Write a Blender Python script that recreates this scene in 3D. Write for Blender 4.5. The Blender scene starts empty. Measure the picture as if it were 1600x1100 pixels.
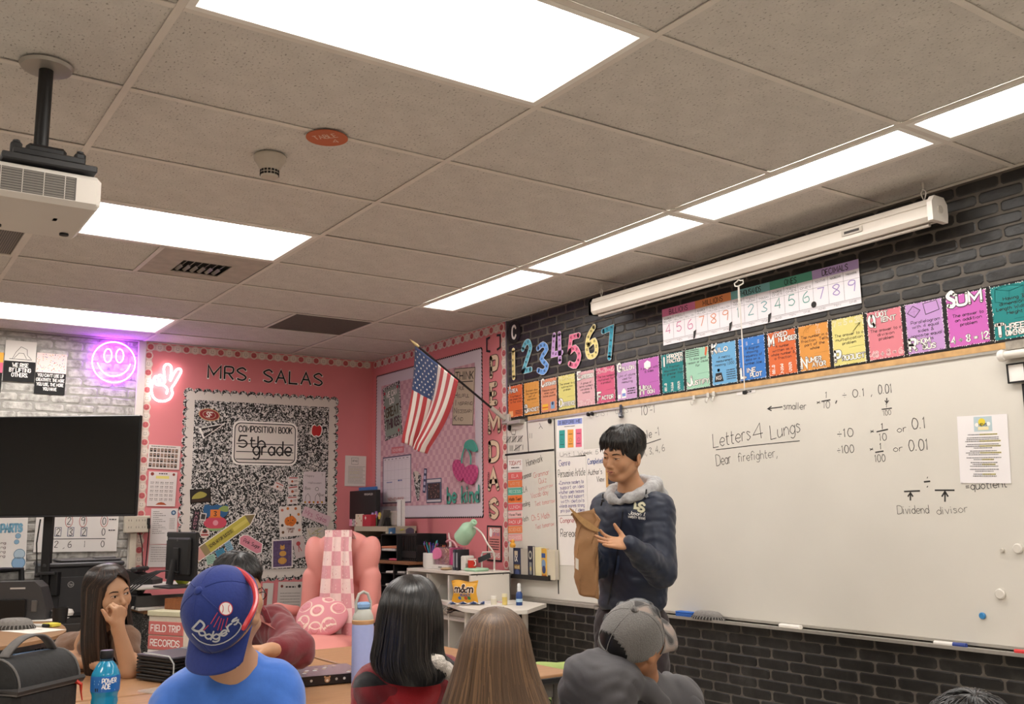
import bpy,math,random
import numpy as np
from mathutils import Vector,Matrix

SC = bpy.context.scene
COL = SC.collection
rnd = random.Random(7)
PI = math.pi
V3 = Vector

# ---------------------------------------------------------------- camera, world, exposure
FPX,YAW,PITCH,ROLL = 1498.43,2.5343,0.1685,-0.0136
CAM = Vector((7.8291,-3.8938,1.3441))
_fw = Vector((math.cos(PITCH)*math.cos(YAW),math.cos(PITCH)*math.sin(YAW),math.sin(PITCH)))
_r = Vector((math.sin(YAW),-math.cos(YAW),0)); _u = _r.cross(_fw)
RIGHT = math.cos(ROLL)*_r + math.sin(ROLL)*_u
UP = -math.sin(ROLL)*_r + math.cos(ROLL)*_u
FWD = _fw
cd = bpy.data.cameras.new('camera'); co = bpy.data.objects.new('camera',cd); COL.objects.link(co)
cd.sensor_fit = 'HORIZONTAL'; cd.sensor_width = 36; cd.lens = FPX*36/1600; cd.clip_start = .05; cd.clip_end = 60
co.matrix_world = Matrix(((RIGHT.x,UP.x,-FWD.x,CAM.x),(RIGHT.y,UP.y,-FWD.y,CAM.y),(RIGHT.z,UP.z,-FWD.z,CAM.z),(0,0,0,1)))
SC.camera = co
wd = bpy.data.worlds.new('world'); SC.world = wd; wd.use_nodes = True
wd.node_tree.nodes['Background'].inputs[0].default_value = (.9,.88,.85,1)
wd.node_tree.nodes['Background'].inputs[1].default_value = .25
SC.view_settings.view_transform = 'Standard'; SC.view_settings.look = 'None'
SC.view_settings.exposure = 0.0; SC.view_settings.gamma = 1.0; SC.view_settings.use_curve_mapping = False
LAMP_STRENGTH = 16.0
LAMP_COLOR = (1.0,.958,.905)

# ---------------------------------------------------------------- measuring helpers (a pixel of the 1600x1100 photo seen on a real plane)
def ray(px,py): return RIGHT*((px-800)/FPX) + UP*((550-py)/FPX) + FWD
def hit(px,py,ax,v):
    d = ray(px,py); t = (v-CAM[ax])/d[ax]; return CAM + d*t
def WR(px,py,off=0.): return hit(px,py,1,-off)      # on the whiteboard wall
def WB(px,py,off=0.): return hit(px,py,0,off)       # on the back wall
def CZ(px,py,z=2.743): return hit(px,py,2,z)
def PZ(px,py,z): return hit(px,py,2,z)
def PD(px,py,t): return CAM + ray(px,py)*t

# ---------------------------------------------------------------- materials
def s2l(c):
    return c/12.92 if c <= .04045 else ((c+.055)/1.055)**2.4
def C(h):
    h = h.lstrip('#'); return tuple(s2l(int(h[i:i+2],16)/255) for i in (0,2,4)) + (1,)
_mc = {}
def M(hexc,rough=.65,metal=0,noise=0,bump=0,nscale=60,emit=0,alpha=1,trans=0,spec=.4,name=None,sheen=0,coat=0):
    key = (hexc,rough,metal,noise,bump,nscale,emit,alpha,trans,spec,sheen,coat)
    if key in _mc: return _mc[key]
    m = bpy.data.materials.new(name or 'paint_' + hexc.strip('#')); m.use_nodes = True
    nt = m.node_tree; b = nt.nodes['Principled BSDF']; col = C(hexc)
    b.inputs['Base Color'].default_value = col; b.inputs['Roughness'].default_value = rough
    b.inputs['Metallic'].default_value = metal; b.inputs['Specular IOR Level'].default_value = spec
    b.inputs['Alpha'].default_value = alpha; b.inputs['Transmission Weight'].default_value = trans
    b.inputs['Sheen Weight'].default_value = sheen; b.inputs['Coat Weight'].default_value = coat
    if emit:
        b.inputs['Emission Color'].default_value = col; b.inputs['Emission Strength'].default_value = emit
    if noise or bump:
        tc = nt.nodes.new('ShaderNodeTexCoord'); n = nt.nodes.new('ShaderNodeTexNoise')
        n.inputs['Scale'].default_value = nscale; n.inputs['Detail'].default_value = 4
        nt.links.new(tc.outputs['Object'],n.inputs['Vector'])
        if noise:
            mx = nt.nodes.new('ShaderNodeMix'); mx.data_type = 'RGBA'
            mr = nt.nodes.new('ShaderNodeMapRange'); mr.inputs[1].default_value = .3; mr.inputs[2].default_value = .7
            nt.links.new(n.outputs['Fac'],mr.inputs[0]); nt.links.new(mr.outputs[0],mx.inputs[0])
            mx.inputs[6].default_value = tuple(c*(1-noise) for c in col[:3])+(1,)
            mx.inputs[7].default_value = tuple(min(1,c*(1+noise)) for c in col[:3])+(1,)
            nt.links.new(mx.outputs[2],b.inputs['Base Color'])
        if bump:
            bp = nt.nodes.new('ShaderNodeBump'); bp.inputs['Strength'].default_value = bump; bp.inputs['Distance'].default_value = .01
            nt.links.new(n.outputs['Fac'],bp.inputs['Height']); nt.links.new(bp.outputs[0],b.inputs['Normal'])
    _mc[key] = m; return m
def nodes(m): return m.node_tree,m.node_tree.nodes['Principled BSDF']
def ramp(nt,stops,interp='LINEAR'):
    r = nt.nodes.new('ShaderNodeValToRGB'); r.color_ramp.interpolation = interp
    e = r.color_ramp.elements
    while len(e) < len(stops): e.new(.5)
    for i,(p,c) in enumerate(stops): e[i].position = p; e[i].color = C(c)
    return r
def TX(nt,typ,out='Object',scale=(1,1,1),**kw):
    tc = nt.nodes.new('ShaderNodeTexCoord'); mp = nt.nodes.new('ShaderNodeMapping'); mp.inputs['Scale'].default_value = scale
    t = nt.nodes.new(typ); nt.links.new(tc.outputs[out],mp.inputs[0]); nt.links.new(mp.outputs[0],t.inputs['Vector'])
    for k,v in kw.items(): t.inputs[k].default_value = v
    return t

# ---------------------------------------------------------------- mesh builder
class MB:
    def __init__(s): s.v = []; s.f = []; s.m = []; s.sm = []; s.mats = []; s.X = None
    def mi(s,m):
        if isinstance(m,str): m = M(m)
        if m not in s.mats: s.mats.append(m)
        return s.mats.index(m)
    def add(s,vs,fs,mat,smooth=False):
        o = len(s.v); mi = s.mi(mat)
        s.v += [tuple(s.X @ Vector(v)) for v in vs] if s.X is not None else [tuple(v) for v in vs]
        for f in fs: s.f.append([i+o for i in f]); s.m.append(mi); s.sm.append(smooth)
        return s
    def box(s,c,size,mat,bev=0,rot=None):
        hx,hy,hz = (d/2 for d in size); b = min(bev,hx*.95,hy*.95,hz*.95); R = rot or Matrix.Identity(3); c = Vector(c)
        if b <= 0:
            vs = [c + R @ Vector((x*hx,y*hy,z*hz)) for x in (-1,1) for y in (-1,1) for z in (-1,1)]
            return s.add(vs,[(0,1,3,2),(4,6,7,5),(0,4,5,1),(2,3,7,6),(0,2,6,4),(1,5,7,3)],mat)
        vs = []; idx = {}
        for x in (-1,1):
            for y in (-1,1):
                for z in (-1,1):
                    for a in range(3):
                        p = [x*(hx-b),y*(hy-b),z*(hz-b)]; p[a] = (x*hx,y*hy,z*hz)[a]
                        idx[(x,y,z,a)] = len(vs); vs.append(c + R @ Vector(p))
        fs = []
        for a in range(3):
            o1,o2 = [i for i in range(3) if i != a]
            for sg in (-1,1):
                q = []
                for (p1,p2) in ((-1,-1),(1,-1),(1,1),(-1,1)):
                    k = [0,0,0]; k[a] = sg; k[o1] = p1; k[o2] = p2; q.append(idx[(*k,a)])
                flip = (sg == 1) == (a == 1)
                fs.append(q[::-1] if flip else q)
            for p1 in (-1,1):
                for p2 in (-1,1):
                    k1 = [0,0,0]; k1[o1] = p1; k1[o2] = p2; k0 = list(k1); k0[a] = -1; k1[a] = 1
                    fs.append([idx[(*k0,o1)],idx[(*k1,o1)],idx[(*k1,o2)],idx[(*k0,o2)]])
        for x in (-1,1):
            for y in (-1,1):
                for z in (-1,1): fs.append([idx[(x,y,z,a)] for a in range(3)])
        # orient faces outward
        out = []
        for f in fs:
            P = [vs[i] for i in f]; n = (P[1]-P[0]).cross(P[2]-P[0]); cc = sum(P,Vector())/len(P)-c
            out.append(f if n.dot(cc) > 0 else f[::-1])
        return s.add(vs,out,mat)
    def ring(s,p,ax,r,n,ref=None,sx=1,sy=1,ph=0):
        ax = Vector(ax).normalized(); ref = Vector(ref) if ref else (Vector((0,0,1)) if abs(ax.z) < .9 else Vector((1,0,0)))
        u = ref.cross(ax).normalized(); w = ax.cross(u)
        return [Vector(p)+u*(r*sx*math.cos(ph+2*PI*i/n))+w*(r*sy*math.sin(ph+2*PI*i/n)) for i in range(n)]
    def tube(s,pts,r,mat,n=8,caps=True,smooth=True,closed=False,sx=1,sy=1,ref=None):
        pts = [Vector(p) for p in pts]; k = len(pts); rs = r if isinstance(r,(list,tuple)) else [r]*k
        vs = []
        prev = None
        for i,p in enumerate(pts):
            if closed: d = pts[(i+1) % k]-pts[i-1]
            else: d = pts[min(i+1,k-1)]-pts[max(i-1,0)]
            if d.length < 1e-9: d = Vector((0,0,1))
            d.normalize()
            if ref: u = Vector(ref).cross(d)
            elif prev is None: u = (Vector((0,0,1)) if abs(d.z) < .9 else Vector((1,0,0))).cross(d)
            else: u = prev - d*prev.dot(d)
            if u.length < 1e-6: u = Vector((1,0,0))
            u.normalize(); prev = u; w = d.cross(u)
            vs += [p+u*(rs[i]*sx*math.cos(2*PI*j/n))+w*(rs[i]*sy*math.sin(2*PI*j/n)) for j in range(n)]
        fs = []
        for i in range(k if closed else k-1):
            a = i*n; b = ((i+1) % k)*n
            for j in range(n): fs.append((a+j,a+(j+1) % n,b+(j+1) % n,b+j))
        s.add(vs,fs,mat,smooth)
        if caps and not closed:
            s.add(vs[:n],[tuple(range(n))[::-1]],mat); s.add(vs[-n:],[tuple(range(n))],mat)
        return s
    def cyl(s,a,b,r,mat,r2=None,n=16,smooth=True): return s.tube([a,b],[r,r if r2 is None else r2],mat,n=n,smooth=smooth)
    def lathe(s,prof,mat,c=(0,0,0),n=20,axis=(0,0,1),ref=None,sx=1,sy=1,smooth=True):
        c = Vector(c); ax = Vector(axis).normalized(); vs = []; fs = []
        for (r,h) in prof: vs += s.ring(c+ax*h,ax,max(r,1e-5),n,ref,sx,sy)
        for i in range(len(prof)-1):
            for j in range(n): fs.append((i*n+j,i*n+(j+1) % n,(i+1)*n+(j+1) % n,(i+1)*n+j))
        return s.add(vs,fs,mat,smooth)
    def grid(s,fn,nu,nv,mat,smooth=True,thick=0):
        vs = [Vector(fn(i/nu,j/nv)) for j in range(nv+1) for i in range(nu+1)]
        fs = [(j*(nu+1)+i,j*(nu+1)+i+1,(j+1)*(nu+1)+i+1,(j+1)*(nu+1)+i) for j in range(nv) for i in range(nu)]
        if callable(mat):
            mats = {}
            for f in fs:
                k = f[0]; m = mat((k % (nu+1)+.5)/nu,(k//(nu+1)+.5)/nv); mats.setdefault(m,[]).append(f)
            o = len(s.v); s.v += [tuple(s.X @ v) if s.X is not None else tuple(v) for v in vs]
            for m,ff in mats.items():
                mi = s.mi(m)
                for f in ff: s.f.append([i+o for i in f]); s.m.append(mi); s.sm.append(smooth)
            return s
        return s.add(vs,fs,mat,smooth)
    def prism(s,poly,y0,y1,mat,mp=None):
        """extrude a 2D outline (x,z) between y0 and y1 (mp maps (x,z,y) to 3D)"""
        mp = mp or (lambda x,z,y: (x,y,z)); n = len(poly)
        A = sum(poly[i][0]*poly[(i+1) % n][1]-poly[(i+1) % n][0]*poly[i][1] for i in range(n))
        if A < 0: poly = poly[::-1]
        vs = [mp(x,z,y0) for x,z in poly]+[mp(x,z,y1) for x,z in poly]
        fs = [tuple(range(n)),tuple(range(2*n-1,n-1,-1))]+[(i,i+n,(i+1) % n+n,(i+1) % n) for i in range(n)]
        return s.add(vs,fs,mat)
    def flat(s,poly,off,mat,mp=None):
        mp = mp or (lambda x,z,o: (x,-o,z)); n = len(poly)
        A = sum(poly[i][0]*poly[(i+1) % n][1]-poly[(i+1) % n][0]*poly[i][1] for i in range(n))
        if A < 0: poly = poly[::-1]
        return s.add([mp(x,z,off) for x,z in poly],[tuple(range(n))],mat)
    def line(s,pts,w,off,mat,mp=None,caps=False,closed=False):
        """flat stroke along 2D points"""
        mp = mp or (lambda x,z,o: (x,-o,z))
        P = [np.array(p,float) for p in pts]; k = len(P)
        if closed: P.append(P[0]); k += 1
        L = []
        for i in range(k):
            a = P[max(i-1,0)]; b = P[min(i+1,k-1)]
            if closed and i in (0,k-1): a = P[k-2]; b = P[1]
            d1 = P[i]-a; d2 = b-P[i]
            n1 = np.linalg.norm(d1); n2 = np.linalg.norm(d2)
            d1 = d1/n1 if n1 > 1e-9 else d2/(n2+1e-12); d2 = d2/n2 if n2 > 1e-9 else d1
            d = d1+d2; nd = np.linalg.norm(d); d = d/nd if nd > 1e-6 else d1
            c = max(.5,float(np.dot(d,d1))); nn = np.array((-d[1],d[0]))*w/2/c
            L += [mp(*(P[i]-nn),off),mp(*(P[i]+nn),off)]
        fs = [(2*i,2*i+2,2*i+3,2*i+1) for i in range(k-1)]
        s.add(L,fs,mat)
        if caps:
            for p in (P[0],P[-1]):
                s.flat([(p[0]+w/2*math.cos(t*PI/4),p[1]+w/2*math.sin(t*PI/4)) for t in range(8)],off,mat,mp)
        return s
    def disc(s,x,z,r,off,mat,n=14,rz=None,mp=None):
        return s.flat([(x+r*math.cos(2*PI*i/n),z+(rz or r)*math.sin(2*PI*i/n)) for i in range(n)],off,mat,mp)
    def rect(s,x0,z0,x1,z1,off,mat,mp=None): return s.flat([(x0,z0),(x1,z0),(x1,z1),(x0,z1)],off,mat,mp)
    def text(s,t,x,z,h,off,mat,w=None,st=.11,mp=None,rot=0,align='l',jit=0,caps=None,slant=0,outline=None,ow=.1,gap=1.6,bounce=0):
        st_ = st*h; caps = (st > .14) if caps is None else caps; r = rnd
        adv = 0; gl = []
        for ch in t:
            if ch == ' ': adv += 4.2; continue
            g = glyph(ch); gl.append((adv,g)); adv += g[0]+gap
        W = max(adv-gap,.1); u = h/10; sx = u if w is None else w/W
        x0 = -W*sx/2 if align == 'c' else (-W*sx if align == 'r' else 0)
        cr,sr = math.cos(rot),math.sin(rot)
        for ps in ((1,0) if outline is not None else (0,)):
            for i,(a,g) in enumerate(gl):
                dz = math.sin(i*2.3)*bounce*h
                for pl,cl in g[1]:
                    pp = []
                    for (gx,gz) in pl:
                        lx = x0+(a+gx)*sx+slant*gz*u+(r.uniform(-jit,jit)*h if jit else 0); lz = gz*u+dz+(r.uniform(-jit,jit)*h if jit else 0)
                        pp.append((x+lx*cr-lz*sr,z+lx*sr+lz*cr))
                    if ps: s.line(pp,st_+2*ow*h,off,outline,mp,True,cl)
                    else: s.line(pp,st_,off+(.0006 if outline is not None else 0),mat,mp,caps,cl)
        return s
    def build(s,name,parent=None,loc=(0,0,0),rot=(0,0,0),angle=35,**props):
        me = bpy.data.meshes.new(name); me.from_pydata(s.v,[],s.f)
        for m in s.mats: me.materials.append(m)
        me.polygons.foreach_set('material_index',s.m); me.polygons.foreach_set('use_smooth',s.sm)
        me.update()
        if any(s.sm): me.set_sharp_from_angle(angle=math.radians(angle))
        o = bpy.data.objects.new(name,me); COL.objects.link(o); o.parent = parent; o.location = loc; o.rotation_euler = rot
        for k,v in props.items():
            if v is not None: o[k] = v
        return o

def T(name,label,cat,loc=(0,0,0),rz=0,group=None,rot=None):
    o = bpy.data.objects.new(name,None); COL.objects.link(o); o.empty_display_size = .05
    o.location = loc; o.rotation_euler = rot if rot else (0,0,rz); o['label'] = label; o['category'] = cat
    if group: o['group'] = group
    return o
def dup(o,parent=None,**kw):
    c = o.copy(); COL.objects.link(c); c.parent = parent
    for ch in list(o.children): dup(ch,c)
    for k,v in kw.items():
        if k in ('location','rotation_euler','scale'): setattr(c,k,v)
        elif v is None:
            if k in c: del c[k]
        else: c[k] = v
    return c
def RZ(a): return Matrix.Rotation(a,3,'Z')
def arc(cx,cz,r,a0,a1,n=12,rz=None):
    return [(cx+r*math.cos(a0+(a1-a0)*i/n),cz+(rz or r)*math.sin(a0+(a1-a0)*i/n)) for i in range(n+1)]

# ---------------------------------------------------------------- a hand-drawn stroke alphabet (x digit, y letter, d = baseline, n = cap height)
GL = {
'A': '6 l0d3n6d l1h5h','B': '5 l0d0n s0n3n4l3i0i s0i4i5f4d0d','C': '6 s6l4n1m0i1e4d6f','D': '6 l0d0n s0n3n6l6f3d0d','E': '5 l5n0n0d5d l0i4i',
'F': '5 l5n0n0d l0i4i','G': '6 s6l4n1m0i1e4d6f l6f6i4i','H': '6 l0d0n l6d6n l0i6i','I': '2 l1d1n','J': '5 s5n5f3d1e0g','K': '5 l0d0n l5n0h l2i5d',
'L': '5 l0n0d5d','M': '7 l0d0n3g7n7d','N': '6 l0d0n6d6n','O': '6 c3n5m6i5e3d1e0i1m','P': '5 l0d0n s0n4n5l4h0h','Q': '6 c3n5m6i5e3d1e0i1m l4g6c',
'R': '5 l0d0n s0n4n5l4i0i l2i5d','S': '5 s5l3n0l1j4h5f3d0e','T': '6 l0n6n l3n3d','U': '6 s0n0g1d5d6g6n','V': '6 l0n3d6n','W': '8 l0n2d4j6d8n',
'X': '6 l0n6d l6n0d','Y': '6 l0n3i6n l3i3d','Z': '6 l0n6n0d6d',
'a': '4 c2j4h4f2d0f0h l4j4d','b': '4 l0n0d c2j4h4f2d0f0h','c': '4 s4i2j0g1d4e','d': '4 c2j4h4f2d0f0h l4n4d','e': '4 s0g4g4i2j0h0f2d4e',
'f': '3 s4m3n1l1d l0j3j','g': '4 c2j4h4f2d0f0h s4j4c2a0b','h': '4 l0n0d s0h2j4h4d','i': '1 l0j0d l0l0m','j': '2 s2j2c0a l2l2m','k': '4 l0n0d l4j0g l1h4d',
'l': '1 l0n0d','m': '6 l0j0d s0h1j3i3d s3h4j6i6d','n': '4 l0j0d s0h2j4h4d','o': '4 c2j4h4f2d0f0h','p': '4 l0j0a c2j4h4f2d0f0h','q': '4 c2j4h4f2d0f0h l4j4a',
'r': '3 l0j0d s0h1j3j','s': '3 s3i1j0i3f1d0e','t': '3 s1m1e3d l0j3j','u': '4 s0j0e2d4f l4j4d','v': '4 l0j2d4j','w': '6 l0j1d3i5d6j','x': '4 l0j4d l4j0d',
'y': '4 l0j2d l4j1a','z': '4 l0j4j0d4d',
'0': '5 c2n4m5i4e2d1e0i1m','1': '2 l0l1n1d','2': '5 s0l2n4n5l4j0d l0d5d','3': '5 s0m3n5l2i5f3d0e','4': '5 l4d4n0g5g','5': '5 l5n1n0i s0i3j5g3d0e',
'6': '5 s4n1k0g1d4d5f4i1h','7': '5 l0n5n2d','8': '5 c3n5l3i0f3d5f3i0l','9': '5 s5l3j0k1n4n5l4d',
'.': '1 l0d0e',',': '1 l1e0b','!': '1 l0n0g l0d0e','?': '4 s0l2n4l2i2g l2d2e','-': '3 l0h3h','=': '4 l0g4g l0i4i','+': '4 l0h4h l2f2j','~': '4 l0h4h l2j2k l2e2f',
'*': '4 l0e4i l4e0i','/': '4 l0d4n',"'": '1 l0n0l','"': '2 l0n0l l2n2l','[': '2 l2n0n0d2d',']': '2 l0n2n2d0d','&': '5 s5d1l2n3l0f2d5h',':': '1 l0e0f l0h0i','|': '1 l0d0n','%': '5 l1n0g5g l4n4d',
'#': '5 l1d2n l3d4n l0g5g l0j5j','<': '6 l6h0h l2j0h2f','^': '4 l2d2n l0k2n4k','_': '6 l0d6d'}
_gc = {}
def smooth2(P,closed,n=3):
    out = []; k = len(P)
    for i in range(k if closed else k-1):
        p = [P[(i+j) % k] if closed else P[min(max(i+j,0),k-1)] for j in (-1,0,1,2)]
        for q in range(n):
            t = q/n
            out.append(tuple(.5*((2*p[1][a])+(-p[0][a]+p[2][a])*t+(2*p[0][a]-5*p[1][a]+4*p[2][a]-p[3][a])*t*t+(-p[0][a]+3*p[1][a]-3*p[2][a]+p[3][a])*t**3) for a in range(len(P[0]))))
    if not closed: out.append(tuple(P[-1]))
    return out
def glyph(ch):
    if ch in _gc: return _gc[ch]
    g = GL.get(ch) or GL.get(ch.upper()) or GL['-']; tk = g.split(' '); st = []
    for t in tk[1:]:
        pts = [(int(t[i]),ord(t[i+1])-100) for i in range(1,len(t),2)]
        if t[0] == 'l': st.append((pts,False))
        elif t[0] == 's': st.append((smooth2(pts,False),False))
        else: st.append((smooth2(pts,True),True))
    _gc[ch] = (float(tk[0]),st); return _gc[ch]

# ---------------------------------------------------------------- flat things on a wall or ceiling
class Sheet:
    """a flat sheet hung on a wall; local x right, z up, drawn in metres from its centre"""
    def __init__(s,wall,quad,col='#f4f1ee',off=.006,th=.0012,mat=None,lift=0):
        W = WR if wall == 'r' else WB
        P = [W(*q,off+lift) for q in quad]; c = sum(P,Vector())/4
        e = ((P[1]-P[0])+(P[2]-P[3]))/2; f = ((P[0]-P[3])+(P[1]-P[2]))/2
        hx = e.x if wall == 'r' else e.y
        s.tilt = math.atan2(e.z,hx); s.w = e.length; s.h = f.length; s.c = c; s.rz = 0 if wall == 'r' else PI/2
        s.R = Matrix.Rotation(s.rz,3,'Z') @ Matrix.Rotation(-s.tilt,3,'Y'); s.W = W; s.off = off+lift
        s.m = MB(); s.th = th
        if mat is None and col is not None: mat = M(col,.75,spec=.3)
        if mat is not None: s.m.box((0,th/2,0),(s.w,th,s.h),mat)
    def lc(s,px,py):
        p = s.R.transposed() @ (s.W(px,py,s.off)-s.c); return (p.x,p.z)
    def u(s,a,b): return ((a-.5)*s.w,(b-.5)*s.h)
    def rect(s,a0,b0,a1,b1,mat,L=1): s.m.rect(*s.u(a0,b0),*s.u(a1,b1),L*.0005,mat); return s
    def line(s,pts,w,mat,L=1,**k): s.m.line([s.u(*p) for p in pts],w,L*.0005,mat,**k); return s
    def text(s,t,a,b,h,mat,L=2,w=None,**k):
        x,z = s.u(a,b); s.m.text(t,x,z,h*s.h,L*.0005,mat,w=None if w is None else w*s.w,**k); return s
    def disc(s,a,b,r,mat,L=1,rz=None,n=14): x,z = s.u(a,b); s.m.disc(x,z,r*s.h,L*.0005,mat,rz=None if rz is None else rz*s.h,n=n); return s
    def scrib(s,a0,a1,b,h,mat,L=2,n=None,w=None):
        """one row of print too small to read: a run of short dashes"""
        x0,z = s.u(a0,b); x1,_ = s.u(a1,b); x = x0; hh = h*s.h
        while x < x1:
            d = rnd.uniform(.8,2.6)*hh; s.m.rect(x,z,min(x+d,x1),z+hh,L*.0005,mat); x += d+hh*.5
        return s
    def border(s,w,mat,L=1):
        for a0,b0,a1,b1 in ((0,0,1,w/s.h),(0,1-w/s.h,1,1),(0,0,w/s.w,1),(1-w/s.w,0,1,1)): s.rect(a0,b0,a1,b1,mat,L)
        return s
    def build(s,name,label,cat,group=None,parent=None,**k):
        o = s.m.build(name,None,s.c,(Matrix.Rotation(s.rz,3,'Z') @ Matrix.Rotation(-s.tilt,3,'Y')).to_euler(),label=label,category=cat,group=group,**k)
        return o
# ================================================================ the room
FT = .3048; X0 = 5.9036; H = 2.743; RX,RY = 9.75,-8.6
def gx(i): return X0 - 2*FT*i
YL = [0,-.495,-.7998,-2.019,-3.2382,-4.4574,-5.6766,-6.8958,-8.115,RY]

m_tile = bpy.data.materials.new('ceiling_tile_pitted'); m_tile.use_nodes = True
nt,b = nodes(m_tile); b.inputs['Roughness'].default_value = .95; b.inputs['Specular IOR Level'].default_value = .1
n1 = TX(nt,'ShaderNodeTexNoise',scale=(85,130,85),Scale=1.0,Detail=1.5)
r1 = ramp(nt,[(0,'#98928b'),(.315,'#a39d95'),(.36,'#d6d0c8'),(1,'#ded8d0')])
n2 = TX(nt,'ShaderNodeTexNoise',scale=(9,9,9),Scale=1.0,Detail=3)
mx = nt.nodes.new('ShaderNodeMix'); mx.data_type = 'RGBA'; mx.blend_type = 'MULTIPLY'; mx.inputs[0].default_value = .25
nt.links.new(n1.outputs['Fac'],r1.inputs[0]); nt.links.new(r1.outputs[0],mx.inputs[6]); nt.links.new(n2.outputs['Fac'],mx.inputs[7]); nt.links.new(mx.outputs[2],b.inputs['Base Color'])
bp = nt.nodes.new('ShaderNodeBump'); bp.inputs['Strength'].default_value = .5; bp.inputs['Distance'].default_value = .004
nt.links.new(n1.outputs['Fac'],bp.inputs['Height']); nt.links.new(bp.outputs[0],b.inputs['Normal'])
m_bar = M('#d6cec4',.6,noise=.04,nscale=8); m_lampframe = M('#e6e2da',.45,noise=.02)

def slab(name,c,size,mat,**k): return MB().box(c,size,mat).build(name,kind='structure',**k)
m_floor = M('#c2baae',.5,noise=.12,nscale=14)
slab('floor',(RX/2,RY/2,-.05),(RX+.2,-RY+.2,.1),m_floor)
ceiling = slab('ceiling',(RX/2,RY/2,H+.12),(RX+.2,-RY+.2,.06),M('#8f8a83',.9,noise=.05))
m_plain = M('#e6dfd4',.85,noise=.03,nscale=5,bump=.05)
slab('wall_left',(RX/2,RY-.05,H/2),(RX,.1,H+.2),m_plain)
slab('wall_front',(RX+.05,RY/2,H/2),(.1,-RY,H+.2),m_plain)
m_mortar = M('#5f5952',.8,noise=.2,nscale=20); m_gmortar = M('#94918b',.85,noise=.12,nscale=15)
SPLITX = 2.168; SPLITY = -2.03
w = MB(); w.box((SPLITX/2,.05,H/2+.05),(SPLITX,.1,H+.1),m_plain); w.box(((SPLITX+RX)/2,.05,H/2+.05),(RX-SPLITX,.1,H+.1),m_mortar)
wall_right = w.build('wall_right',kind='structure')
w = MB(); w.box((-.05,SPLITY/2,H/2+.05),(.1,-SPLITY,H+.1),m_plain); w.box((-.05,(SPLITY+RY)/2,H/2+.05),(.1,SPLITY-RY,H+.1),m_gmortar)
wall_back = w.build('wall_back',kind='structure')

# lamps: cell index and band they fill
LAMPS = []          # (x0, x1, y0, y1, label)
def cellx(i): return gx(i+1),gx(i)
near = [(0,3,'large ceiling light panel nearest, top centre above the desks'),(4,3,'ceiling light panel beside the projector'),(8,3,'ceiling light panel glowing purple at its edge by the grey brick wall')]
for i,bnd,lb in near: LAMPS.append((*cellx(i),YL[bnd+1],YL[bnd],lb))
for i in (0,4,8,-4):
    LAMPS.append((*cellx(i),YL[6],YL[5],None))
LAMPS.append((*cellx(-4),YL[4],YL[3],None))
for k,lb in enumerate(['slim ceiling light above the screen, furthest right in view','slim ceiling light directly above the roller screen','slim ceiling light third from the right of the row by the whiteboard','slim ceiling light at the far end of the row, near the flag']):
    LAMPS.append((gx(-2+2*k+2),gx(-2+2*k),YL[2],YL[1],lb))
LAMPS.append((gx(-2),gx(-4),YL[2],YL[1],None)); LAMPS.append((gx(-4),gx(-6),YL[2],YL[1],None))
OPEN = [((gx(6),gx(5)),(-2.6286,-2.019)),((gx(8),gx(7)),(-1.4094,-.7998)),((gx(6),gx(5)),(-3.8478,-3.2382))]
def lamp_in(x,y): return any(a < x < c2 and d < y < e for a,c2,d,e,_ in LAMPS)
def open_in(x,y): return any(a < x < c2 and d < y < e for (a,c2),(d,e) in OPEN)
xs = [0]+[gx(i) for i in range(9,-7,-1) if 0.02 < gx(i) < RX]+[RX]
tiles = {}
def put_tile(x0,x1,y0,y1):
    k = (round(x1-x0,3),round(y1-y0,3))
    if k not in tiles:
        me = MB().box((0,0,.009),(k[0]-.012,k[1]-.012,.018),m_tile,bev=.004).build('ceiling_tile')
        tiles[k] = me.data; me.parent = ceiling; me.location = ((x0+x1)/2,(y0+y1)/2,H+.004); return
    o = bpy.data.objects.new('ceiling_tile',tiles[k]); COL.objects.link(o); o.parent = ceiling
    o.location = ((x0+x1)/2,(y0+y1)/2,H+.004+rnd.uniform(-.0008,.0008)); o.rotation_euler = (rnd.uniform(-.001,.001),rnd.uniform(-.001,.001),PI*rnd.randint(0,1))
for a,c2 in zip(xs[:-1],xs[1:]):
    xm = (a+c2)/2
    j = 0
    while j < len(YL)-1:
        y1 = YL[j]; y0 = YL[j+1]
        if j == 0 and not lamp_in(xm,(YL[1]+YL[2])/2): y0 = YL[2]; j += 1
        ym = (y0+y1)/2
        if not lamp_in(xm,ym):
            if open_in(xm,y1-.1): put_tile(a,c2,y0,y1-.6096) if (y1-y0) > .7 else None
            elif open_in(xm,y0+.1): put_tile(a,c2,y0+.6096,y1)
            else: put_tile(a,c2,y0,y1)
        j += 1
def bar(x0,y0,x1,y1,wd_=.024):
    L = math.hypot(x1-x0,y1-y0); m = MB(); ln = (L,wd_,.003) if abs(x1-x0) > abs(y1-y0) else (wd_,L,.003)
    m.box((0,0,0),ln,m_bar); o = m.build('ceiling_grid_bar',ceiling,((x0+x1)/2,(y0+y1)/2,H-.0005))
for y in YL[2:-1]: bar(0,y,RX,y)
bar(gx(6),YL[1],RX,YL[1])
for i,x in enumerate(xs[1:-1]):
    yy = [0]+([YL[1],YL[2]] if x > gx(6)-.01 else [YL[2]])+YL[3:]
    for y1,y0 in zip(yy[:-1],yy[1:]):
        ym = (y0+y1)/2
        if any(l[0]+.02 < x < l[1]-.02 and l[2] < ym < l[3] for l in LAMPS): continue
        bar(x,y0+.0125,x,y1-.0125)
for (a,c2),(d,e) in OPEN:
    bar(a,d if d > -3 or d == -1.4094 else d,c2,d);
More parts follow.
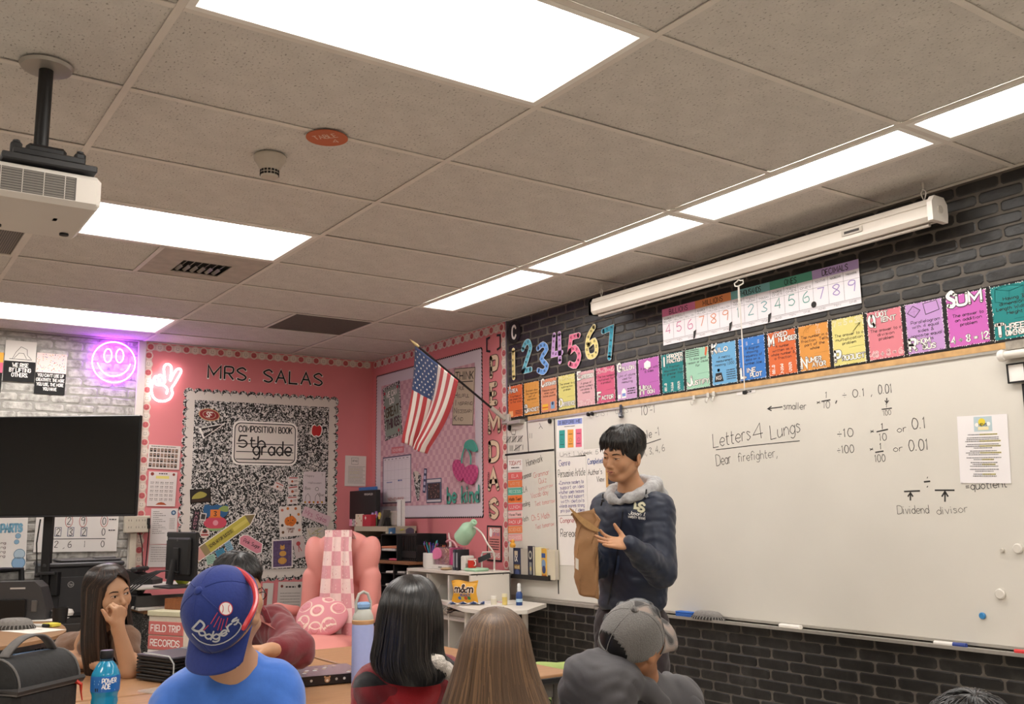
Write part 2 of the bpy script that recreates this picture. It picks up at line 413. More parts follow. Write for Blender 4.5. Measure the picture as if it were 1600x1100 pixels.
# angle moulding where ceiling meets wall
MB().box((RX/2,-.011,H-.001),(RX,.022,.004),m_bar).box((.011,RY/2,H-.001),(.022,-RY,.004),m_bar).build('trim_1',kind='structure')

m_diff = bpy.data.materials.new('lamp_diffuser'); m_diff.use_nodes = True
nt,b = nodes(m_diff); b.inputs['Base Color'].default_value = (.9,.88,.84,1); b.inputs['Roughness'].default_value = .4
b.inputs['Emission Color'].default_value = (*LAMP_COLOR,1); b.inputs['Emission Strength'].default_value = LAMP_STRENGTH
for a,c2,d,e,lb in LAMPS:
    lx,ly = c2-a,e-d
    t = T('ceiling_light',lb or 'recessed ceiling light panel out of view behind the viewer','ceiling light',((a+c2)/2,(d+e)/2,H),group='recessed ceiling lights' if lb else 'ceiling lights behind')
    f = MB(); fw = .03; rc = lambda d_,z: [(x*(lx/2-d_),y*(ly/2-d_),z) for x,y in ((-1,-1),(1,-1),(1,1),(-1,1))]
    R_ = [rc(.012,.012),rc(.012,-.003),rc(.034,-.003),rc(.046,.0165)]; vs = sum(R_,[])
    f.add(vs,[(4*k+q,4*k+4+q,4*k+4+(q+1) % 4,4*k+(q+1) % 4) for k in range(3) for q in range(4)],m_lampframe)
    f.box((0,0,.061),(lx-.026,ly-.026,.078),m_lampframe)
    f.build('frame',t)
    g = MB().box((0,0,.018),(lx-.088,ly-.088,.004),m_diff); g.build('diffuser',t)

# ---- openings in the ceiling: supply vent, dark return, perforated grille
(a,c2),(d,e) = OPEN[0]
t = T('ceiling_vent','square supply air vent in a pale ceiling panel beside a light','vent',((a+c2)/2,(d+e)/2,H))
pm = M('#b1a69b',.8,noise=.12,nscale=12); v = MB(); ww = .58; iw = .27; cx0 = -.06
for (x0,x1,y0,y1) in ((-.29,cx0-iw/2,-.29,.29),(cx0+iw/2,.29,-.29,.29),(cx0-iw/2,cx0+iw/2,iw/2,.29),(cx0-iw/2,cx0+iw/2,-.29,-iw/2)):
    v.box(((x0+x1)/2,(y0+y1)/2,.005),(x1-x0,y1-y0,.006),pm)
v.build('panel',t)
MB().box((cx0,0,.06),(iw,iw,.02),M('#2a2725',.9)).build('duct',t)
for k in range(6):
    for s_ in (-1,1):
        MB().box((cx0+s_*iw/4,-iw/2+.03+k*.042,.012),(iw/2-.012,.02,.003),M('#8f867c',.5),rot=Matrix.Rotation(.7*s_,3,'X')).build('slat',t)
(a,c2),(d,e) = OPEN[1]
t = T('ceiling_opening','dark grey square air return panel in the ceiling near the pink corner','vent',((a+c2)/2,(d+e)/2,H))
MB().box((0,0,.006),(.59,.59,.006),M('#5b534c',.85,noise=.1)).build('panel',t)
(a,c2),(d,e) = OPEN[2]
t = T('ceiling_grille','perforated grey square air grille under the projector','vent',((a+c2)/2,(d+e)/2,H))
mg = M('#7b726a',.6).copy(); mg.name = 'perforated_metal'; nt,b = nodes(mg)
vz = TX(nt,'ShaderNodeTexVoronoi',scale=(95,95,95),Scale=1.0,Randomness=0.0); rr_ = ramp(nt,[(.0,'#1c1a18'),(.33,'#1c1a18'),(.4,'#877d74')])
nt.links.new(vz.outputs['Distance'],rr_.inputs[0]); nt.links.new(rr_.outputs[0],b.inputs['Base Color'])
MB().box((0,0,.003),(.585,.585,.004),mg).build('perforated_panel',t)
f = MB()
for sx,sy,cx,cy in ((.6,.02,0,.29),(.6,.02,0,-.29),(.02,.56,.29,0),(.02,.56,-.29,0)): f.box((cx,cy,0),(sx,sy,.008),m_bar)
f.build('frame',t)

# ---- bricks, one piece each, low relief
def brick_meshes(n,sz,mats,jitter,depth,seed):
    out = []; r = random.Random(seed)
    for k in range(n):
        w_,h_ = sz; P = []
        N = 3
        for (cx,cz,sx) in ((-1,-1,0),(1,-1,0),(1,1,0),(-1,1,0)):
            P.append((cx*w_/2,cz*h_/2))
        ring = []
        for i in range(4):
            p,q = P[i],P[(i+1) % 4]
            for t_ in ((.06,.5,.94) if i % 2 == 0 else (.2,.8)):
                ring.append((p[0]+(q[0]-p[0])*t_+r.uniform(-1,1)*jitter,p[1]+(q[1]-p[1])*t_+r.uniform(-1,1)*jitter))
        n_ = len(ring); m = MB()
        vs = [(x,0,z) for x,z in ring]+[(x*(1-.012/w_),-depth,z*(1-.012/h_)) for x,z in ring]
        fs = [(i,(i+1) % n_,n_+(i+1) % n_,n_+i) for i in range(n_)]+[tuple(range(n_,2*n_))]
        m.add(vs,fs,mats[k % len(mats)]); o = m.build('brick'); out.append(o.data); bpy.data.objects.remove(o)
    return out
def brick_mat(stops,scale,bump,rough,name,dist=.01):
    m = bpy.data.materials.new(name); m.use_nodes = True; nt,b = nodes(m); b.inputs['Roughness'].default_value = rough
    tc = nt.nodes.new('ShaderNodeTexCoord'); oi = nt.nodes.new('ShaderNodeObjectInfo'); ad = nt.nodes.new('ShaderNodeVectorMath'); ad.operation = 'ADD'
    sc = nt.nodes.new('ShaderNodeVectorMath'); sc.operation = 'SCALE'; sc.inputs['Scale'].default_value = 1.0
    nt.links.new(tc.outputs['Object'],ad.inputs[0]); nt.links.new(oi.outputs['Location'],sc.inputs[0]); nt.links.new(sc.outputs[0],ad.inputs[1])
    n = nt.nodes.new('ShaderNodeTexNoise'); n.inputs['Scale'].default_value = scale; n.inputs['Detail'].default_value = 6
    nt.links.new(ad.outputs[0],n.inputs['Vector']); rp = ramp(nt,stops); nt.links.new(n.outputs['Fac'],rp.inputs[0]); nt.links.new(rp.outputs[0],b.inputs['Base Color'])
    bp = nt.nodes.new('ShaderNodeBump'); bp.inputs['Strength'].default_value = bump; bp.inputs['Distance'].default_value = dist
    nt.links.new(n.outputs['Fac'],bp.inputs['Height']); nt.links.new(bp.outputs[0],b.inputs['Normal']); return m
mk = brick_mat([(.3,'#151413'),(.55,'#242220'),(.8,'#3e3b38')],9,.6,.42,'black_brick',.012)
mgb = brick_mat([(.3,'#827e78'),(.5,'#aba7a0'),(.7,'#c4c0b9')],22,.7,.7,'grey_brick',.014)
def lay(par,meshes,x0,x1,z0,z1,pw,ph,back,gap,skip=lambda x,z: False):
    row = 0; z = z0
    r = random.Random(3)
    while z < z1-.01:
        x = x0 - (pw/2 if row % 2 else 0) - r.uniform(0,.03)
        while x < x1:
            a_,b_ = max(x,x0),min(x+pw,x1)
            top = min(z+ph,z1)
            if b_-a_ > .03 and not skip((a_+b_)/2,(z+top)/2):
                o = bpy.data.objects.new('brick',r.choice(meshes)); COL.objects.link(o); o.parent = par
                cx = (a_+b_)/2; o.location = (-0.0002,cx,(z+top)/2) if back else (cx,0.0002,(z+top)/2)
                if back: o.rotation_euler = (0,0,PI/2)
                o.scale = ((b_-a_-gap)/(pw-gap),r.uniform(.7,1.3),(top-z-gap)/(ph-gap))
            x += pw
        z += ph; row += 1
bmR = brick_meshes(6,(.198-.009,.0585-.009),[mk],.0012,.002,1)
lay(wall_right,bmR,2.175,6.3,2.275,2.735,.198,.0575,False,.009)
lay(wall_right,bmR,2.6,6.0,.36,.775,.198,.0517,False,.009)
bmG = brick_meshes(8,(.215-.012,.068-.012),[mgb],.0035,.004,2)
lay(wall_back,bmG,-3.3,SPLITY-.02,.45,2.735,.215,.068,True,.012)
# the rest of the papered wall, out of sight, in one go
def lay_stuff(par,x0,x1,z0,z1,pw,ph,back,gap,mat,d):
    m = MB(); row = 0; z = z0
    while z < z1-.01:
        x = x0-(pw/2 if row % 2 else 0)
        while x < x1:
            a_,b_ = max(x,x0)+gap/2,min(x+pw,x1)-gap/2; t_ = min(z+ph,z1)-gap/2
            if b_-a_ > .02:
                c = (d/2,(a_+b_)/2,(z+t_+gap/2)/2) if back else ((a_+b_)/2,-d/2,(z+t_+gap/2)/2)
                s_ = (d,b_-a_,t_-z-gap/2) if back else (b_-a_,d,t_-z-gap/2)
                m.box(c,s_,mat)
            x += pw
        z += ph; row += 1
    m.build('brick',par,kind='stuff')
lay_stuff(wall_right,6.3,RX,.05,2.735,.198,.0575,False,.009,mk,.002)
lay_stuff(wall_right,2.175,6.3,.0,.36,.198,.0517,False,.009,mk,.002)
lay_stuff(wall_right,5.95,6.3,2.04,2.275,.198,.0575,False,.009,mk,.002)
lay_stuff(wall_right,6.0,6.3,.36,.775,.198,.0517,False,.009,mk,.002)
lay_stuff(wall_right,2.175,2.6,.36,.775,.198,.0517,False,.009,mk,.002)
lay_stuff(wall_back,RY,-3.3,.0,2.735,.215,.068,True,.012,mgb,.004)
lay_stuff(wall_back,-3.3,SPLITY-.02,.0,.45,.215,.068,True,.012,mgb,.004)
# vertical trim between the papers, conduit
MB().box((.012,SPLITY,H/2),(.024,.06,H),M('#d8cfc6',.6,noise=.03,nscale=9),bev=.003).build('trim_2',kind='structure')
MB().box((SPLITX-.003,-.005,1.95),(.016,.01,1.6),M('#9a9896',.35,metal=.8,noise=.05)).build('trim_3',kind='structure')
MB().box((RX/2,-.008,.05),(RX,.016,.1),M('#2a2826',.7,noise=.1)).build('baseboard_right',kind='structure')
MB().box((.008,RY/2,.05),(.016,-RY,.1),M('#2a2826',.7,noise=.1)).build('baseboard_back',kind='structure')
# ================================================================ whiteboard wall
BLK,INK = '#171515','#3a3836'
m_white = M('#d8d3c9',.22,noise=.02,nscale=3,spec=.5)
alu = M('#b9b4ac',.35,metal=.6,noise=.04)
wb = T('whiteboard','long white dry erase board with handwritten maths notes and lower marker tray','whiteboard',(2.176,0,0))
L0,L1 = 2.176,8.9; ZB,ZT = .800,1.985
MB().box(((L1-L0)/2,-.008,(ZB+ZT)/2),(L1-L0,.016,ZT-ZB),m_white).build('writing_surface',wb)
MB().box(((L1-2.44)/2+.264,-.012,2.002),(L1-2.44,.022,.028),M('#c9a06c',.6,noise=.15,nscale=30)).box(((L1-2.44)/2+.264,-.013,1.983),(L1-2.44,.02,.012),alu).build('top_rail',wb)
MB().box(((L1-L0)/2,-.012,ZB-.002),(L1-L0,.024,.012),alu).box(((L1-3.2)/2+1.02,-.045,ZB-.02),(L1-3.2,.09,.006),m_white).box(((L1-3.2)/2+1.02,-.088,ZB-.017),(L1-3.2,.006,.014),alu).box((.3,-.02,ZB-.018),(1.3,.04,.02),alu).build('marker_tray',wb)
MB().cyl((L1-L0,-.01,ZB),(L1-L0,-.01,ZT),.01,alu).build('edge_strip',wb)
tp = MB(); mt = M(BLK,.6)
for a,c2,d,e in (((869,653),(876,928),0,.012),((792,711),(869,703),0,.014),((826,656),(829,708),0,.008)):
    p,q = WR(*a),WR(*c2); tp.line([(p.x-L0,p.z),(q.x-L0,q.z)],e,.0165,mt)
tp.build('black_tape',wb)
def hand(t,a,b2,hpx,col=INK,st=.085,n='handwriting',jit=.012,par=wb,off=.0168,**k):
    p,q = WR(*a),WR(*b2); dz = math.atan2(q.z-p.z,q.x-p.x); mid = ((a[0]+b2[0])/2,(a[1]+b2[1])/2)
    hm = WR(mid[0],mid[1]-hpx).z-WR(*mid).z
    return MB().text(t,p.x-L0,p.z,hm,off,M(col,.5),w=(q-p).length,st=st,rot=dz,jit=jit,caps=False,**k).build(n,par)
def strokes(lists,wpx,col=INK,n='handwriting',off=.0168,sm=False):
    for pl in lists:
        m = MB(); P = [WR(*p) for p in pl]; m.line([(p.x-L0,p.z) for p in P],wpx,off,M(col,.5)); m.build('ink_stroke',wb)
hand('smaller',(1228,640),(1263,640),11); strokes([[(1226,636),(1203,639)],[(1209,635),(1203,639),(1209,642)]],.006)
hand('*',(1280,632),(1285,631),8,st=.12); hand('1',(1293,622),(1296,622),9,st=.12); hand('10',(1290,638),(1300,638),11)
strokes([[(1287,627.5),(1301,625)],[(1311,626),(1309,631)]],.006)
hand('~ 0.1 ,',(1320,623),(1366,618),12); hand('0.01',(1376,616),(1397,614),14)
strokes([[(1389,622),(1389,629)],[(1386,626),(1389,630),(1392,626)],[(1381,640),(1397,638)]],.005)
hand('1',(1387,637),(1390,637),6,st=.14); hand('100',(1384,650),(1396,648),8)
hand('Letters',(1118,700),(1176,687),22,st=.05,slant=.1); hand('4',(1181,687),(1196,684),24,st=.05); hand('Lungs',(1208,687),(1254,675),22,st=.05,slant=.1)
strokes([[(1122,703),(1180,696),(1253,689)]],.004)
hand('Dear',(1123,728),(1146,724),17,st=.055); hand('firefighter,',(1157,722),(1218,714),14,st=.06)
hand('~10',(1312,684),(1337,682),13); hand('~100',(1312,709),(1338,707),12)
hand('*',(1364,677),(1369,676),8,st=.12); hand('1',(1380,671),(1384,671),9,st=.12); strokes([[(1373,675),(1391,671)],[(1371,707),(1384,705)]],.006); hand('10',(1378,689),(1389,688),11)
hand('or',(1406,676),(1420,674),10); hand('0.1',(1429,671),(1450,669),17,st=.07)
hand('*',(1363,705),(1368,704),8,st=.12); hand('1',(1378,702),(1381,702),9,st=.12); hand('100',(1371,722),(1387,721),11)
hand('or',(1400,706),(1414,705),10); hand('0.01',(1424,705),(1454,703),17,st=.07)
strokes([[(1416,768),(1441,767)],[(1464,766),(1495,766)],[(1447,753),(1457,752)],[(1426,782),(1426,771)],[(1422,776),(1426,770),(1430,776)],[(1480,784),(1480,769)],[(1475,776),(1480,768),(1485,776)]],.007)
strokes([[(1452,746),(1453,746.6)],[(1452,760),(1453,761)]],.008)
hand('=quotient',(1513,766),(1577,761),13,st=.09); hand('Dividend',(1406,803),(1455,802),13,col='#5a5753',st=.07); hand('divisor',(1468,804),(1516,800),12,col='#5a5753',st=.07)
hand('10',(1005,649),(1015,648),14); hand('0',(1016,637),(1019,637),5,st=.12); hand('-1',(1019,646),(1027,645),12)
hand('PENS 1',(930,652),(953,649),9,col='#8a867f'); hand('GIRLS 1',(965,647),(990,644),9,col='#8a867f')
hand('table -1',(1000,689),(1034,680),13); strokes([[(1003,697),(1036,686)]],.005); hand('# 1, 3, 4, 6',(1003,714),(1042,704),10)
for pl in [[(794+i*9+j*2,684),(793+i*9+j*2+2,693)] for i in range(3) for j in range(3)]: pass
strokes([[(795+i*9+j*1.8,682-i*.6),(794.6+i*9+j*1.8,692-i*.6)] for i in range(3) for j in range(4)]+[[(793+i*9,692-i*.6),(802+i*9,682-i*.6)] for i in range(3)]+[[(800+j*2,696),(800+j*2,705)] for j in range(3)]+[[(809+j*2,695),(808+j*2,705)] for j in range(4)]+[[(806,704),(818,695)],[(820,695),(820,703)]],.005)
strokes([arc_ for arc_ in [[(801,673),(803,679),(808,679),(809,672)],[(846,661),(848,666),(845,670)],[(848,666),(851,670)],[(831,677),(831,685)],[(834,677),(834,685)]]],.004)
hand('Homework',(826,729),(851,721),11,st=.08)
for t,a,b2,h_ in (('Grammar',(817,750),(834,744),8),('ELA',(818,770),(827,768),9),('Reading',(817,793),(831,789),8),('Math',(818,816),(829,813),8)): hand(t,a,b2,h_,st=.09)
for t,a,b2,h_ in (('Grammar',(837,747),(861,741),8),('Quiz',(845,756),(857,753),8),('tomorrow',(845,767),(867,760),6),('Vocab day',(833,779),(860,772),8),('Test tomorrow',(839,791),(870,785),7),
                     ('Ch 5 Math',(834,814),(862,809),9),('Test tomorrow',(840,827),(869,821),7)): hand(t,a,b2,h_,col='#d2706c',st=.08)

# magnets, clips
def magnet(px,py,r,col,label,rz=None,th=.012,name='magnet',cat='magnet',group=None):
    p = WR(px,py,.017); m = MB(); z = (rz or r)/r
    m.lathe([(r*.95,0),(r,.002),(r,th*.7),(r*.8,th),(0,th)],M(col,.35,noise=.03),n=20,axis=(0,-1,0),ref=(0,0,1),sx=1,sy=z)
    return m.build(name,None,p,label=label,category=cat,group=group)
magnet(797.5,668,.011,BLK,'black oval magnet above the tally marks, next to the flag bracket',rz=.024,th=.02)
magnet(860.5,658,.011,BLK,'black oval magnet just left of the three before me poster',rz=.017,th=.02)
magnet(920.8,647.5,.009,BLK,'left one of two black oval magnets above the standing person',rz=.013,th=.02)
magnet(927,646.5,.009,BLK,'right one of two black oval magnets above the standing person',rz=.013,th=.02)
magnet(1591.5,857,.02,'#d8d2c8','white round magnet at the board edge, upper of two large ones')
magnet(1564,928,.021,'#d8d2c8','white round magnet above the blue one, lower right of the board')
magnet(1567,860,.009,'#c9c2b6','tiny pale push magnet below the notice')
magnet(1536,962,.0135,'#3f86bd','small blue round magnet low on the whiteboard')
for px,py,lb in ((1084,622,'clear hook clip on the rail below the improper fraction card'),(1106,618,'clear hook clip on the rail below the justify card, left of its pair'),(1115,616,'clear hook clip on the rail below the justify card, right of its pair')):
    p = WR(px,py,.03); MB().box((0,0,0),(.018,.01,.03),M('#cfcac2',.3),bev=.003).tube([(0,-.004,-.015),(0,-.014,-.04),(0,-.024,-.036),(0,-.026,-.022)],.004,M('#cfcac2',.3),n=6).build('hook_clip',None,p,label=lb,category='clip')
p = WR(970,640,.03); MB().box((0,0,.0),(.02,.012,.06),'#3d3f4c',bev=.004).tube([(-.012,-.01,-.02),(0,-.012,-.045),(.012,-.01,-.02)],.004,'#8f8f97',n=6).lathe([(.012,-.05),(.017,-.04),(.012,-.03)],M('#6f7078',.3,metal=.7),n=10).build('hanging_clip',None,p,label='dark metal clip hanging on the rail above the standing person',category='clip')

# ---- vocabulary cards along the rail
WHT = M('#f3eee8',.7)
CARDS = [
 ('AREA','#e8713a',1,'A surface of one shape that is flat size','orange','a square'),('BRACKET','#e9a552',0,'Brackets show the important part of expression','light orange',''),
 ('CUSTOMARY','#e99a79',1,'Measure system miles cups inches pounds','salmon','ruler and scale drawings'),('DIFFERENCE','#e8dc86',0,'The answer to a subtraction problem','pale yellow',''),
 ('EXPRESSION','#e9b6bd',1,'A group of terms numbers variables & symbols','pale pink',''),('FACTOR','#de6488',0,'The two numbers multiplied for a product','strong pink',''),
 ('GALLON','#d3a9d9',1,'Unit of volume used for measuring','lilac','a milk jug drawing'),('HEXA GON','#c96fc0',0,'A polygon with 6 sides','magenta','a white hexagon'),
 ('IMPROPER FRACTION','#20868a',1,'A fraction equivalent to or greater than one','teal','three fractions'),('JUSTIFY','#a9d9bf',0,'To show good reason or cause for','mint green','a small pencil'),
 ('KILO','#74b4e2',1,'A metric measurement meaning 1,000','light blue','a black weight drawing'),('LINE PLOT','#3f82d6',0,'A diagram showing frequency of data on a number line','strong blue','a number line'),
 ('MIXED NUMBER','#e5713c',1,'A number written as a whole number & a fraction','deep orange','mixed numbers'),('NUMER ATOR','#eaa04c',0,'Top number in a fraction. Tells part of the whole','amber orange','a curled arrow'),
 ('PRODUCT','#ece08c',0,'The answer to a multiplication problem','yellow','an upward arrow'),('QUOT IENT','#ea8b96',1,'The answer to a division problem','coral pink','a division sum'),
 ('RHOM BUS','#cfa0dc',0,'Parallelogram with 4 equal sides & opposite equal angles','light purple','two outlined quadrilaterals'),('SUM','#d86cc4',1,'The answer to an addition problem','bright magenta','an addition sum'),
 ('THREE DIMENSIONAL','#1f8d8c',0,'Having 3 dimensions: Length Width & Height','dark teal','a box drawing')]
mdot = M('#1c1a1a',.7); mk_ = M('#2a2626',.7)
for i,(wd_,col,top,body,cn,ex) in enumerate(CARDS):
    col = '#'+''.join('%02x' % int(int(col[q:q+2],16)*.92) for q in (1,3,5)); x0 = 2.172+.1984*i; x1 = x0+.1984; zb,zt = 2.022,2.264
    S = Sheet('r',[(0,0)]*4 if False else [(800,600)]*4,None); S.w = .1975; S.h = zt-zb; S.c = Vector(((x0+x1)/2,-.008-(.0006 if i % 2 else 0),(zb+zt)/2)); S.tilt = 0
    S.m.box((0,.0008,0),(S.w,.0016,S.h),mdot); r = random.Random(i)
    S.rect(.05,.035,.95,.965,M(col,.7,noise=.02,nscale=5))
    for k in range(44):     # dotted edge
        for side in range(4):
            t_ = (k+.5)/44+r.uniform(-.006,.006)
            if side < 2 and k % 2: continue
            a,b2 = ((t_,.04+r.uniform(-.012,.012)),(t_,.96+r.uniform(-.012,.012)),(.055+r.uniform(-.015,.015),t_),(.945+r.uniform(-.015,.015),t_))[side]
            d = .006+.004*r.random(); S.rect(a-d,b2-d*.8,a+d,b2+d*.8,WHT if r.random() < .6 else mdot,2)
    parts = wd_.split(' '); yb = .77 if top else .12
    ini = parts[0][0]; rest = [parts[0][1:]]+parts[1:] if parts[0][1:] else parts[1:]
    big = .2 if wd_ != 'SUM' else .26; yy = yb if len(rest) == 1 else yb-.02
    S.text(ini,.1,yy-(.06 if top and len(rest) > 1 else 0),big,WHT,w=.15,st=.26,outline=BLK,ow=.045,L=3)
    if len(rest) == 1: S.text(rest[0],.3,yy,.095 if wd_ != 'SUM' else .19,WHT,w=min(.62,.1*len(rest[0])+.06) if wd_ != 'SUM' else .55,st=.24,outline=BLK,ow=.07,L=3)
    else:
        S.text(rest[0],.3,yy+.1,.085,WHT,w=min(.62,.09*len(rest[0])+.03),st=.24,outline=BLK,ow=.07,L=3)
        S.text(rest[1],.42 if len(rest[1]) < 7 else .3,yy-.01,.085,WHT,w=min(.6,.09*len(rest[1])+.03),st=.24,outline=BLK,ow=.07,L=3)
    if top: S.line([(.1,yb-.07),(.5,yb-.05)],.0012,mdot)
    else: S.line([(.5,yb+.24),(.92,yb+.25)],.0012,mdot)
    ws = body.split(' '); lines = []; cur = ''
    for w_ in ws:
        if len(cur)+len(w_) > 15: lines.append(cur.strip()); cur = ''
        cur += ' '+w_
    lines.append(cur.strip()); z = (.62 if top else .7)-.0*len(lines)
    if wd_ in ('QUOT IENT','SUM','PRODUCT'): z = .56 if top else .60
    if wd_ == 'RHOM BUS': z = .58
    for ln in lines: S.text(ln,.52,z,.058,mk_,w=min(.8,.054*len(ln)),st=.15,align='c',L=2,caps=False); z -= .083
    o = .42
    def num(t,a,b2,h_,w_): S.text(t,a,b2,h_,M(col,.7),w=w_,st=.14,outline=WHT,ow=.06,L=2)
    if wd_ == 'SUM': S.text('4 + 8 = 12',.1,.1,.12,WHT,w=.82,st=.2,outline=BLK,ow=.04,L=2)
    if wd_ == 'QUOT IENT': S.text('48 ~ 8 = 6',.1,.09,.1,M(col),w=.8,st=.12,outline=WHT,ow=.08,L=2)
    if wd_ == 'PRODUCT': S.text('7 * 5 = 35',.1,.83,.1,M(col),w=.8,st=.12,outline=WHT,ow=.05,L=2); S.line([(.64,.66),(.84,.8)],.004,mk_); S.line([(.72,.8),(.85,.81),(.84,.73)],.003,mk_)
    if wd_ == 'HEXA GON': S.m.flat([(S.u(.45,.8)[0]+.032*math.sin(k*PI/3),S.u(.45,.8)[1]+.028*math.cos(k*PI/3)) for k in range(6)],.001,WHT)
    if wd_ == 'RHOM BUS':
        S.line([(.25,.92),(.42,.82),(.27,.7),(.1,.8)],.0028,mk_,L=2,closed=True); S.line([(.27,.92),(.27,.7)],.0015,mk_); S.line([(.1,.8),(.42,.82)],.0015,mk_); S.line([(.5,.93),(.83,.95),(.88,.77),(.55,.72)],.0028,mk_,L=2,closed=True)
    if wd_[:3] == 'THR':
        S.line([(.15,.92),(.45,.95),(.75,.9),(.72,.68),(.42,.63),(.13,.7)],.002,mk_,closed=True); S.line([(.15,.92),(.45,.85),(.75,.9)],.002,mk_); S.line([(.45,.85),(.42,.63)],.002,mk_)
    if wd_ == 'KILO': S.m.flat([S.u(*q) for q in ((.12,.1),(.46,.1),(.4,.3),(.18,.3))],.001,mk_); S.disc(.29,.36,.04,mk_); S.disc(.29,.36,.02,M(col)); S.text('KG',.2,.15,.08,WHT,w=.18,st=.16,L=4); [S.scrib(.58,.9,.32-.05*k,.022,mk_) for k in range(5)]
    if wd_ == 'LINE PLOT': S.line([(.08,.74),(.92,.8)],.002,mk_); [S.text('*',.12+.2*k,.8+.03*j,.03,WHT,w=.05,st=.2) for k in range(4) for j in range(1+(k*2) % 4)]
    if wd_ in ('IMPROPER FRACTION','MIXED NUMBER'): [(S.text(a,.15+.27*k,.19,.07,WHT,w=.09,st=.18),S.text(b2,.15+.27*k,.08,.07,WHT,w=.09,st=.18),S.line([(.14+.27*k,.17),(.26+.27*k,.17)],.0015,WHT,L=2)) for k,(a,b2) in enumerate((('9','8'),('3','2'),('5','5')))]
    if wd_ == 'NUMER ATOR': S.line(smooth2([(.2,.72),(.22,.86),(.35,.92),(.36,.82),(.28,.84),(.4,.93),(.55,.95)],False),.002,mk_); S.text('7',.6,.87,.07,M(col),w=.07,st=.15,outline=WHT,ow=.06); S.text('12',.58,.77,.07,M(col),w=.12,st=.15,outline=WHT,ow=.06)
    if wd_ == 'FACTOR': S.text('2*3=6',.1,.83,.1,M(col),w=.8,st=.14,outline=WHT,ow=.06)
    if wd_ == 'DIFFERENCE': S.text('9-2=6',.1,.83,.1,M(col),w=.8,st=.14,outline=WHT,ow=.04)
    if wd_ == 'EXPRESSION': S.text('3*7y',.15,.08,.1,M(col),w=.7,st=.14,outline=WHT,ow=.05)
    if wd_ == 'AREA': S.rect(.1,.06,.35,.22,M('#eeb07a'),2); [S.scrib(.5,.88,.2-.045*k,.02,mk_) for k in range(3)]
    if wd_ == 'BRACKET': [S.line([(.2+.18*k,.75),(.2+.18*k,.9)],.0015,mk_) for k in range(4)]
    if wd_ == 'CUSTOMARY': S.rect(.12,.1,.45,.26,M('#e8b33c'),2); S.rect(.12,.15,.45,.18,M('#d05a30'),3); S.rect(.6,.1,.82,.3,M('#7fa3c8'),2); S.disc(.71,.25,.05,M('#3a4460'),3)
    if wd_ == 'GALLON': S.m.flat([S.u(*q) for q in ((.25,.08),(.45,.08),(.45,.25),(.38,.32),(.32,.32),(.25,.25))],.001,WHT); S.rect(.27,.12,.43,.2,M('#7a8fd0'),3); S.rect(.08,.08,.2,.18,WHT,2); [S.scrib(.52,.88,.28-.06*k,.03,mk_) for k in range(3)]
    if wd_ == 'JUSTIFY': [S.scrib(.08,.6,.92-.045*k,.02,mk_) for k in range(4)]; S.m.flat([S.u(*q) for q in ((.8,.78),(.86,.74),(.88,.8),(.93,.94),(.84,.96))],.001,M('#d0643c'))
    S.build('vocabulary_card',f'{cn} {wd_.replace(" ", "").lower()} vocabulary card'+(f' with {ex}' if ex else ' in the row above the whiteboard'),'card','vocabulary cards above the whiteboard')

# ---- place value chart
S = Sheet('r',[(1035,484),(1343,404),(1344,474),(1036,540)],'#ece6ea',off=.009)
hd = [('BILLIONS','#e07fa8'),('MILLIONS','#e8935a'),('THOUSANDS','#7fbcbc'),('ONES','#58a58c'),('DECIMALS','#bfa6d8')]
ncol = ['#c9719a','#d98a66','#6a9fa3','#5a9a90','#a08cc4']; sm_ = ['HUNDRED','TEN','']
for g,(t,c_) in enumerate(hd):
    a = g/5; S.rect(a,.79,a+.2,1,M(c_,.7)); S.text(t,a+.1,.825,.13,mk_,w=.11 if len(t) > 4 else .055,st=.13,align='c')
    for k in range(3):
        i = g*3+k; n = (i+4-1) % 9+1 if i < 6 else i-5; n = [4,5,6,7,8,9,1,2,3,4,5,6,7,8,9][i]; x = (i+.5)/15
        S.text(str(n),x,.3,.25,M(ncol[g],.7),w=.028 if n != 1 else .008,st=.09,align='c')
        if k < 2 or g > 3: S.text(['HUNDREDS','TEN','TENTHS'][k] if g != 4 else ['TENTHS','HUNDREDTHS','THOUSANDTHS'][k],x,.69,.045,mk_,w=.045,st=.12,align='c')
        S.text(t[:7],x,.62,.045,mk_,w=.05,st=.12,align='c') if g < 4 else None
        S.line([(i/15,.14),(i/15,.79)],.0012,mk_,L=2); S.text(['HUND','TEN','ONE'][k],x,.05,.035,mk_,w=.03,st=.12,align='c')
S.line([(0,.58),(1,.58)],.001,mk_,L=2); S.line([(0,.13),(1,.13)],.0014,mk_,L=2); S.line([(0,.1),(1,.1)],.001,mk_,L=2)
for i in (3,6,9): S.m.flat([S.u(*q) for q in ((i/15-.002,.14),(i/15-.008,.02),(i/15-.018,.0),(i/15-.014,.2),(i/15+.002,.24))],.003,mk_)
S.disc(12/15,.2,.075,mk_,4)
S.build('place_value_chart','long place value chart with pastel headers from billions to decimals','chart')
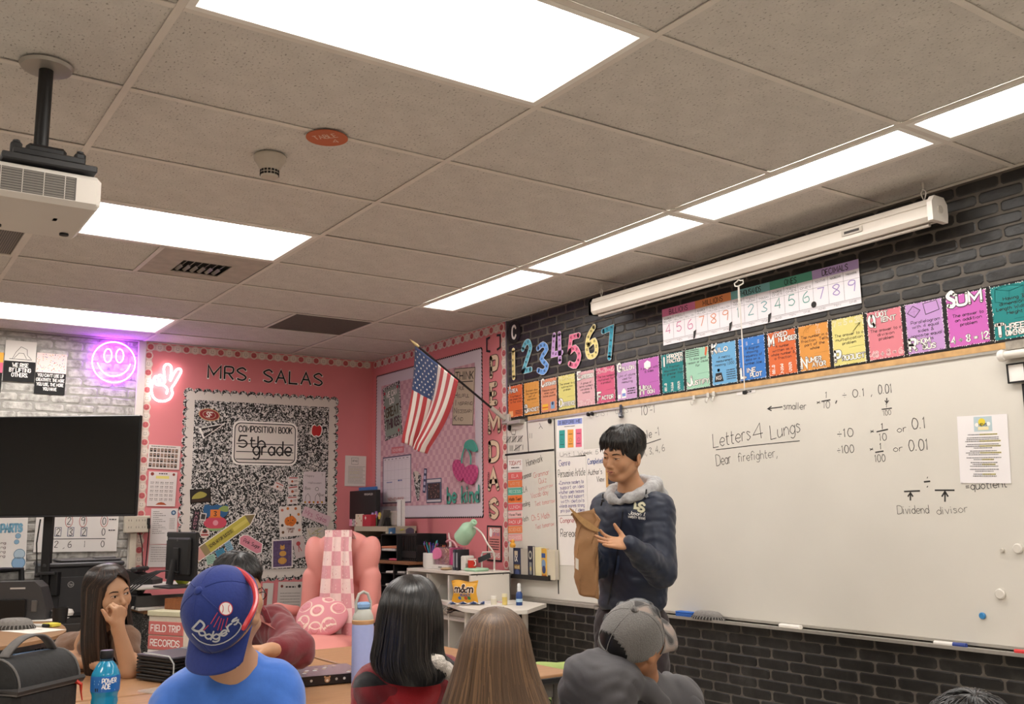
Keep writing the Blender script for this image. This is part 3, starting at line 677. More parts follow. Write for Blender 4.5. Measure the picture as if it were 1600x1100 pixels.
# ---- number cutouts on the black brick
NUM = [('1',803.5,544,593,4,'#e6d08a','pale yellow'),('2',823.5,532,582,15,'#69b6cc','blue to teal'),('3',848,535,585,17,'#6d9fe0','blue'),('4',871,519,569,17,'#c79bd8','lilac'),('5',898,522,575,19,'#e8799a','pink'),('6',925,508,559,19,'#ead88e','cream yellow'),('7',954,510,562,18,'#3a9ab4','teal')]
for ch,px,y0,y1,wpx,col,cn in NUM:
    p0 = WR(px,y0); p1 = WR(px,y1); h_ = p0.z-p1.z; wm = WR(px+wpx/2,(y0+y1)/2).x-WR(px-wpx/2,(y0+y1)/2).x
    m = MB(); c = WR(px,y1,.009); hh = h_*.86; gc = {'1': '|','4': '%'}.get(ch,ch); g = glyph(gc); W_ = wm*.80
    def mp(x,z,o): return (x,-o,z)
    m.text(gc,0,h_*.07,hh,.0005,M(col,.7),w=W_ if ch != '1' else .012,st=.19,align='c',outline=WHT,ow=.012,caps=True)
    r = random.Random(int(ch))
    for pl,cl in g[1]:
        P = [((x-g[0]/2)*(W_/g[0]),h_*.07+z*hh/10) for x,z in pl]; d = 0
        for a,b2 in zip(P[:-1],P[1:]):
            L = math.hypot(b2[0]-a[0],b2[1]-a[1])
            while d < L:
                t_ = d/L; x,z = a[0]+(b2[0]-a[0])*t_,a[1]+(b2[1]-a[1])*t_
                m.text(str(r.randint(1,9))+(str(r.randint(0,9)) if r.random() < .7 else ''),x,z-.006,.014,.0016,mk_,w=.016,st=.2,align='c',caps=False); d += .042
            d -= L
    tl = math.radians(-6 if ch == '7' else 0)
    m.build('number_cutout',None,c,(0,tl,0),label=f'{cn} paper number {ch} covered in small printed multiples',category='number',group='paper numbers on the black brick')
p = WR(803,519,.008); m = MB(); m.disc(0,0,.085,0,M('#1a1817',.6),n=28,rz=.085); m.text('C',0,-.045,.09,.001,WHT,w=.045,st=.2,align='c')
m.build('round_sign',None,p,label='round black sign with a white letter C beside the pink wall',category='sign')

# ---- things stuck on the board
S = Sheet('r',[(869.5,655),(911.5,651.5),(911.5,703),(870,706)],'#efe9e6',off=.018)
S.rect(.04,.8,.96,.97,M('#8f9bd6',.7)); S.text('3 BEFORE ME',.5,.84,.09,mk_,w=.8,st=.16,align='c'); S.scrib(.3,.7,.74,.02,mk_)
for a,c_ in ((.1,'#3a9c98'),(.42,'#eda44e'),(.72,'#e6708c')): S.rect(a,.1,a+.22,.65,M(c_,.7)); S.line([((a+.11)+.05*math.cos(t_*PI/5),.33+.05*math.sin(t_*PI/5)) for t_ in range(10)],.0012,mk_,L=2,closed=True); S.scrib(a+.04,a+.18,.5,.02,mk_); S.scrib(a+.04,a+.18,.2,.02,mk_)
S.build('poster','small white poster with teal, orange and pink columns on the whiteboard','poster')
m_pap = M('#e9e3dd',.8,noise=.02,nscale=6,bump=.05)
S = Sheet('r',[(870,707),(962,697),(962,711),(870,714)],None,off=.018); S.m.box((0,.0006,0),(S.w,.0012,S.h),m_pap); S.text('Unit 1 Week 5 Words',.06,.2,.6,mk_,w=1.0,st=.08,jit=.01); S.build('paper_strip','long paper strip with black unit and week heading behind the person','paper')
S = Sheet('r',[(872,714.5),(918,711.5),(918.5,883),(872.5,884)],None,off=.018); S.m.box((0,.0006,0),(S.w,.0012,S.h),m_pap)
PU,BU,RE = M('#5c5296',.6),M('#31549a',.6),M('#b9474f',.6)
S.text('Genre',.08,.92,.055,PU,w=.38,st=.1); S.text('Persuasive Article',.04,.815,.07,M('#4a4a44',.6),w=.92,st=.07,jit=.008)
for k,t in enumerate(('*Convince readers to',' support an idea','*Author uses reasons',' facts and support',' with details','*Words express strong',' pro points / ideas')): S.text(t,.05,.745-.043*k,.034,PU,w=.85,st=.1,jit=.02)
S.line([(0,.455),(1,.46)],.002,mk_); S.text('Comprehension',.06,.39,.045,RE,w=.9,st=.1,jit=.02); S.text('Reread',.06,.26,.07,M('#3c3a38',.6),w=.55,st=.08,jit=.01)
S.build('chart_paper','chart paper with purple genre notes and red word below','paper')
S = Sheet('r',[(918.5,711.5),(1000,704),(1000,884),(919,883)],None,off=.0185); S.m.box((0,.0006,0),(S.w,.0012,S.h),m_pap)
S.text('Completed',.03,.92,.05,BU,w=.3,st=.12); S.text("Author's",.03,.82,.05,mk_,w=.28,st=.1); S.text('View',.2,.75,.05,mk_,w=.15,st=.1); S.text('Words',.03,.39,.045,RE,w=.3,st=.1)
S.build('chart_paper','chart paper with blue heading, half hidden behind the standing person','paper')
t = T('small_chalkboard','small black chalkboard in a light wood frame behind the person','board',WR(966,730,.022))
m = MB(); m.box((0,0,0),(.19,.01,.21),M('#3a3740',.6)); m.build('slate',t); f = MB(); wf = M('#c99b62',.5,noise=.1)
for cx,cz,sx,sz in ((0,.11,.22,.018),(0,-.11,.22,.018),(.101,0,.018,.21),(-.101,0,.018,.21)): f.box((cx,-.002,cz),(sx,.016,sz),wf,bev=.002)
f.build('frame',t); m = MB()
for k in range(6): m.rect(-.08,.06-.022*k,-.08+.05+.1*rnd.random(),.066-.022*k,.0056,WHT)
m.build('lettering',t)
S = Sheet('r',[(1496,650),(1574,647.5),(1579.5,754.5),(1499.5,755.5)],'#ebe6e6',off=.019)
S.rect(.34,.76,.7,.98,M('#b9cbd0',.7)); S.disc(.5,.9,.055,M('#e6cf3e'),2); S.rect(.42,.78,.63,.83,M('#e9dcae'),2); S.text('NEWS',.52,.84,.04,mk_,w=.16,st=.15,align='c',L=3); S.disc(.4,.86,.03,WHT,2); S.disc(.63,.87,.03,WHT,2)
z = .71; r = random.Random(5)
for k in range(19):
    if k in (1,4,7,10,12,15,17): z -= .018
    h_ = r.uniform(.18,.36); S.scrib(.5-h_,.5+h_,z,.012,M('#6b686a'))
    if k in (0,3,5,8,11,13,17): S.rect(.5-h_*.2,z-.004,.5+h_,z+.016,M('#e3d46a'),1)
    z -= .027
S.build('notice','white notice with a yellow sun logo taped on the whiteboard','notice')
# schedule strips
rows = [("TODAY'S",'#eee8e4',718,735,'#b4564e'),('ELA','#de6a66',738,749.5,'#f2c9c4'),('WRITE','#e8834f',750.5,761,'#eeb795'),('RECESS','#5db29c',762.5,773,'#cfe9e1'),('Math Test','#e87a3e',774,785.5,'#2a2320'),('LUNCH','#df6c70',787,797.5,'#f4d6d2'),
        ('Move Field','#edc1bd',799,808.5,'#2a2320'),('PACK UP','#de6a66',810,821,'#f8e6e2'),('SCIENCE','#e88c5a',822,833,'#f0c4a4'),('DISMISS','#eaa9a4',834.5,845.5,'#f6dcd8')]
for t,c_,y0,y1,tc_ in rows:
    S = Sheet('r',[(793.5,y0+.6),(815.5,y0-.6),(816,y1-.5),(794,y1+.4)],c_,off=.018)
    S.text(t,.5,.28 if t != "TODAY'S" else .5,.42 if t != "TODAY'S" else .36,M(tc_,.7),w=min(.84,.12*len(t)+.1),st=.15,align='c')
    if t == "TODAY'S": S.scrib(.25,.8,.2,.1,mk_)
    look = dict(zip(("ELA","WRITE","RECESS","Math Test","LUNCH","Move Field","PACK UP","SCIENCE","DISMISS"),("red top","orange","green","orange black-lettered","red","pale pink","red white-lettered","light orange","lowest pink")))
    S.build('schedule_strip','white heading strip on top of the schedule' if t not in look else f'{look[t]} schedule strip reading {t.lower()}','sign','schedule strips on the whiteboard')

# ---- book ledge
p = WR(836,901,.02); a = WR(799,897,.02); b2 = WR(868,905,.02)
t = T('book_ledge','narrow black picture ledge stuck on the whiteboard holding books','ledge',((a.x+b2.x)/2,-.02,(a.z+b2.z)/2-.012)); Lg = b2.x-a.x
MB().box((0,-.03,0),(Lg,.06,.006),M('#1d1b1b',.5,noise=.05)).box((0,-.062,.012),(Lg,.006,.03),M('#1d1b1b',.5,noise=.05)).box((Lg/2,-.03,.015),(.006,.06,.036),M('#1d1b1b',.5,noise=.05)).build('shelf',t)
base = (a.z+b2.z)/2-.009
bk = [((801.5,814),856,'#2c3350','navy book with gold letters and a castle picture','n',-4),((823,834),853,'#2a2a3a','dark blue book with a pale round figure on its cover','d',-12),((842.5,855.5),857,'#e0b04a','yellow book with a blue picture, tilted','y',-9)]
def book(px0,px1,ytop,zb,yoff,th,col,label,mk2=None,tilt=0,pages='#c9c0b2',cat='book',name='book'):
    A,B_ = WR(px0,ytop,yoff),WR(px1,ytop,yoff); W_,H_ = B_.x-A.x,A.z-zb
    o = T(name,label,cat,((A.x+B_.x)/2,-yoff,zb),rz=math.radians(tilt),group='books on the ledge')
    MB().box((0,th/2,H_/2),(W_*.96,th*.8,H_*.97),M(pages,.8)).build('pages',o); c_ = MB().box((0,0,H_/2),(W_,th*.12,H_),M(col,.5),bev=.001).box((0,th,H_/2),(W_,th*.12,H_),M(col,.5)).box((-W_/2,th/2,H_/2),(.003,th*1.1,H_),M(col,.5))
    if mk2: mk2(c_,W_,H_,th)
    c_.build('cover',o); return o
def cv1(m,W_,H_,th):
    o = th*.062; m.rect(-W_*.35,H_*.75,W_*.1,H_*.9,o,'#c9b7a0'); m.text('IX',-W_*.35,H_*.55,H_*.18,o,M('#e4dcd0'),w=W_*.4,st=.2); m.rect(-W_*.4,H_*.28,W_*.4,H_*.44,o,'#8a6a3c'); m.disc(0,H_*.14,W_*.3,o,'#55608c'); m.text('HOUSE',0,H_*.31,H_*.08,o+.0005,M('#efd9a0'),w=W_*.7,st=.18,align='c')
def cv2(m,W_,H_,th):
    o = th*.062; m.disc(0,H_*.72,W_*.36,o,'#b9b7a6'); m.disc(0,H_*.72,W_*.22,o+.0004,'#3a3a48'); m.rect(-W_*.2,H_*.12,W_*.25,H_*.5,o,'#8d8f8c'); m.disc(W_*.05,H_*.3,W_*.18,o+.0004,'#c4b27a')
def cv3(m,W_,H_,th):
    o = th*.062; m.rect(-W_*.3,H_*.7,W_*.3,H_*.85,o,'#3d5a96'); m.disc(0,H_*.5,W_*.33,o,'#7b96b8'); m.disc(W_*.05,H_*.32,W_*.28,o+.0004,'#35426e'); m.rect(-W_*.4,H_*.06,W_*.4,H_*.16,o,'#c26f32')
for (x0,x1),yt,c_,lb,kind,tl in bk: book(x0,x1,yt,base,.066,.014,c_,lb,{'n': cv1,'d': cv2,'y': cv3}[kind],tl)
book(813,824,857,base,.062,.03,'#b0a79b','plain grey backed book behind the navy one',None,4); book(836,846,855,base,.064,.03,'#e4d9a8','cream page block of an open fronted book in the middle',None,-3); book(853,866,859,base,.062,.034,'#cfc5ae','cream book standing at the right end of the ledge',None,6)
m = MB(); m.lathe([(0,0),(.018,.004),(.022,.02),(.012,.034),(.014,.046),(.008,.056),(0,.058)],M('#e2a23c',.5),n=12); m.tube([(0,-.01,.046),(0,-.024,.045)],[.006,.003],M('#d9742c'),n=6)
pp = WR(804,856,.06); m.build('toy_duck',None,(pp.x,-.075,pp.z),label='small orange toy duck perched on the navy book',category='toy')

# ---- marker tray contents
def onfloor(px,py,y,z): p = hit(px,py,2,z); return p
TZ = ZB-.0165
def tray(px): d = hit(px,950+ (px-1050)*.122,1,-.05); return d.x
x = (tray(1059)+tray(1085))/2
MB().box((0,0,.012),(.13,.045,.02),M('#2c5fae',.6),bev=.004).box((0,0,.026),(.13,.045,.008),M('#3a6cbc',.8),bev=.003).build('eraser',None,(x,-.048,TZ),label='blue block eraser on the marker tray',category='eraser')
def fringe(nm,label,loc,L,W_,hh,rz=0):
    t = T(nm,label,'eraser',loc,rz); m = MB()
    m.grid(lambda u,v: (L/2*math.cos(2*PI*u)*(math.cos(v*PI/2)**.5 if v < 1 else 0),W_/2*math.sin(2*PI*u)*(math.cos(v*PI/2)**.5 if v < 1 else 0),hh*.35+hh*.65*math.sin(v*PI/2)),20,6,M('#84807c',.95,noise=.1,nscale=80,bump=.5)); m.build('cloth_top',t)
    f = MB(); r = random.Random(2)
    for k in range(90):
        a = 2*PI*k/90; x_,y_ = L/2*math.cos(a),W_/2*math.sin(a); d = Vector((math.cos(a)*W_,math.sin(a)*L,0)).normalized()
        f.tube([(x_*.96,y_*.96,hh*.35),(x_+d.x*.007,y_+d.y*.007,hh*.25),(x_+d.x*(.008+.006*r.random()),y_+d.y*.01,.003)],[.004,.0035,.003],M('#3c3936' if k % 3 else '#8e8a86',.95),n=4)
    f.build('fringe',t,kind='stuff'); return t
x = (tray(1086)+tray(1126))/2; fringe('microfiber_eraser','grey fringed microfibre eraser on the marker tray',(x,-.05,TZ),.2,.085,.045)
x = (tray(1218)+tray(1252))/2; MB().box((0,0,.01),(tray(1252)-tray(1218),.03,.02),M('#e8e2da',.5),bev=.006).build('eraser',None,(x,-.05,TZ),label='long white eraser on the marker tray',category='eraser')
def marker(nm,a,b2,r_,body,cap,label,z=0,y=-.06,grp=None,capf=.3):
    t = T(nm,label,'marker',(a,y,TZ+r_+z)); L = b2-a
    MB().cyl((0,0,0),(L*(1-capf),0,0),r_,M(body,.4),n=12).build('barrel',t); MB().cyl((L*(1-capf),0,0),(L,0,0),r_*1.12,M(cap,.4),n=12).build('cap',t); return t
marker('marker',tray(1462),tray(1512),.009,'#e4dfd8','#2c3f86','white marker with dark blue cap on the tray',capf=.4)
marker('marker',tray(1588),tray(1620),.009,'#cf3a3a','#b92c30','red marker at the right end of the tray')

# ---- roller screen hung above the board
A = hit(932,478,1,-.16); B_ = hit(1463,333,1,-.16); zc = (A.z+B_.z)/2; LS = B_.x-A.x
t = T('projector_screen','rolled white projector screen hung below the ceiling above the board','screen',(A.x,-.16,zc))
mw = M('#cfc6bb',.35,noise=.03,nscale=4); prof = [(-.046,.02),(-.046,-.03),(-.03,-.048),(-.012,-.048),(-.012,-.040),(.0,-.040),(.0,-.048),(.02,-.048),(.046,-.03),(.046,.02),(.03,.05),(-.03,.05)]
m = MB(); n = len(prof); vs = [(0,p[0],p[1]) for p in prof]+[(LS,p[0],p[1]) for p in prof]
m.add(vs,[(i,(i+1) % n,n+(i+1) % n,n+i) for i in range(n)]+[tuple(range(n)),tuple(range(2*n-1,n-1,-1))],mw)
m.tube([(0,-.047,.022),(LS,-.047,.022)],.004,mw,n=6); m.build('case',t)
MB().cyl((.03,-.006,-.056),(LS-.03,-.006,-.056),.009,M('#b6ada3',.5),n=10).build('weight_bar',t)
for x,s_ in ((0,-1),(LS,1)):
    m = MB(); m.prism([(-.058,-.052),(.052,-.052),(.058,-.02),(.058,.03),(.035,.058),(-.035,.058),(-.058,.03)],x-.006,x+.012*s_+.006,M('#ded7ce',.35),mp=lambda a_,b_,c_: (c_,a_,b_)); m.cyl((x+s_*.012,0,0),(x+s_*.022,0,0),.018,M('#bdb5ab',.4)); m.build('end_cap',t)
    m = MB(); xx = x-s_*.05; zt = H-zc; m.cyl((xx,0,zt-.004),(xx,0,zt-.035),.006,M('#d8d2ca',.3,metal=.6)); m.tube([(xx,0,zt-.035),(xx-.012,0,zt-.05),(xx-.01,0,zt-.06),(xx,0,.055),(xx+.01,0,zt-.06),(xx+.012,0,zt-.05)],.003,M('#d8d2ca',.3,metal=.6),n=6,closed=True); m.build('hook',t)
MB().box((LS*.83,-.0505,.0),(.11,.001,.026),M('#b9b0a4',.5)).rect(LS*.83-.04,-.006,LS*.83+.04,.006,.0515,M('#3a3633')).build('maker_plate',t)
cx = hit(1153,437,1,-.165).x-A.x; m = MB(); z0 = -.066
m.tube([(cx,0,z0),(cx-.012,0,z0-.008),(cx-.03,0,z0-.014),(cx-.026,0,z0-.03),(cx,-.004,z0-.036),(cx+.03,0,z0-.026),(cx+.03,0,z0-.01),(cx+.012,0,z0-.008)],.0035,M('#d9d3ca',.4),n=6,closed=True); m.build('pull_handle',t)
zz = hit(1155,612,1,-.16).z-zc; zm = hit(1155,525,1,-.16).z-zc
m = MB(); m.tube([(cx,0,z0-.034),(cx+.002,.0,zm),(cx,0,zz)],.003,M('#d9d3ca',.6),n=6); m.tube([(cx-.006,0,z0-.034),(cx-.014,.002,zm-.02+.12)],.002,M('#d9d3ca',.6),n=5); m.lathe([(0,0),(.012,.004),(.012,.018),(0,.022)],'#1c1b1b',c=(cx,0,zz-.02),n=10); m.build('cord',t)
S = Sheet('r',[(1151,608),(1180,603.5),(1180,613),(1151,618)],'#e2ddd8',off=.018); S.text('SCREEN',.4,.5,.35,mk_,w=.5,st=.2); S.scrib(.4,.8,.15,.2,mk_); S.build('label_strip','small printed paper label taped at the end of the screen cord','label')

# ---- pull-down map with a sign at the right edge
p = WR(1566,556,.05); t = T('roller_map','small white roller blind over the right end of the whiteboard','blind',(p.x,-.05,p.z))
MB().cyl((0,0,0),(.9,0,0),.017,M('#ddd7ce',.4),n=14).build('roller',t); MB().lathe([(0,-.016),(.022,-.012),(.026,0),(.022,.012),(0,.016)],M('#e6e1da',.35),axis=(1,0,0),n=14).build('end_knob',t)
MB().box((.46,.01,.037),(.88,.03,.035),M('#9f978b',.6,noise=.25,nscale=30)).build('valance',t)
A,B_ = WR(1574,568,.03),WR(1582,600,.03); t = T('sign','white sign with black frame and lettering at the right edge of the whiteboard','sign',(A.x,-.03,(A.z+B_.z)/2))
hs = A.z-B_.z-.012; MB().box((.3,0,0),(.6,.006,hs),'#efeae4').build('sign_face',t); f = MB()
for c_,s_ in (((.3,-.002,hs/2),(.606,.01,.006)),((.3,-.002,-hs/2),(.606,.01,.006)),((0,-.002,0),(.006,.01,hs+.006)),((.6,-.002,0),(.006,.01,hs+.006))): f.box(c_,s_,BLK)
f.build('frame',t); m = MB(); m.text('FRACTIONS',.07,-.028,.06,.0045,M(BLK),w=.48,st=.16); m.build('lettering',t)
A,B_ = WR(1593,600,.026),WR(1603,725,.026); m = MB(); m.box((A.x+.025,-.022,(A.z+B_.z)/2-.1),(.034,.008,A.z-B_.z+.2),BLK); m.build('tape_strip',None,label='broad black vertical strip under the sign on the whiteboard',category='strip')

# ================================================================ pink boards in the corner
m_pink = M('#da8387',.85,noise=.035,nscale=2.5,bump=.04,spec=.2)
MB().box((1.075,-.003,1.37),(2.15,.006,2.74),m_pink).build('trim_4',kind='structure')
MB().box((.003,-1.0,1.37),(.006,1.99,2.74),m_pink).build('trim_5',kind='structure')
# smiley border: discs on a pale strip
def smile_border(name,label,wall,pts):
    """runs along 2D wall points"""
    m = MB(); mpp = (lambda x,z,o: (x,-o,z)) if wall == 'r' else (lambda x,z,o: (o,x,z))
    ms,mp_,mwc,mf,mf2 = M('#cfb9ab',.8),M('#c96a6c',.8),M('#e0d2c6',.8),M('#7d2f33',.8),M('#93857a',.8)
    for (x0,z0),(x1,z1) in zip(pts[:-1],pts[1:]):
        L = math.hypot(x1-x0,z1-z0); n = int(L/.068); ux,uz = (x1-x0)/L,(z1-z0)/L
        m.line([(x0,z0),(x1,z1)],.05,.0075,ms,mpp)
        for k in range(n):
            d = (k+.5)*L/n; x,z = x0+ux*d,z0+uz*d; big = k % 2 == 0
            m.disc(x,z,.033,.0080+.0001*(k % 2),M('#dccbbd',.8),n=16,mp=mpp)
            m.disc(x,z,.024,.0086,mp_ if big else mwc,n=16,mp=mpp)
            c_ = mf if big else mf2
            for e in (-1,1): m.disc(x+e*.008,z+.007,.0028,.009,c_,n=6,rz=.005,mp=mpp)
            m.line([(x+.014*math.cos(t_),z+.002+.014*math.sin(t_)) for t_ in [PI+.3+(PI-.6)*q/5 for q in range(6)]],.003,.009,c_,mpp)
    return m.build(name,None,label=label,category='border')
smile_border('smiley_border','scalloped smiley face border around the pink wall left of whiteboard','r',[(.03,2.705),(2.14,2.705)])
smile_border('smiley_border','narrow smiley face border running down beside the whiteboard','r',[(2.132,2.68),(2.132,.97)])
smile_border('smiley_border','scalloped smiley face border along the top of the back wall','b',[(-2.0,2.705),(-.03,2.705)])
smile_border('smiley_border','smiley face border running down the left edge of the pink wall','b',[(-1.975,2.67),(-1.975,.6)])
def letters(word,wall,a,b2,hpx,label,fill,outl,st,ow,name='wall_lettering',cat='lettering',bounce=0,off=.009):
    W = WR if wall == 'r' else WB; p,q = W(*a,off),W(*b2,off); mid = ((a[0]+b2[0])/2,(a[1]+b2[1])/2); h_ = W(mid[0],mid[1]-hpx).z-W(*mid).z
    t = T(name,label,cat,p,0 if wall == 'r' else PI/2); d = q-p; L = d.length; hx = d.x if wall == 'r' else d.y; gl = [(c_,glyph(c_)[0] if c_ != ' ' else 3) for c_ in word]; tot = sum(g[1]+2.2 for g in gl)-2.2; x = 0
    for i,(c_,w_) in enumerate(gl):
        if c_ != ' ':
            m = MB(); m.text(c_,x/tot*hx,x/tot*d.z+bounce*h_*math.sin(i*2),h_,.0005,M(fill,.6),w=w_/tot*hx,st=st,outline=outl,ow=ow); m.build('letter',t)
        x += w_+2.2
    return t
letters('MRS. SALAS','b',(325,590.5),(503,602.5),19,'black dotted name letters spelled across the pink back wall',BLK,WHT,.14,.028)

# ---- composition book board
m_comp = bpy.data.materials.new('composition_marble'); m_comp.use_nodes = True; nt,b = nodes(m_comp); b.inputs['Roughness'].default_value = .8
n1 = TX(nt,'ShaderNodeTexNoise',scale=(66,66,66),Scale=1.0,Detail=1.2,Distortion=1.2); r1 = ramp(nt,[(0,'#1b1a1a'),(.505,'#1b1a1a'),(.535,'#d5d0cc'),(1,'#d5d0cc')]); nt.links.new(n1.outputs['Fac'],r1.inputs[0]); nt.links.new(r1.outputs[0],b.inputs['Base Color'])
Y0,Y1,Z0,Z1 = -1.685,-.345,.84,2.39
cb = T('composition_board','bulletin board made like a marbled composition book with scalloped white border','bulletin board',(.008,(Y0+Y1)/2,(Z0+Z1)/2),PI/2)
w_,h_ = Y1-Y0,Z1-Z0; mp0 = lambda x,z,o: (x,-o,z)
def scallop(m,w_,h_,r,mat,off,inset,n1_,n2_):
    P = []
    for k in range(n1_): a = -w_/2+w_*(k+.5)/n1_; P += [(a+w_/n1_/2*math.cos(t_),h_/2-inset+r*math.sin(t_)) for t_ in [PI-PI*q/6 for q in range(6)]]
    for k in range(n2_): a = h_/2-h_*(k+.5)/n2_; P += [(w_/2-inset+r*math.sin(t_),a+h_/n2_/2*math.cos(t_)) for t_ in [PI*q/6 for q in range(6)]]
    for k in range(n1_): a = w_/2-w_*(k+.5)/n1_; P += [(a-w_/n1_/2*math.cos(PI-t_),-h_/2+inset-r*math.sin(t_)) for t_ in [PI*q/6 for q in range(6)]]
    for k in range(n2_): a = -h_/2+h_*(k+.5)/n2_; P += [(-w_/2+inset-r*math.sin(t_),a-h_/n2_/2*math.cos(t_)) for t_ in [PI*q/6 for q in range(6)]]
    m.flat(P,off,mat,mp0)
m = MB(); scallop(m,w_+.0,h_+.0,.03,m_comp,.0015,.022,18,20); scallop(m,w_-.03,h_-.03,.028,M('#d9d0c8',.8),.003,.03,18,20); m.build('scalloped_border',cb)
MB().box((0,-.004,0),(w_-.17,.004,h_-.18),m_comp).build('marbled_panel',cb)
m_comp2 = m_comp.copy(); m_comp2.name = 'marbled_skirt'
for n_ in m_comp2.node_tree.nodes:
    if n_.type == 'MAPPING': n_.inputs['Scale'].default_value = (120,120,120)
    if n_.type == 'VALTORGB': n_.color_ramp.elements[1].position = .55; n_.color_ramp.elements[2].position = .6; n_.color_ramp.elements[2].color = C('#77736e'); n_.color_ramp.elements[3].color = C('#77736e')
def onb(px,py): p = WB(px,py,.014); return (p.y-(Y0+Y1)/2,p.z-(Z0+Z1)/2)
m = MB(); a,b2 = onb(364,658),onb(463.5,728); cx,cz = (a[0]+b2[0])/2,(onb(414,659)[1]+onb(414,727)[1])/2; W_,H_ = (b2[0]-a[0]),onb(414,659)[1]-onb(414,727)[1]
def rrect(cx,cz,w_,h_,r,bul=.01):
    P = []
    for (sx,sz,a0) in ((1,1,0),(-1,1,PI/2),(-1,-1,PI),(1,-1,1.5*PI)): P += [(cx+sx*(w_/2-r)+r*math.cos(a0+k*PI/8),cz+sz*(h_/2-r)+r*math.sin(a0+k*PI/8)) for k in range(5)]
    return P
m.flat(rrect(cx,cz,W_,H_,.06),.0070,WHT,mp0); m.flat(rrect(cx,cz,W_-.03,H_-.03,.05),.0075,mk_,mp0); m.flat(rrect(cx,cz,W_-.045,H_-.045,.045),.0080,M('#e2dad2',.7),mp0)
m.text('COMPOSITION BOOK',cx,cz+H_*.25,.048,.0085,mk_,w=W_*.82,st=.17,align='c')
for k,(a_,b_) in enumerate(((-.02,1),(-.2,1),(-.37,1))): m.line([(cx-W_*.44,cz+H_*a_),(cx+W_*.44,cz+H_*a_)],.007,.0083,mk_,mp0)
m.text('5th',cx-W_*.41,cz-H_*.10,.095,.009,mk_,w=W_*.4,st=.13); m.text('grade',cx-W_*.18,cz-H_*.27,.12,.009,mk_,w=W_*.58,st=.11); m.build('title_label',cb)
def NB(quad,col,name,label,cat='paper',group=None,draw=None,lift=.006):
    S = Sheet('b',quad,col,off=.012,lift=lift)
    if draw: draw(S)
    return S.build(name,label,cat,group)
gpin = 'things pinned on the composition board'
def blob(m,P,off,mat): m.flat(smooth2(P,True),off,mat,mp0)
p = WB(494.5,672,.016); m = MB(); blob(m,[(-.045,.03),(-.02,.05),(.005,.035),(.03,.05),(.055,.02),(.045,-.04),(.02,-.06),(0,-.052),(-.025,-.06),(-.05,-.03)],0,WHT)
blob(m,[(-.038,.025),(-.018,.042),(.005,.03),(.026,.042),(.047,.016),(.038,-.036),(.018,-.052),(0,-.045),(-.022,-.052),(-.043,-.026)],.001,M('#bf2f30')); m.line([(.004,.03),(.008,.06)],.008,.0015,M('#4b3a2a')); m.flat([(.01,.05),(.04,.062),(.03,.045)],.0015,M('#8fae94'))
m.build('paper_apple',None,p,(0,0,PI/2),label='red paper apple with white edge on the marbled board',category='cutout')
p = WB(327,648,.016); m = MB(); m.flat(arc(0,0,.088,0,2*PI,24,.05)[:-1],0,'#c9a27a'); m.flat(arc(0,0,.08,0,2*PI,24,.043)[:-1],.0006,'#8c2a2c'); m.flat(arc(0,0,.055,0,2*PI,20,.032)[:-1],.0012,'#b7a58d'); m.flat(arc(0,0,.05,0,2*PI,20,.028)[:-1],.0016,'#8c2a2c'); m.text('SF',0,-.02,.04,.002,M('#e9e2da'),w=.045,st=.18,align='c')
m.build('oval_sticker',None,p,(0,.12,PI/2),label='red and gold oval emblem sticker at the board top left',category='sticker')
A = [onb(310,669),onb(352.5,661),onb(317,686)]; m = MB(); m.flat(A,.009,WHT,mp0); c_ = (sum(a[0] for a in A)/3,sum(a[1] for a in A)/3); m.flat([(c_[0]+(a[0]-c_[0])*.8,c_[1]+(a[1]-c_[1])*.8) for a in A],.0095,mk_,mp0)
m.text('Spooky',A[0][0]+.02,A[0][1]-.045,.03,.010,WHT,w=.1,st=.14,rot=.32); o = m.build('pennant',None,(.012,(Y0+Y1)/2,(Z0+Z1)/2),(0,0,PI/2),label='black and white paper pennant under the oval emblem sticker',category='pennant')
def d_land(S): S.rect(.05,.08,.95,.92,M('#2a2420')); S.m.flat([S.u(*q) for q in smooth2([(.08,.3),(.2,.6),(.5,.8),(.8,.6),(.7,.4),(.4,.3)],True)],.001,M('#a59a4c')); S.rect(.05,.08,.95,.3,M('#3b2a20'),3)
NB([(297,764.5),(329,763),(330,784),(297,787)],'#241f1c','photo_print','dark photo with a yellow glow on the board left edge','photo',None,d_land)
def d_card(S): S.rect(.1,.8,.9,.92,M('#a8433f')); S.disc(.4,.4,.16,M('#a5543a')); S.scrib(.6,.9,.5,.06,mk_); S.scrib(.55,.9,.35,.06,mk_)
for q,lb in (([(430,752),(444,757.5),(441,768.5),(426.5,762)],'small tilted white card left of the card column'),([(450,745),(466.5,745),(466.5,757),(450,757)],'small white card with red print, top of the card column'),([(450,760),(467,758.5),(466,772),(450.5,775)],'small white card with a brown ball, middle of the column'),([(448.5,776),(465,775),(465,787),(448.5,788)],'small white card just above the pumpkin print')): NB(q,'#ddd3d0','note_card',lb,'card',None,d_card)
def d_hall(S):
    S.text('Happy',.08,.84,.07,mk_,w=.4,st=.08,jit=.02); S.text('7',.8,.86,.07,mk_,w=.08,st=.1); S.text('Halloween',.22,.62,.07,M('#6b5a66'),w=.6,st=.09,jit=.02); S.text('Boo',.08,.44,.09,mk_,w=.24,st=.1); S.text('Boo',.72,.24,.09,mk_,w=.22,st=.1); S.disc(.62,.46,.06,mk_); S.disc(.62,.46,.048,M('#ddd4d4'),2)
    for a in (.22,.66): S.line([(a-.12,.06),(a-.1,.24),(a,.32),(a+.1,.22),(a+.12,.06)],.003,mk_)
    for k in range(5): S.disc(.1+.19*k,.05,.035,M('#b9512f' if k % 2 else '#b58a2c'),3)
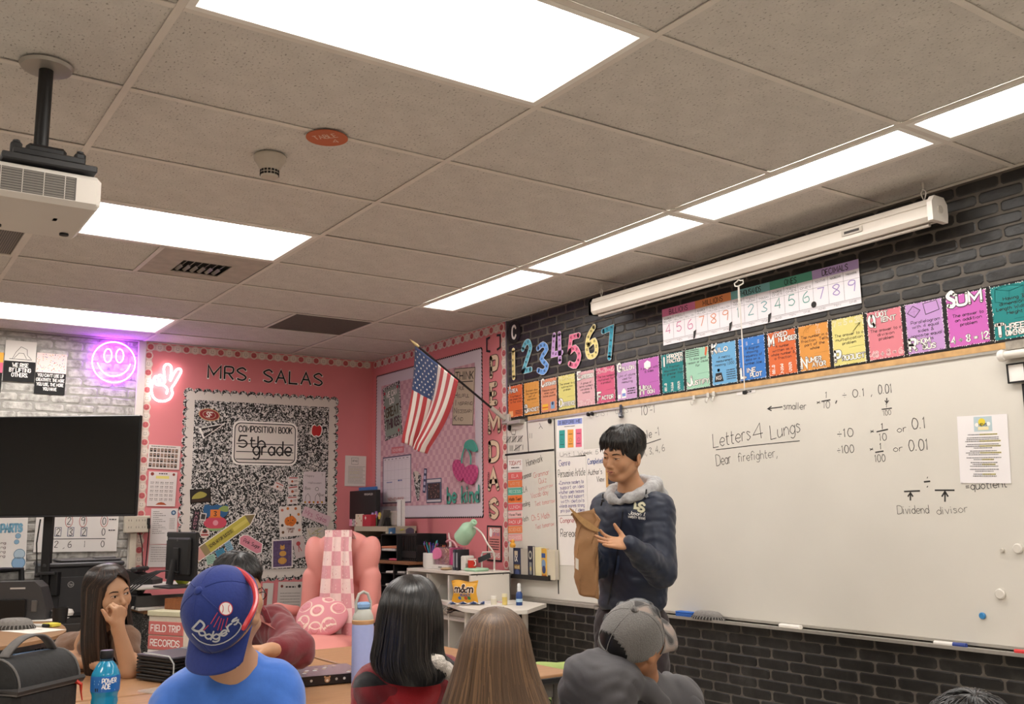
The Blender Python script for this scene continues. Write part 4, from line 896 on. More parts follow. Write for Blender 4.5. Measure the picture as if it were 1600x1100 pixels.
NB([(473.5,737),(508.5,737),(508,787.5),(474,787)],'#d8cdd0','halloween_drawing','child drawing with two ghosts and happy halloween','drawing',None,d_hall)
def d_pump(S):
    S.m.flat([S.u(.5+.27*math.cos(t_),.5+.17*math.sin(t_)*(1+.1*math.cos(5*t_))) for t_ in [2*PI*k/20 for k in range(20)]],.001,M('#d8752c'))
    for a in (-.12,0,.12): S.line([(.5+a,.34),(.5+a*1.4,.5),(.5+a,.66)],.002,M('#9a4a1c'),L=3)
    S.rect(.47,.66,.53,.74,M('#5b4a24'),3); S.disc(.4,.52,.02,mk_,4); S.disc(.6,.52,.02,mk_,4); S.line([(.4,.42),(.5,.45),(.6,.42)],.0025,mk_,L=4); S.text('Happy',.5,.22,.08,M('#7a3a24'),w=.32,st=.17,align='c'); S.text('Fall',.5,.12,.08,M('#7a3a24'),w=.22,st=.17,align='c')
    for a,b2,c_ in ((.15,.88,'#c06a58'),(.4,.92,'#c9793a'),(.75,.9,'#bb6a3a'),(.87,.7,'#c9793a'),(.88,.18,'#c77a6a'),(.15,.15,'#6a4a34'),(.8,.42,'#4a3a2c'),(.13,.38,'#3c3430')): S.disc(a,b2,.05,M(c_),2,n=7)
NB([(434.5,792),(469,789.5),(473.5,836),(438,839.5)],'#e0d6cf','pumpkin_print','white sheet with an orange pumpkin and happy fall lettering','drawing',None,d_pump)
NB([(476,789),(515.5,808.5),(514.5,822),(471,807)],'#d9bcc4','name_strip','pale pink strip of handwriting slanting over the board edge','paper',None,lambda S: S.text('Mrs. Salas',.08,.25,.5,M('#b86a86'),w=.8,st=.1,jit=.02),lift=.012)
def d_flo(S):
    for k in range(26): S.line([(.5+.42*math.cos(k),.5+.45*math.sin(k*1.7)),(.5+.3*math.cos(k*1.3+1),.5+.3*math.sin(k*1.7+.5))],.003,M(['#b9a94c','#7f8f5c','#c98a8c','#8f8fb0'][k % 4]),L=2)
    S.text('20',.45,.45,.14,M('#b4434f'),w=.2,st=.12)
NB([(478,821.5),(513,827),(500.5,856.5),(481,866)],'#cfc6bd','floral_drawing','pale drawing of scattered flowers low on the board right side','drawing',None,d_flo,lift=.009)
NB([(458,840.5),(475,838.5),(479,867),(461,875.5)],'#cdbdbb','ribbon_drawing','pale sheet with a small red ribbon drawing','drawing',None,lambda S: (S.disc(.45,.7,.11,M('#b5474a')),S.line([(.45,.6),(.35,.3)],.006,M('#b5474a')),S.line([(.45,.6),(.6,.3)],.006,M('#b5474a'))),lift=.0075)
def d_cat(S):
    S.rect(.06,.05,.94,.95,M('#5e4a6c',noise=.35,nscale=60));
    for a,b2,r_ in ((.5,.25,.16),(.52,.5,.13),(.5,.7,.09)): S.disc(.5 if r_ > .15 else a,b2,r_,M('#cf9a4e'),2,rz=r_*.75)
    for s_ in (-1,1): S.m.flat([S.u(*q) for q in ((.5+s_*.1,.74),(.5+s_*.02,.76),(.5+s_*.09,.82))],.0012,M('#cf9a4e')); S.line([(.5+s_*.1,.12),(.5+s_*.15,.25),(.5+s_*.1,.38)],.002,M('#7f4f20'),L=4)
NB([(428,843),(455.5,842),(459.5,886),(421.5,889)],'#ded5d2','pumpkin_drawing','white sheet with stacked pumpkins on purple, lowest of the drawings','drawing',None,d_cat,lift=.011)
A = [onb(*q) for q in ((373.5,839),(380,835),(387,835.5),(410.5,850),(408.5,864.5),(401,866.5),(373,850))]; m = MB(); m.flat(A,.009,WHT,mp0); cc_ = (sum(a[0] for a in A)/7,sum(a[1] for a in A)/7); m.flat([(cc_[0]+(a[0]-cc_[0])*.93,cc_[1]+(a[1]-cc_[1])*.9) for a in A],.0095,M('#e08f9f'),mp0); m.text('Pink Sugar',cc_[0]-.06,cc_[1]+.012,.03,.010,mk_,w=.15,st=.12,rot=-.42)
m.build('paper_tag',None,(.012,(Y0+Y1)/2,(Z0+Z1)/2),(0,0,PI/2),label='pink paper tag with small black script on the marbled board',category='tag')
# pencil cutout
p0,p1 = np.array(onb(316,862)),np.array(onb(398,804)); d = p1-p0; L = np.linalg.norm(d); d /= L; n_ = np.array((-d[1],d[0])); m = MB(); hw = .045
def pq(a,s_): return tuple(p0+d*a*L+n_*s_*hw)
m.flat([pq(-.13,1.15),pq(.86,1.15),pq(1.03,.0),pq(.86,-1.15),pq(-.13,-1.15)],.008,WHT,mp0); m.flat([pq(-.12,1),pq(0,1),pq(0,-1),pq(-.12,-1)],.0085,M('#dba398'),mp0); m.flat([pq(0,1),pq(.1,1),pq(.1,-1),pq(0,-1)],.0085,M('#9c8a62'),mp0)
for k,c_ in enumerate(('#c9bb52','#ddd06c','#c9bb52')): m.flat([pq(.1,1-k*.667),pq(.85,1-k*.667),pq(.85,.333-k*.667),pq(.1,.333-k*.667)],.0085,M(c_),mp0)
m.flat([pq(.85,1),pq(1.0,0),pq(.85,-1)],.0087,M('#8a7a54'),mp0); m.flat([pq(.1,.45),pq(.58,.45),pq(.58,-.45),pq(.1,-.45)],.0092,M('#b9aa48'),mp0); q = pq(.13,-.25); m.text('SCHOLAR FOR SUCCESS',q[0],q[1],.024,.0098,mk_,w=.42*L,st=.14,rot=math.atan2(d[1],d[0]))
m.build('paper_pencil',None,(.012,(Y0+Y1)/2,(Z0+Z1)/2),(0,0,PI/2),label='large yellow paper pencil slanting across the marbled board',category='cutout')
def d_note(S): [S.scrib(.12,.85,.75-.18*k,.05,M('#3f5a60')) for k in range(4)]
for q,c_,lb in (([(320.5,869.5),(334.5,865),(338.5,879),(325,882)],'#a9cdb8','mint green sticky note under the paper pencil'),([(335.5,862),(348.5,855.5),(353.5,867),(341.5,873)],'#4f97bb','blue sticky note under the paper pencil'),([(351.5,848),(362,843),(362,858.5),(354,863)],'#8fb9cf','light blue sticky note, highest of the notes'),([(338,879),(350,872),(354,884),(342,892)],'#5b9cc0','blue sticky note nearest the dark haired head')): NB(q,c_,'sticky_note',lb,'note',None,d_note)
p = WB(337,808,.016); m = MB(); blob(m,[(-.1,.03),(-.09,.1),(-.03,.09),(.0,.1),(.06,.09),(.09,.1),(.1,.04),(.07,.0),(0,-.02),(-.07,0)],0,M('#2f5f8c')); blob(m,[(.02,.06),(.06,.09),(.1,.08),(.09,.04)],.0006,M('#8fa35c')); m.rect(-.045,.0,.035,.06,.001,'#e2813a'); m.rect(-.055,-.005,.045,.005,.0014,'#d8752c'); blob(m,[(-.095,-.05),(-.07,-.01),(0,.005),(.07,-.01),(.09,-.05),(.06,-.085),(0,-.09),(-.06,-.085)],.001,M('#cf4f62')); blob(m,[(-.09,-.09),(0,-.075),(.08,-.09),(0,-.11)],.0008,M('#8fae74')); m.text('3',-.015,.01,.035,.0016,mk_,w=.02,st=.18); m.disc(0,-.045,.022,.0016,M('#e598a4'))
m.build('paper_cutout',None,p,(0,0,PI/2),label='colourful paper cutout with a pink pumpkin and orange hat',category='cutout')
NB([(300.5,797.5),(311.5,799),(310,829),(300,828)],'#3a3236','word_strip','dark strip with stacked pink letters at the board left edge','paper',None,lambda S: [S.text(c_,.5,.82-.19*k,.13,M('#cf94a4'),w=.4,st=.16,align='c') for k,c_ in enumerate('HAPPY')])
NB([(313,801),(323,802),(321,814.5),(312.5,813)],'#cfc8c4','photo_print','tiny black and white photo beside the colourful cutout','photo',None,lambda S: S.rect(.15,.2,.85,.85,M('#3c3a3a')))
p = WB(320,833,.017); m = MB(); m.disc(0,0,.04,0,M('#ddd0c8')); m.rect(-.02,0,.02,.02,.0006,'#8c3a34'); m.disc(0,.018,.014,.0009,M('#3c3434')); m.rect(-.03,-.02,.03,-.008,.0006,'#a8433f'); m.build('round_sticker',None,p,(0,0,PI/2),label='round white sticker just above the pencil eraser end',category='sticker')
p = WB(309,874,.016); m = MB()
for k in range(10): a = k*PI/5; m.flat([(.012*math.cos(a-.25),.012*math.sin(a-.25)),(.036*math.cos(a),.036*math.sin(a)),(.012*math.cos(a+.25),.012*math.sin(a+.25))],0,M('#d6ad3a'))
m.disc(0,0,.016,.0006,M('#5a3a1c')); m.build('paper_sunflower',None,p,(0,0,PI/2),label='small paper sunflower at the edge of the monitor',category='cutout')

# ---- papers left and right of the board
def d_class(S):
    S.scrib(.08,.85,.92,.03,mk_)
    for j in range(4):
        for k in range(8): S.rect(.05+.112*k,.7-.21*j,.05+.112*k+.085,.86-.21*j,M(['#4a4038','#6b5a50','#8a7468','#3c3836'][(k*3+j) % 4]),1); S.rect(.07+.112*k,.78-.21*j,.12+.112*k,.83-.21*j,M('#b08c78'),2)
NB([(231,694),(281.5,697.5),(281,734),(231,732)],'#ded2cc','class_photo_sheet','sheet of small class portraits below the neon hand sign','photo sheet',None,d_class,lift=0)
def d_menu(S):
    S.disc(.12,.93,.05,M('#8c3c34')); S.disc(.88,.93,.04,M('#8c3c34')); S.scrib(.35,.65,.93,.03,mk_); S.rect(.25,.8,.72,.88,M('#e6d77a'))
    for j in range(5):
        for k in range(5): S.scrib(.08+.17*k,.2+.17*k,.68-.12*j,.025,M('#8a7f7a')); S.scrib(.08+.17*k,.2+.17*k,.64-.12*j,.02,M('#a09894'))
    S.m.flat([S.u(*q) for q in ((.3,.04),(.7,.04),(.6,.1),(.5,.12),(.4,.1))],.001,M('#b0532c'))
NB([(231,736),(275.5,738.5),(275,791),(231,791)],'#e0d6d2','lunch_menu','white monthly menu sheet on the pink wall below portraits','sheet',None,d_menu,lift=.001)
def d_doc(S):
    S.disc(.84,.88,.07,M('#46688c')); S.disc(.84,.88,.035,M('#a8bccb'),2)
    for k in range(12): S.scrib(.08,.3+.25*((k*7) % 3)/2,.9-.055*k,.02,M('#8b8683'))
    S.rect(.08,.42,.6,.425,mk_); [S.scrib(.7,.9,.7-.045*k,.015,M('#8b8683')) for k in range(7)]
NB([(238,795),(277,794),(276.5,850),(232,850)],'#dcd5d2','printed_form','white printed form with blue round seal above the monitor','sheet',None,d_doc,lift=.001)
NB([(232,851),(276,851),(276,886),(231.5,886)],'#d5cecb','printed_form','white printed form partly hidden behind the monitor','sheet',None,lambda S: [S.scrib(.08,.9,.85-.1*k,.03,M('#8b8683')) for k in range(7)],lift=.0022)
def d_let(S):
    S.line([(.3,.72),(.3,.93),(.62,.93),(.62,.72)],.002,mk_,closed=True); S.text('OFFICE',.46,.8,.06,mk_,w=.24,st=.12,align='c')
    for k in range(13): S.scrib(.15,.85 if k % 3 else .95,.64-.045*k,.012,M('#77716d')); (S.rect(.2,.64-.045*k,.7,.655-.045*k,M('#e0d48a'),1) if k in (2,4,5,8) else None)
NB([(540,712),(572,712.5),(571.5,760.5),(538,759)],'#ddd3ce','letter_sheet','typed white letter pinned right of the marbled board','sheet',None,d_let,lift=0)
NB([(433.5,909.5),(472.5,908.5),(472.5,955),(433.5,955)],'#cdc4be','certificate','printed certificate under the board beside the pink armrest','sheet',None,lambda S: (S.scrib(.3,.7,.8,.05,mk_),S.disc(.15,.85,.05,M('#7a3a34')),S.disc(.85,.85,.06,mk_),[S.scrib(.1,.9,.6-.1*k,.02,M('#77716d')) for k in range(5)]),lift=.001)
NB([(409,911),(426,911),(426,955),(409,955)],'#d4ccc6','printed_form','narrow white sheet beside the face of the maroon jacket pupil','sheet',None,lambda S: S.rect(.2,.2,.5,.8,M('#b0504f')),lift=.001)

# ---- lilac checked board on the right wall
m_chk = bpy.data.materials.new('lilac_checks'); m_chk.use_nodes = True; nt,b = nodes(m_chk); b.inputs['Roughness'].default_value = .85
ck = TX(nt,'ShaderNodeTexChecker',Scale=22.0); ck.inputs['Color1'].default_value = C('#d6aeb4'); ck.inputs['Color2'].default_value = C('#c698a2'); nt.links.new(ck.outputs[0],b.inputs['Base Color'])
A,B_ = WR(590,587),WR(755.5,545); D = WR(755.5,808); xa,xb,za,zb_ = A.x,(B_.x+D.x)/2,D.z,(A.z+B_.z)/2
t = T('lilac_board','lilac checked bulletin board with white wavy border on the pink wall','bulletin board',((xa+xb)/2,-.007,(za+zb_)/2)); W_,H_ = xb-xa,zb_-za
m = MB(); scallop(m,W_,H_,.011,mk_,.001,.004,60,44); scallop(m,W_-.02,H_-.02,.011,M('#d6cbd2',.8),.002,.004,60,44); m.build('wavy_border',t)
MB().box((0,-.0035,0),(W_-.2,.002,H_-.2),m_chk).build('checked_panel',t)
S = Sheet('r',[(596.5,607),(623.5,595.5),(629.5,677),(603.5,689.5)],None,off=.014); S.m.box((0,.0006,0),(S.w,.0012,S.h),m_comp); S.rect(.07,.06,.93,.94,M('#8f9a8e',.8))
S.text('WE CAN',.5,.78,.1,WHT,w=.6,st=.18,align='c'); S.text('DO',.5,.64,.1,WHT,w=.25,st=.18,align='c'); S.text('GREAT',.5,.42,.16,M('#4d4430'),w=.75,st=.2,align='c'); S.text('THINGS',.5,.2,.16,M('#4a2f38'),w=.75,st=.2,align='c')
for a,b2 in ((.1,.88),(.86,.9),(.06,.62),(.82,.1)): S.disc(a,b2,.035,M('#b8404c'),3,n=6)
S.build('poster','green grey great things poster with marbled edge on the lilac board','poster')
S = Sheet('r',[(709.5,576),(742,573.5),(739.5,664.5),(707,664.5)],'#c4b39c',off=.014); S.border(.006,M('#4a403a')); S.text('THINK',.5,.8,.13,mk_,w=.86,st=.15,align='c'); S.rect(.08,.75,.92,.765,mk_)
for k,(a,w_) in enumerate((('T','RUE'),('H','ELPFUL'),('I','NSPIRING'),('N','ECESSARY'),('K','IND'))): S.text(a,.08,.62-.135*k,.085,M('#5f5a5c'),w=.12,st=.2); S.text(w_,.26,.62-.135*k,.055,mk_,w=.085*len(w_),st=.14)
S.build('poster','tan think poster with five stacked lines behind the flag pole','poster')
S = Sheet('r',[(597.5,714.5),(642.5,709.5),(642.5,785),(598.5,788)],'#ded4d8',off=.014); S.border(.012,M('#6a5d70'))
[S.line([(.04+.131*k,.1),(.04+.131*k,.9)],.0012,M('#9c8f98'),L=2) for k in range(8)]; [S.line([(.04,.9-.2*k),(.96,.9-.2*k)],.0012,M('#9c8f98'),L=2) for k in range(5)]; [S.scrib(.06+.131*k,.12+.131*k,.93,.015,mk_) for k in range(7)]; S.text('NOVEMBER',.2,.06,.06,M('#c9736c'),w=.55,st=.16); S.scrib(.55,.7,.46,.03,M('#5a6aa0')); S.scrib(.15,.35,.44,.02,M('#5a6aa0'))
S.build('wall_calendar','white month calendar with purple frame low on the lilac board','calendar')
S = Sheet('r',[(611.5,699),(631,697),(631,707),(611.7,709)],'#cf7a80',off=.014); S.text('NOVEMBER',.5,.3,.4,M('#eecbc8'),w=.8,st=.16,align='c'); S.build('month_label','pink month label above the calendar','label')
m = MB(); P = [WR(*q,.016) for q in ((646,737),(656.5,741),(658,745),(654.5,781),(652,783),(649.5,772),(645.5,742))]; c_ = sum(P,Vector())/7; Q = [((p.x-c_.x),p.z-c_.z) for p in P]; m.flat(Q,0,m_comp); m.flat([(x*.55-.008,z*.42+.07) for x,z in Q],.001,M('#cfc4b4')); m.line([(-.01,.13),(.0,.17)],.006,.001,M('#a8434a')); m.build('cup_sticker',None,c_,label='tall patterned drink cup cutout right of the calendar',category='sticker')
S = Sheet('r',[(665,733),(669,732.5),(662.5,770),(658,768)],'#4a4a66',off=.016); [S.rect(.15,.08+.24*k,.85,.22+.24*k,M('#b9b4c8')) for k in range(4)]; S.build('film_strip','slanted dark film strip between cup cutout and framed photo','sticker')
S = Sheet('r',[(666,748.5),(689.5,746.5),(690,785),(666.5,786)],'#5d6378',off=.015); S.rect(.04,.84,.96,.96,M('#cfc6c8')); S.rect(.1,.16,.9,.8,M('#3e2f30')); r = random.Random(3)
for k in range(60): S.disc(r.uniform(.14,.86),r.uniform(.2,.76),.022,M(['#a06a5c','#7c4a44','#c9a08c','#5a4a54'][k % 4]),2,n=6)
S.rect(.04,.04,.96,.12,M('#cfc6c8')); S.build('framed_photo','framed group photo on the lilac board','photo')
# cherries
p = WR(728,740,.016); m = MB()
m_ch = M('#c9528a',.6).copy(); nt,b = nodes(m_ch); ck = TX(nt,'ShaderNodeTexChecker',Scale=36.0); ck.inputs['Color1'].default_value = C('#cc5688'); ck.inputs['Color2'].default_value = C('#b84277'); nt.links.new(ck.outputs[0],b.inputs['Base Color'])
def PW(lst): return [((WR(*q,.016).x-p.x),WR(*q,.016).z-p.z) for q in lst]
tch = T('paper_cherries','pair of pink checked cherries with teal stem and leaf','cutout',p)
for i,Q in enumerate((PW([(710,722),(716,718),(724,725),(727,738),(724,749),(719,752),(713,745),(709,733)]),PW([(724,735),(730,730),(738,726),(746,729),(747,742),(742,755),(736,757),(728,752)]))):
    m = MB(); Qs = smooth2(Q,True); m.prism(Qs,-.012-.004*i,0,m_ch,mp=lambda x,z,y: (x,y,z)); m.build('cherry',tch)
m = MB(); mteal = M('#4fa593',.6)
for Q in (PW([(723,724),(724,712),(728,699),(733,697)]),PW([(737,728),(737,712),(731,700),(729,697)])): m.tube([(x,-.01,z) for x,z in smooth2(Q,False)],.006,mteal,n=6)
m.build('stem',tch); m = MB(); Qs = smooth2(PW([(727,699),(730,690),(738,687),(744,694),(747,704),(742,706),(734,702)]),True); m.prism(Qs,-.014,0,mteal,mp=lambda x,z,y: (x,y,z)); m.build('leaf',tch)
letters('be kind','r',(699,786),(748,783),24,'teal be kind letters under the cherries','#4fa593','#3a8577',.13,.02,bounce=.03,off=.02)
for ch,x0,x1,y0,y1 in (('P',765,779.5,554,592),('E',765,777,596,635),('M',761,783.5,641,679),('D',762.5,781,687,724),('A',761,781.5,731,768.5),('S',763.5,780,776,813)):
    p0 = WR((x0+x1)/2,y1,.011); h_ = WR((x0+x1)/2,y0).z-p0.z; w_ = WR(x1,(y0+y1)/2).x-WR(x0,(y0+y1)/2).x; m = MB(); m.text(ch,0,h_*.14,h_*.72,.0006,M('#e2c6a8',.7),w=w_*.66,st=.27,align='c',outline=BLK,ow=.035)
    m.text({'P': 'PARENTHESES','E': 'EXPONENT','M': 'MULTIPLY','D': 'DIVISION','A': 'ADDITION','S': 'SUBTRACT'}[ch],-w_*.32,h_*.16,.018,.0022,mk_,w=h_*.66,st=.18,rot=PI/2)
    m.build('large_letter',None,p0,label=f'cream letter {ch} with black outline in the vertical column',category='letter',group='column of cream letters')
p0 = WR(771,548,.011); m = MB(); hh = WR(771,525).z-p0.z
for s_ in (-1,1): m.line([(s_*.045,hh*.95),(s_*.09,hh*.9),(s_*.09,hh*.1),(s_*.045,0)],.016,0,mk_)
m.build('bracket_cutout',None,p0,label='pair of black bracket shapes above the letter column',category='cutout')
S = Sheet('r',[(761,821),(784.5,821.5),(783.5,878.5),(760.5,876)],'#2b2426',off=.011); S.rect(.08,.05,.92,.95,M('#d98a84')); S.m.flat([S.u(*q) for q in smooth2([(.18,.72),(.2,.9),(.32,.92),(.38,.8),(.32,.68)],True)],.001,WHT); S.text('ORDER',.4,.82,.09,WHT,w=.46,st=.22); S.text('OF THE',.45,.72,.07,M('#a38fb0'),w=.4,st=.2)
[S.scrib(.2,.82,.6-.07*k,.03,mk_) for k in range(5)]; S.text('PEMDAS',.5,.12,.12,WHT,w=.72,st=.18,align='c'); S.build('poster','narrow pink order poster with black edge behind the green lamp','poster')

# ================================================================ grey brick corner
NQ = lambda q,c_,n,lb,dr,cat='poster': NB(q,c_,n,lb,cat,None,dr,lift=0)
def d_rise(S):
    S.rect(0,.5,1,1,M('#d8d2ca')); S.line([(.25,.56),(.35,.72),(.5,.86),(.7,.8),(.72,.66),(.85,.57)],.003,mk_,L=2); S.line([(.3,.57),(.45,.7),(.6,.7),(.7,.57)],.003,mk_,L=2); S.line([(.15,.55),(.88,.55)],.004,mk_,L=2)
    for k,t_ in enumerate(('WE RISE','BY LIFTING','OTHERS.')): S.text(t_,.52,.36-.12*k,.09,WHT,w=[.5,.68,.52][k],st=.2,align='c')
NQ([(7.6,531),(56,535),(55,598),(6,595)],'#1b1a1a','poster','black and white we rise poster with a sketch on top',d_rise)
def d_use(S):
    S.rect(0,.52,1,1,M('#e3cfc9')); r = random.Random(9)
    for k in range(110): a,b2 = r.uniform(.03,.97),r.uniform(.55,.98); S.line([(a,b2),(a+r.uniform(-.03,.03),b2+r.uniform(-.02,.02))],.004,M(['#b4444c','#d98a3c','#6a5a9c','#3a3a3a','#d9b34c'][k % 5]),L=2)
    for k,t_ in enumerate(("YOU CAN'T USE UP",'CREATIVITY. THE MORE','YOU USE, THE MORE','YOU HAVE')): S.text(t_,.5,.42-.11*k,.07,WHT,w=[.85,.92,.88,.44][k],st=.18,align='c')
NQ([(57,551),(104,554),(102,618),(54,614)],'#1b1a1a','poster','creativity poster with confetti on top and black lower half',d_use)
NQ([(-42,547),(4,551),(3,614),(-44,611)],'#1b1a1a','poster','bright orange and pink poster cut by the left edge',lambda S: (S.rect(0,.5,1,.75,M('#d9607c')),S.rect(0,.75,1,1,M('#e8a83c'))))
# neon signs
def neon(name,label,org,paths,r_,col,emit,backer=None):
    t = T(name,label,'neon sign',org,PI/2); mm = M(col,.4,emit=emit)
    for P,cl in paths:
        m = MB(); m.tube([(x,-.022,z) for x,z in P],r_,mm,n=8,closed=cl,caps=True); m.build('glowing_tube',t)
    if backer:
        for P in backer: m = MB(); m.prism(P,-.012,-.008,M('#d8d0d8',.15,spec=.6),mp=lambda x,z,y: (x,y,z)); m.build('clear_backing',t)
    return t
o = WB(177,566.5,.012)
def LB(o,q): p = WB(*q,.02); return (p.y-o.y,p.z-o.z)
R1 = (WB(211,566.5,.02).y-WB(143.5,566.5,.02).y)/2; ey = [LB(o,(168,556)),LB(o,(186.5,556.5))]
paths = [(arc(0,0,R1,0,2*PI,40)[:-1],True)]+[(arc(a[0],a[1],.028,0,2*PI,20,.053)[:-1],True) for a in ey]+[(smooth2([LB(o,q) for q in ((151.5,567),(158,579),(167.5,586.5),(178,588),(190,585),(198.5,578),(203,569))],False,4),False)]
neon('neon_smiley','round purple neon smiley face sign on the grey brick',o,paths,.0055,'#b84dff',26)
o = WB(260,598,.012); Z = lambda lst: [LB(o,(x/5,y/5+500)) for x,y in lst]
paths = [(smooth2(Z([(1225,455),(1240,432),(1262,440),(1282,470),(1282,440),(1276,380),(1292,350),(1318,350),(1336,376),(1330,440),(1326,478),(1350,430),(1376,390),(1402,384),(1412,402),(1400,430),(1360,500),(1336,536),(1344,575),(1320,618),(1275,636),(1225,630),(1192,600),(1180,550),(1190,490),(1204,452),(1216,440)]),True,3),True),
         (smooth2(Z([(1200,452),(1214,500),(1240,498),(1242,462)]),False,4),False),(smooth2(Z([(1240,470),(1252,500),(1282,490),(1286,460)]),False,4),False),(smooth2(Z([(1214,505),(1250,510),(1280,515),(1304,545),(1296,580)]),False,4),False)]
neon('neon_peace_hand','white neon peace hand sign glowing on the pink wall',o,paths,.0085,'#fff2f4',5)
# chart papers under the television
S = Sheet('b',[(55,803),(184,803),(184,861.5),(54,862.5)],None,off=.012); S.m.box((0,.0006,0),(S.w,.0012,S.h),m_pap)
def nrow(t,y,h_,xs_): [S.text(c_,x,y,h_,mk_,w=.04 if c_ != '1' else .008,st=.09,align='c') for c_,x in zip(t,xs_)]
XS = (.4,.55,.7,.87); XS = (.27,.42,.58,.8)
nrow('290',.72,.18,(.39,.56,.82)); nrow('2320',.43,.18,(.27,.42,.58,.82)); nrow('2610',.12,.16,(.26,.42,.6,.82)); S.text('+',.1,.48,.1,mk_,w=.04,st=.1); S.text(',',.34,.1,.1,mk_,w=.02,st=.12)
for a in (.39,.56,.82): S.line([(a+.045*math.cos(t_*PI/6),.81+.16*math.sin(t_*PI/6)) for t_ in range(12)],.004,M('#b9605c'),closed=True)
for a in (.27,.42,.58): S.line([(a-.035,.41),(a+.035,.41),(a+.035,.64),(a-.035,.64)],.004,M('#3c4a6c'),closed=True)
S.line([(.1,.34),(.85,.34)],.005,mk_); S.scrib(.88,.97,.84,.03,mk_); S.scrib(.88,.97,.55,.03,mk_); S.build('chart_paper','chart paper with an addition sum under the television','paper')
S = Sheet('b',[(-48,808),(42.5,808),(41,889.5),(-50,897)],None,off=.012); S.m.box((0,.0006,0),(S.w,.0012,S.h),m_pap); S.text('ANGLE PARTS',.1,.72,.14,M('#7fb4cf'),w=.8,st=.22,outline='#5a93b4',ow=.02)
for x,y,r_,c_ in ((.87,.78,.045,'#a9c4d4'),(.84,.64,.05,'#8fb4cc'),(.82,.53,.045,'#8fb4cc'),(.88,.3,.1,'#b4c6d2'),(.87,.14,.12,'#8fb0d0')): S.disc(x,y,r_,M('#4f7896')); S.disc(x,y,r_*.9,M(c_),2)
for k in range(4): S.text('reading',.35,.5-.08*k,.05,M('#6b4a4a'),w=.28,st=.12,jit=.02)
S.build('chart_paper','chart paper with blue bubble title and circles at the left edge','paper')
# power box and conduit
a,b2 = WB(193,806,.02),WB(231,832,.02); t = T('power_outlet_box','beige surface power box with sockets on the wall trim','outlet',(0.025,(a.y+b2.y)/2,(a.z+b2.z)/2),PI/2); W_,H_ = b2.y-a.y,a.z-b2.z
mb_ = M('#c9bfae',.5,noise=.03); MB().box((0,-.028,0),(W_,.05,H_),mb_,bev=.006).build('box',t); m = MB()
for k,x in enumerate((-.3,0,.24)):
    for z in (-.2,.2): m.rect(W_*x-.011,H_*z-.004,W_*x-.008,H_*z+.01,.0535,mk_); m.rect(W_*x+.008,H_*z-.004,W_*x+.011,H_*z+.01,.0535,mk_)
m.build('sockets',t); MB().box((W_*.42,-.062,.02),(.022,.018,.05),'#1d1b1b',bev=.003).box((W_*.44,-.062,-.02),(.02,.018,.03),'#1d1b1b',bev=.003).build('plug',t)
MB().box((-.02,-.014,-H_/2-.45),(.05,.026,.9),mb_,bev=.003).build('conduit',t)
MB().tube([(W_*.44,-.07,-.03),(W_*.43,-.05,-.2),(W_*.38,-.03,-.5),(W_*.4,-.04,-.9)],.004,'#1d1b1b',n=6).tube([(W_*.1,-.05,-H_/2),(W_*.25,-.03,-.16),(W_*.3,-.03,-.3),(W_*.42,-.03,-.36)],.004,'#1d1b1b',n=6).build('cord',t)
# ================================================================ ceiling things
dk,dk2 = M('#1b1a1b',.45,noise=.05),M('#2b2a2b',.5,noise=.05)
c = CZ(73,102); t = T('ceiling_projector','pale grey projector hanging from the ceiling on a black pole','projector',(c.x,c.y,H))
m = MB(); m.lathe([(0,0),(.07,0),(.078,-.004),(.072,-.014),(.03,-.018),(0,-.018)],M('#a8a29a',.35,metal=.5),n=28); m.build('ceiling_plate',t)
pb = Vector((4.79,-3.485,2.40))-Vector((c.x,c.y,H))
MB().cyl((0,0,-.01),(0,0,-.36),.021,dk,n=18).build('pole',t)
m = MB(); m.box((.06,.0,-.33),(.14,.11,.05),dk,bev=.01).box((.12,.0,-.36),(.16,.19,.02),dk,bev=.003).box((.14,.0,-.385),(.16,.25,.02),dk2,bev=.003)
for y_ in (-.085,.085): m.box((.16,y_,-.35),(.03,.03,.05),dk,bev=.006).cyl((.16,y_,-.335),(.16,y_,-.32),.010,dk,n=10)
m.build('bracket',t)
bx = Vector((4.745,-3.495,2.290))-Vector((c.x,c.y,H)); mp = M('#cbc4bb',.4,noise=.02,nscale=6); mpb = M('#b9b2a9',.45,noise=.03)
m = MB(); m.box(bx,(.38,.31,.10),mp,bev=.014).box(bx+Vector((0,0,-.036)),(.37,.30,.02),mpb,bev=.006).box(bx+Vector((0,.157,0)),(.3,.006,.05),mpb,bev=.002); m.build('body',t)
for k in range(9): MB().box(bx+Vector((.1905,-.025,.03-.0075*k)),(.003,.21,.003),M('#8b857e',.5),rot=Matrix.Rotation(.5,3,'Y')).build('vent_slat',t)
MB().box(bx+Vector((.1895,-.025,0)),(.002,.22,.068),M('#5b5753',.7)).build('vent_recess',t)
for k in range(4): MB().box(bx+Vector((.1907,-.11+.055*k,0)),(.003,.002,.07),mp).build('vent_rib',t)
m = MB(); m.lathe([(0,0),(.02,0),(.022,.006),(.018,.012),(0,.012)],mp,c=bx+Vector((.13,-.13,.042)),n=14); m.build('cap_knob',t)
MB().cyl(bx+Vector((-.12,-.08,-.048)),bx+Vector((-.12,-.08,-.056)),.014,dk,n=12).cyl(bx+Vector((-.12,.11,-.048)),bx+Vector((-.12,.11,-.056)),.014,dk,n=12).box(bx+Vector((.02,.06,-.048)),(.03,.012,.004),dk).box(bx+Vector((.04,.1,-.0475)),(.06,.05,.003),M('#a59e95',.5)).build('feet',t)
MB().box(bx+Vector((.1,-.08,-.0475)),(.012,.02,.003),M('#7a6cff',.3,emit=2)).build('status_light',t)
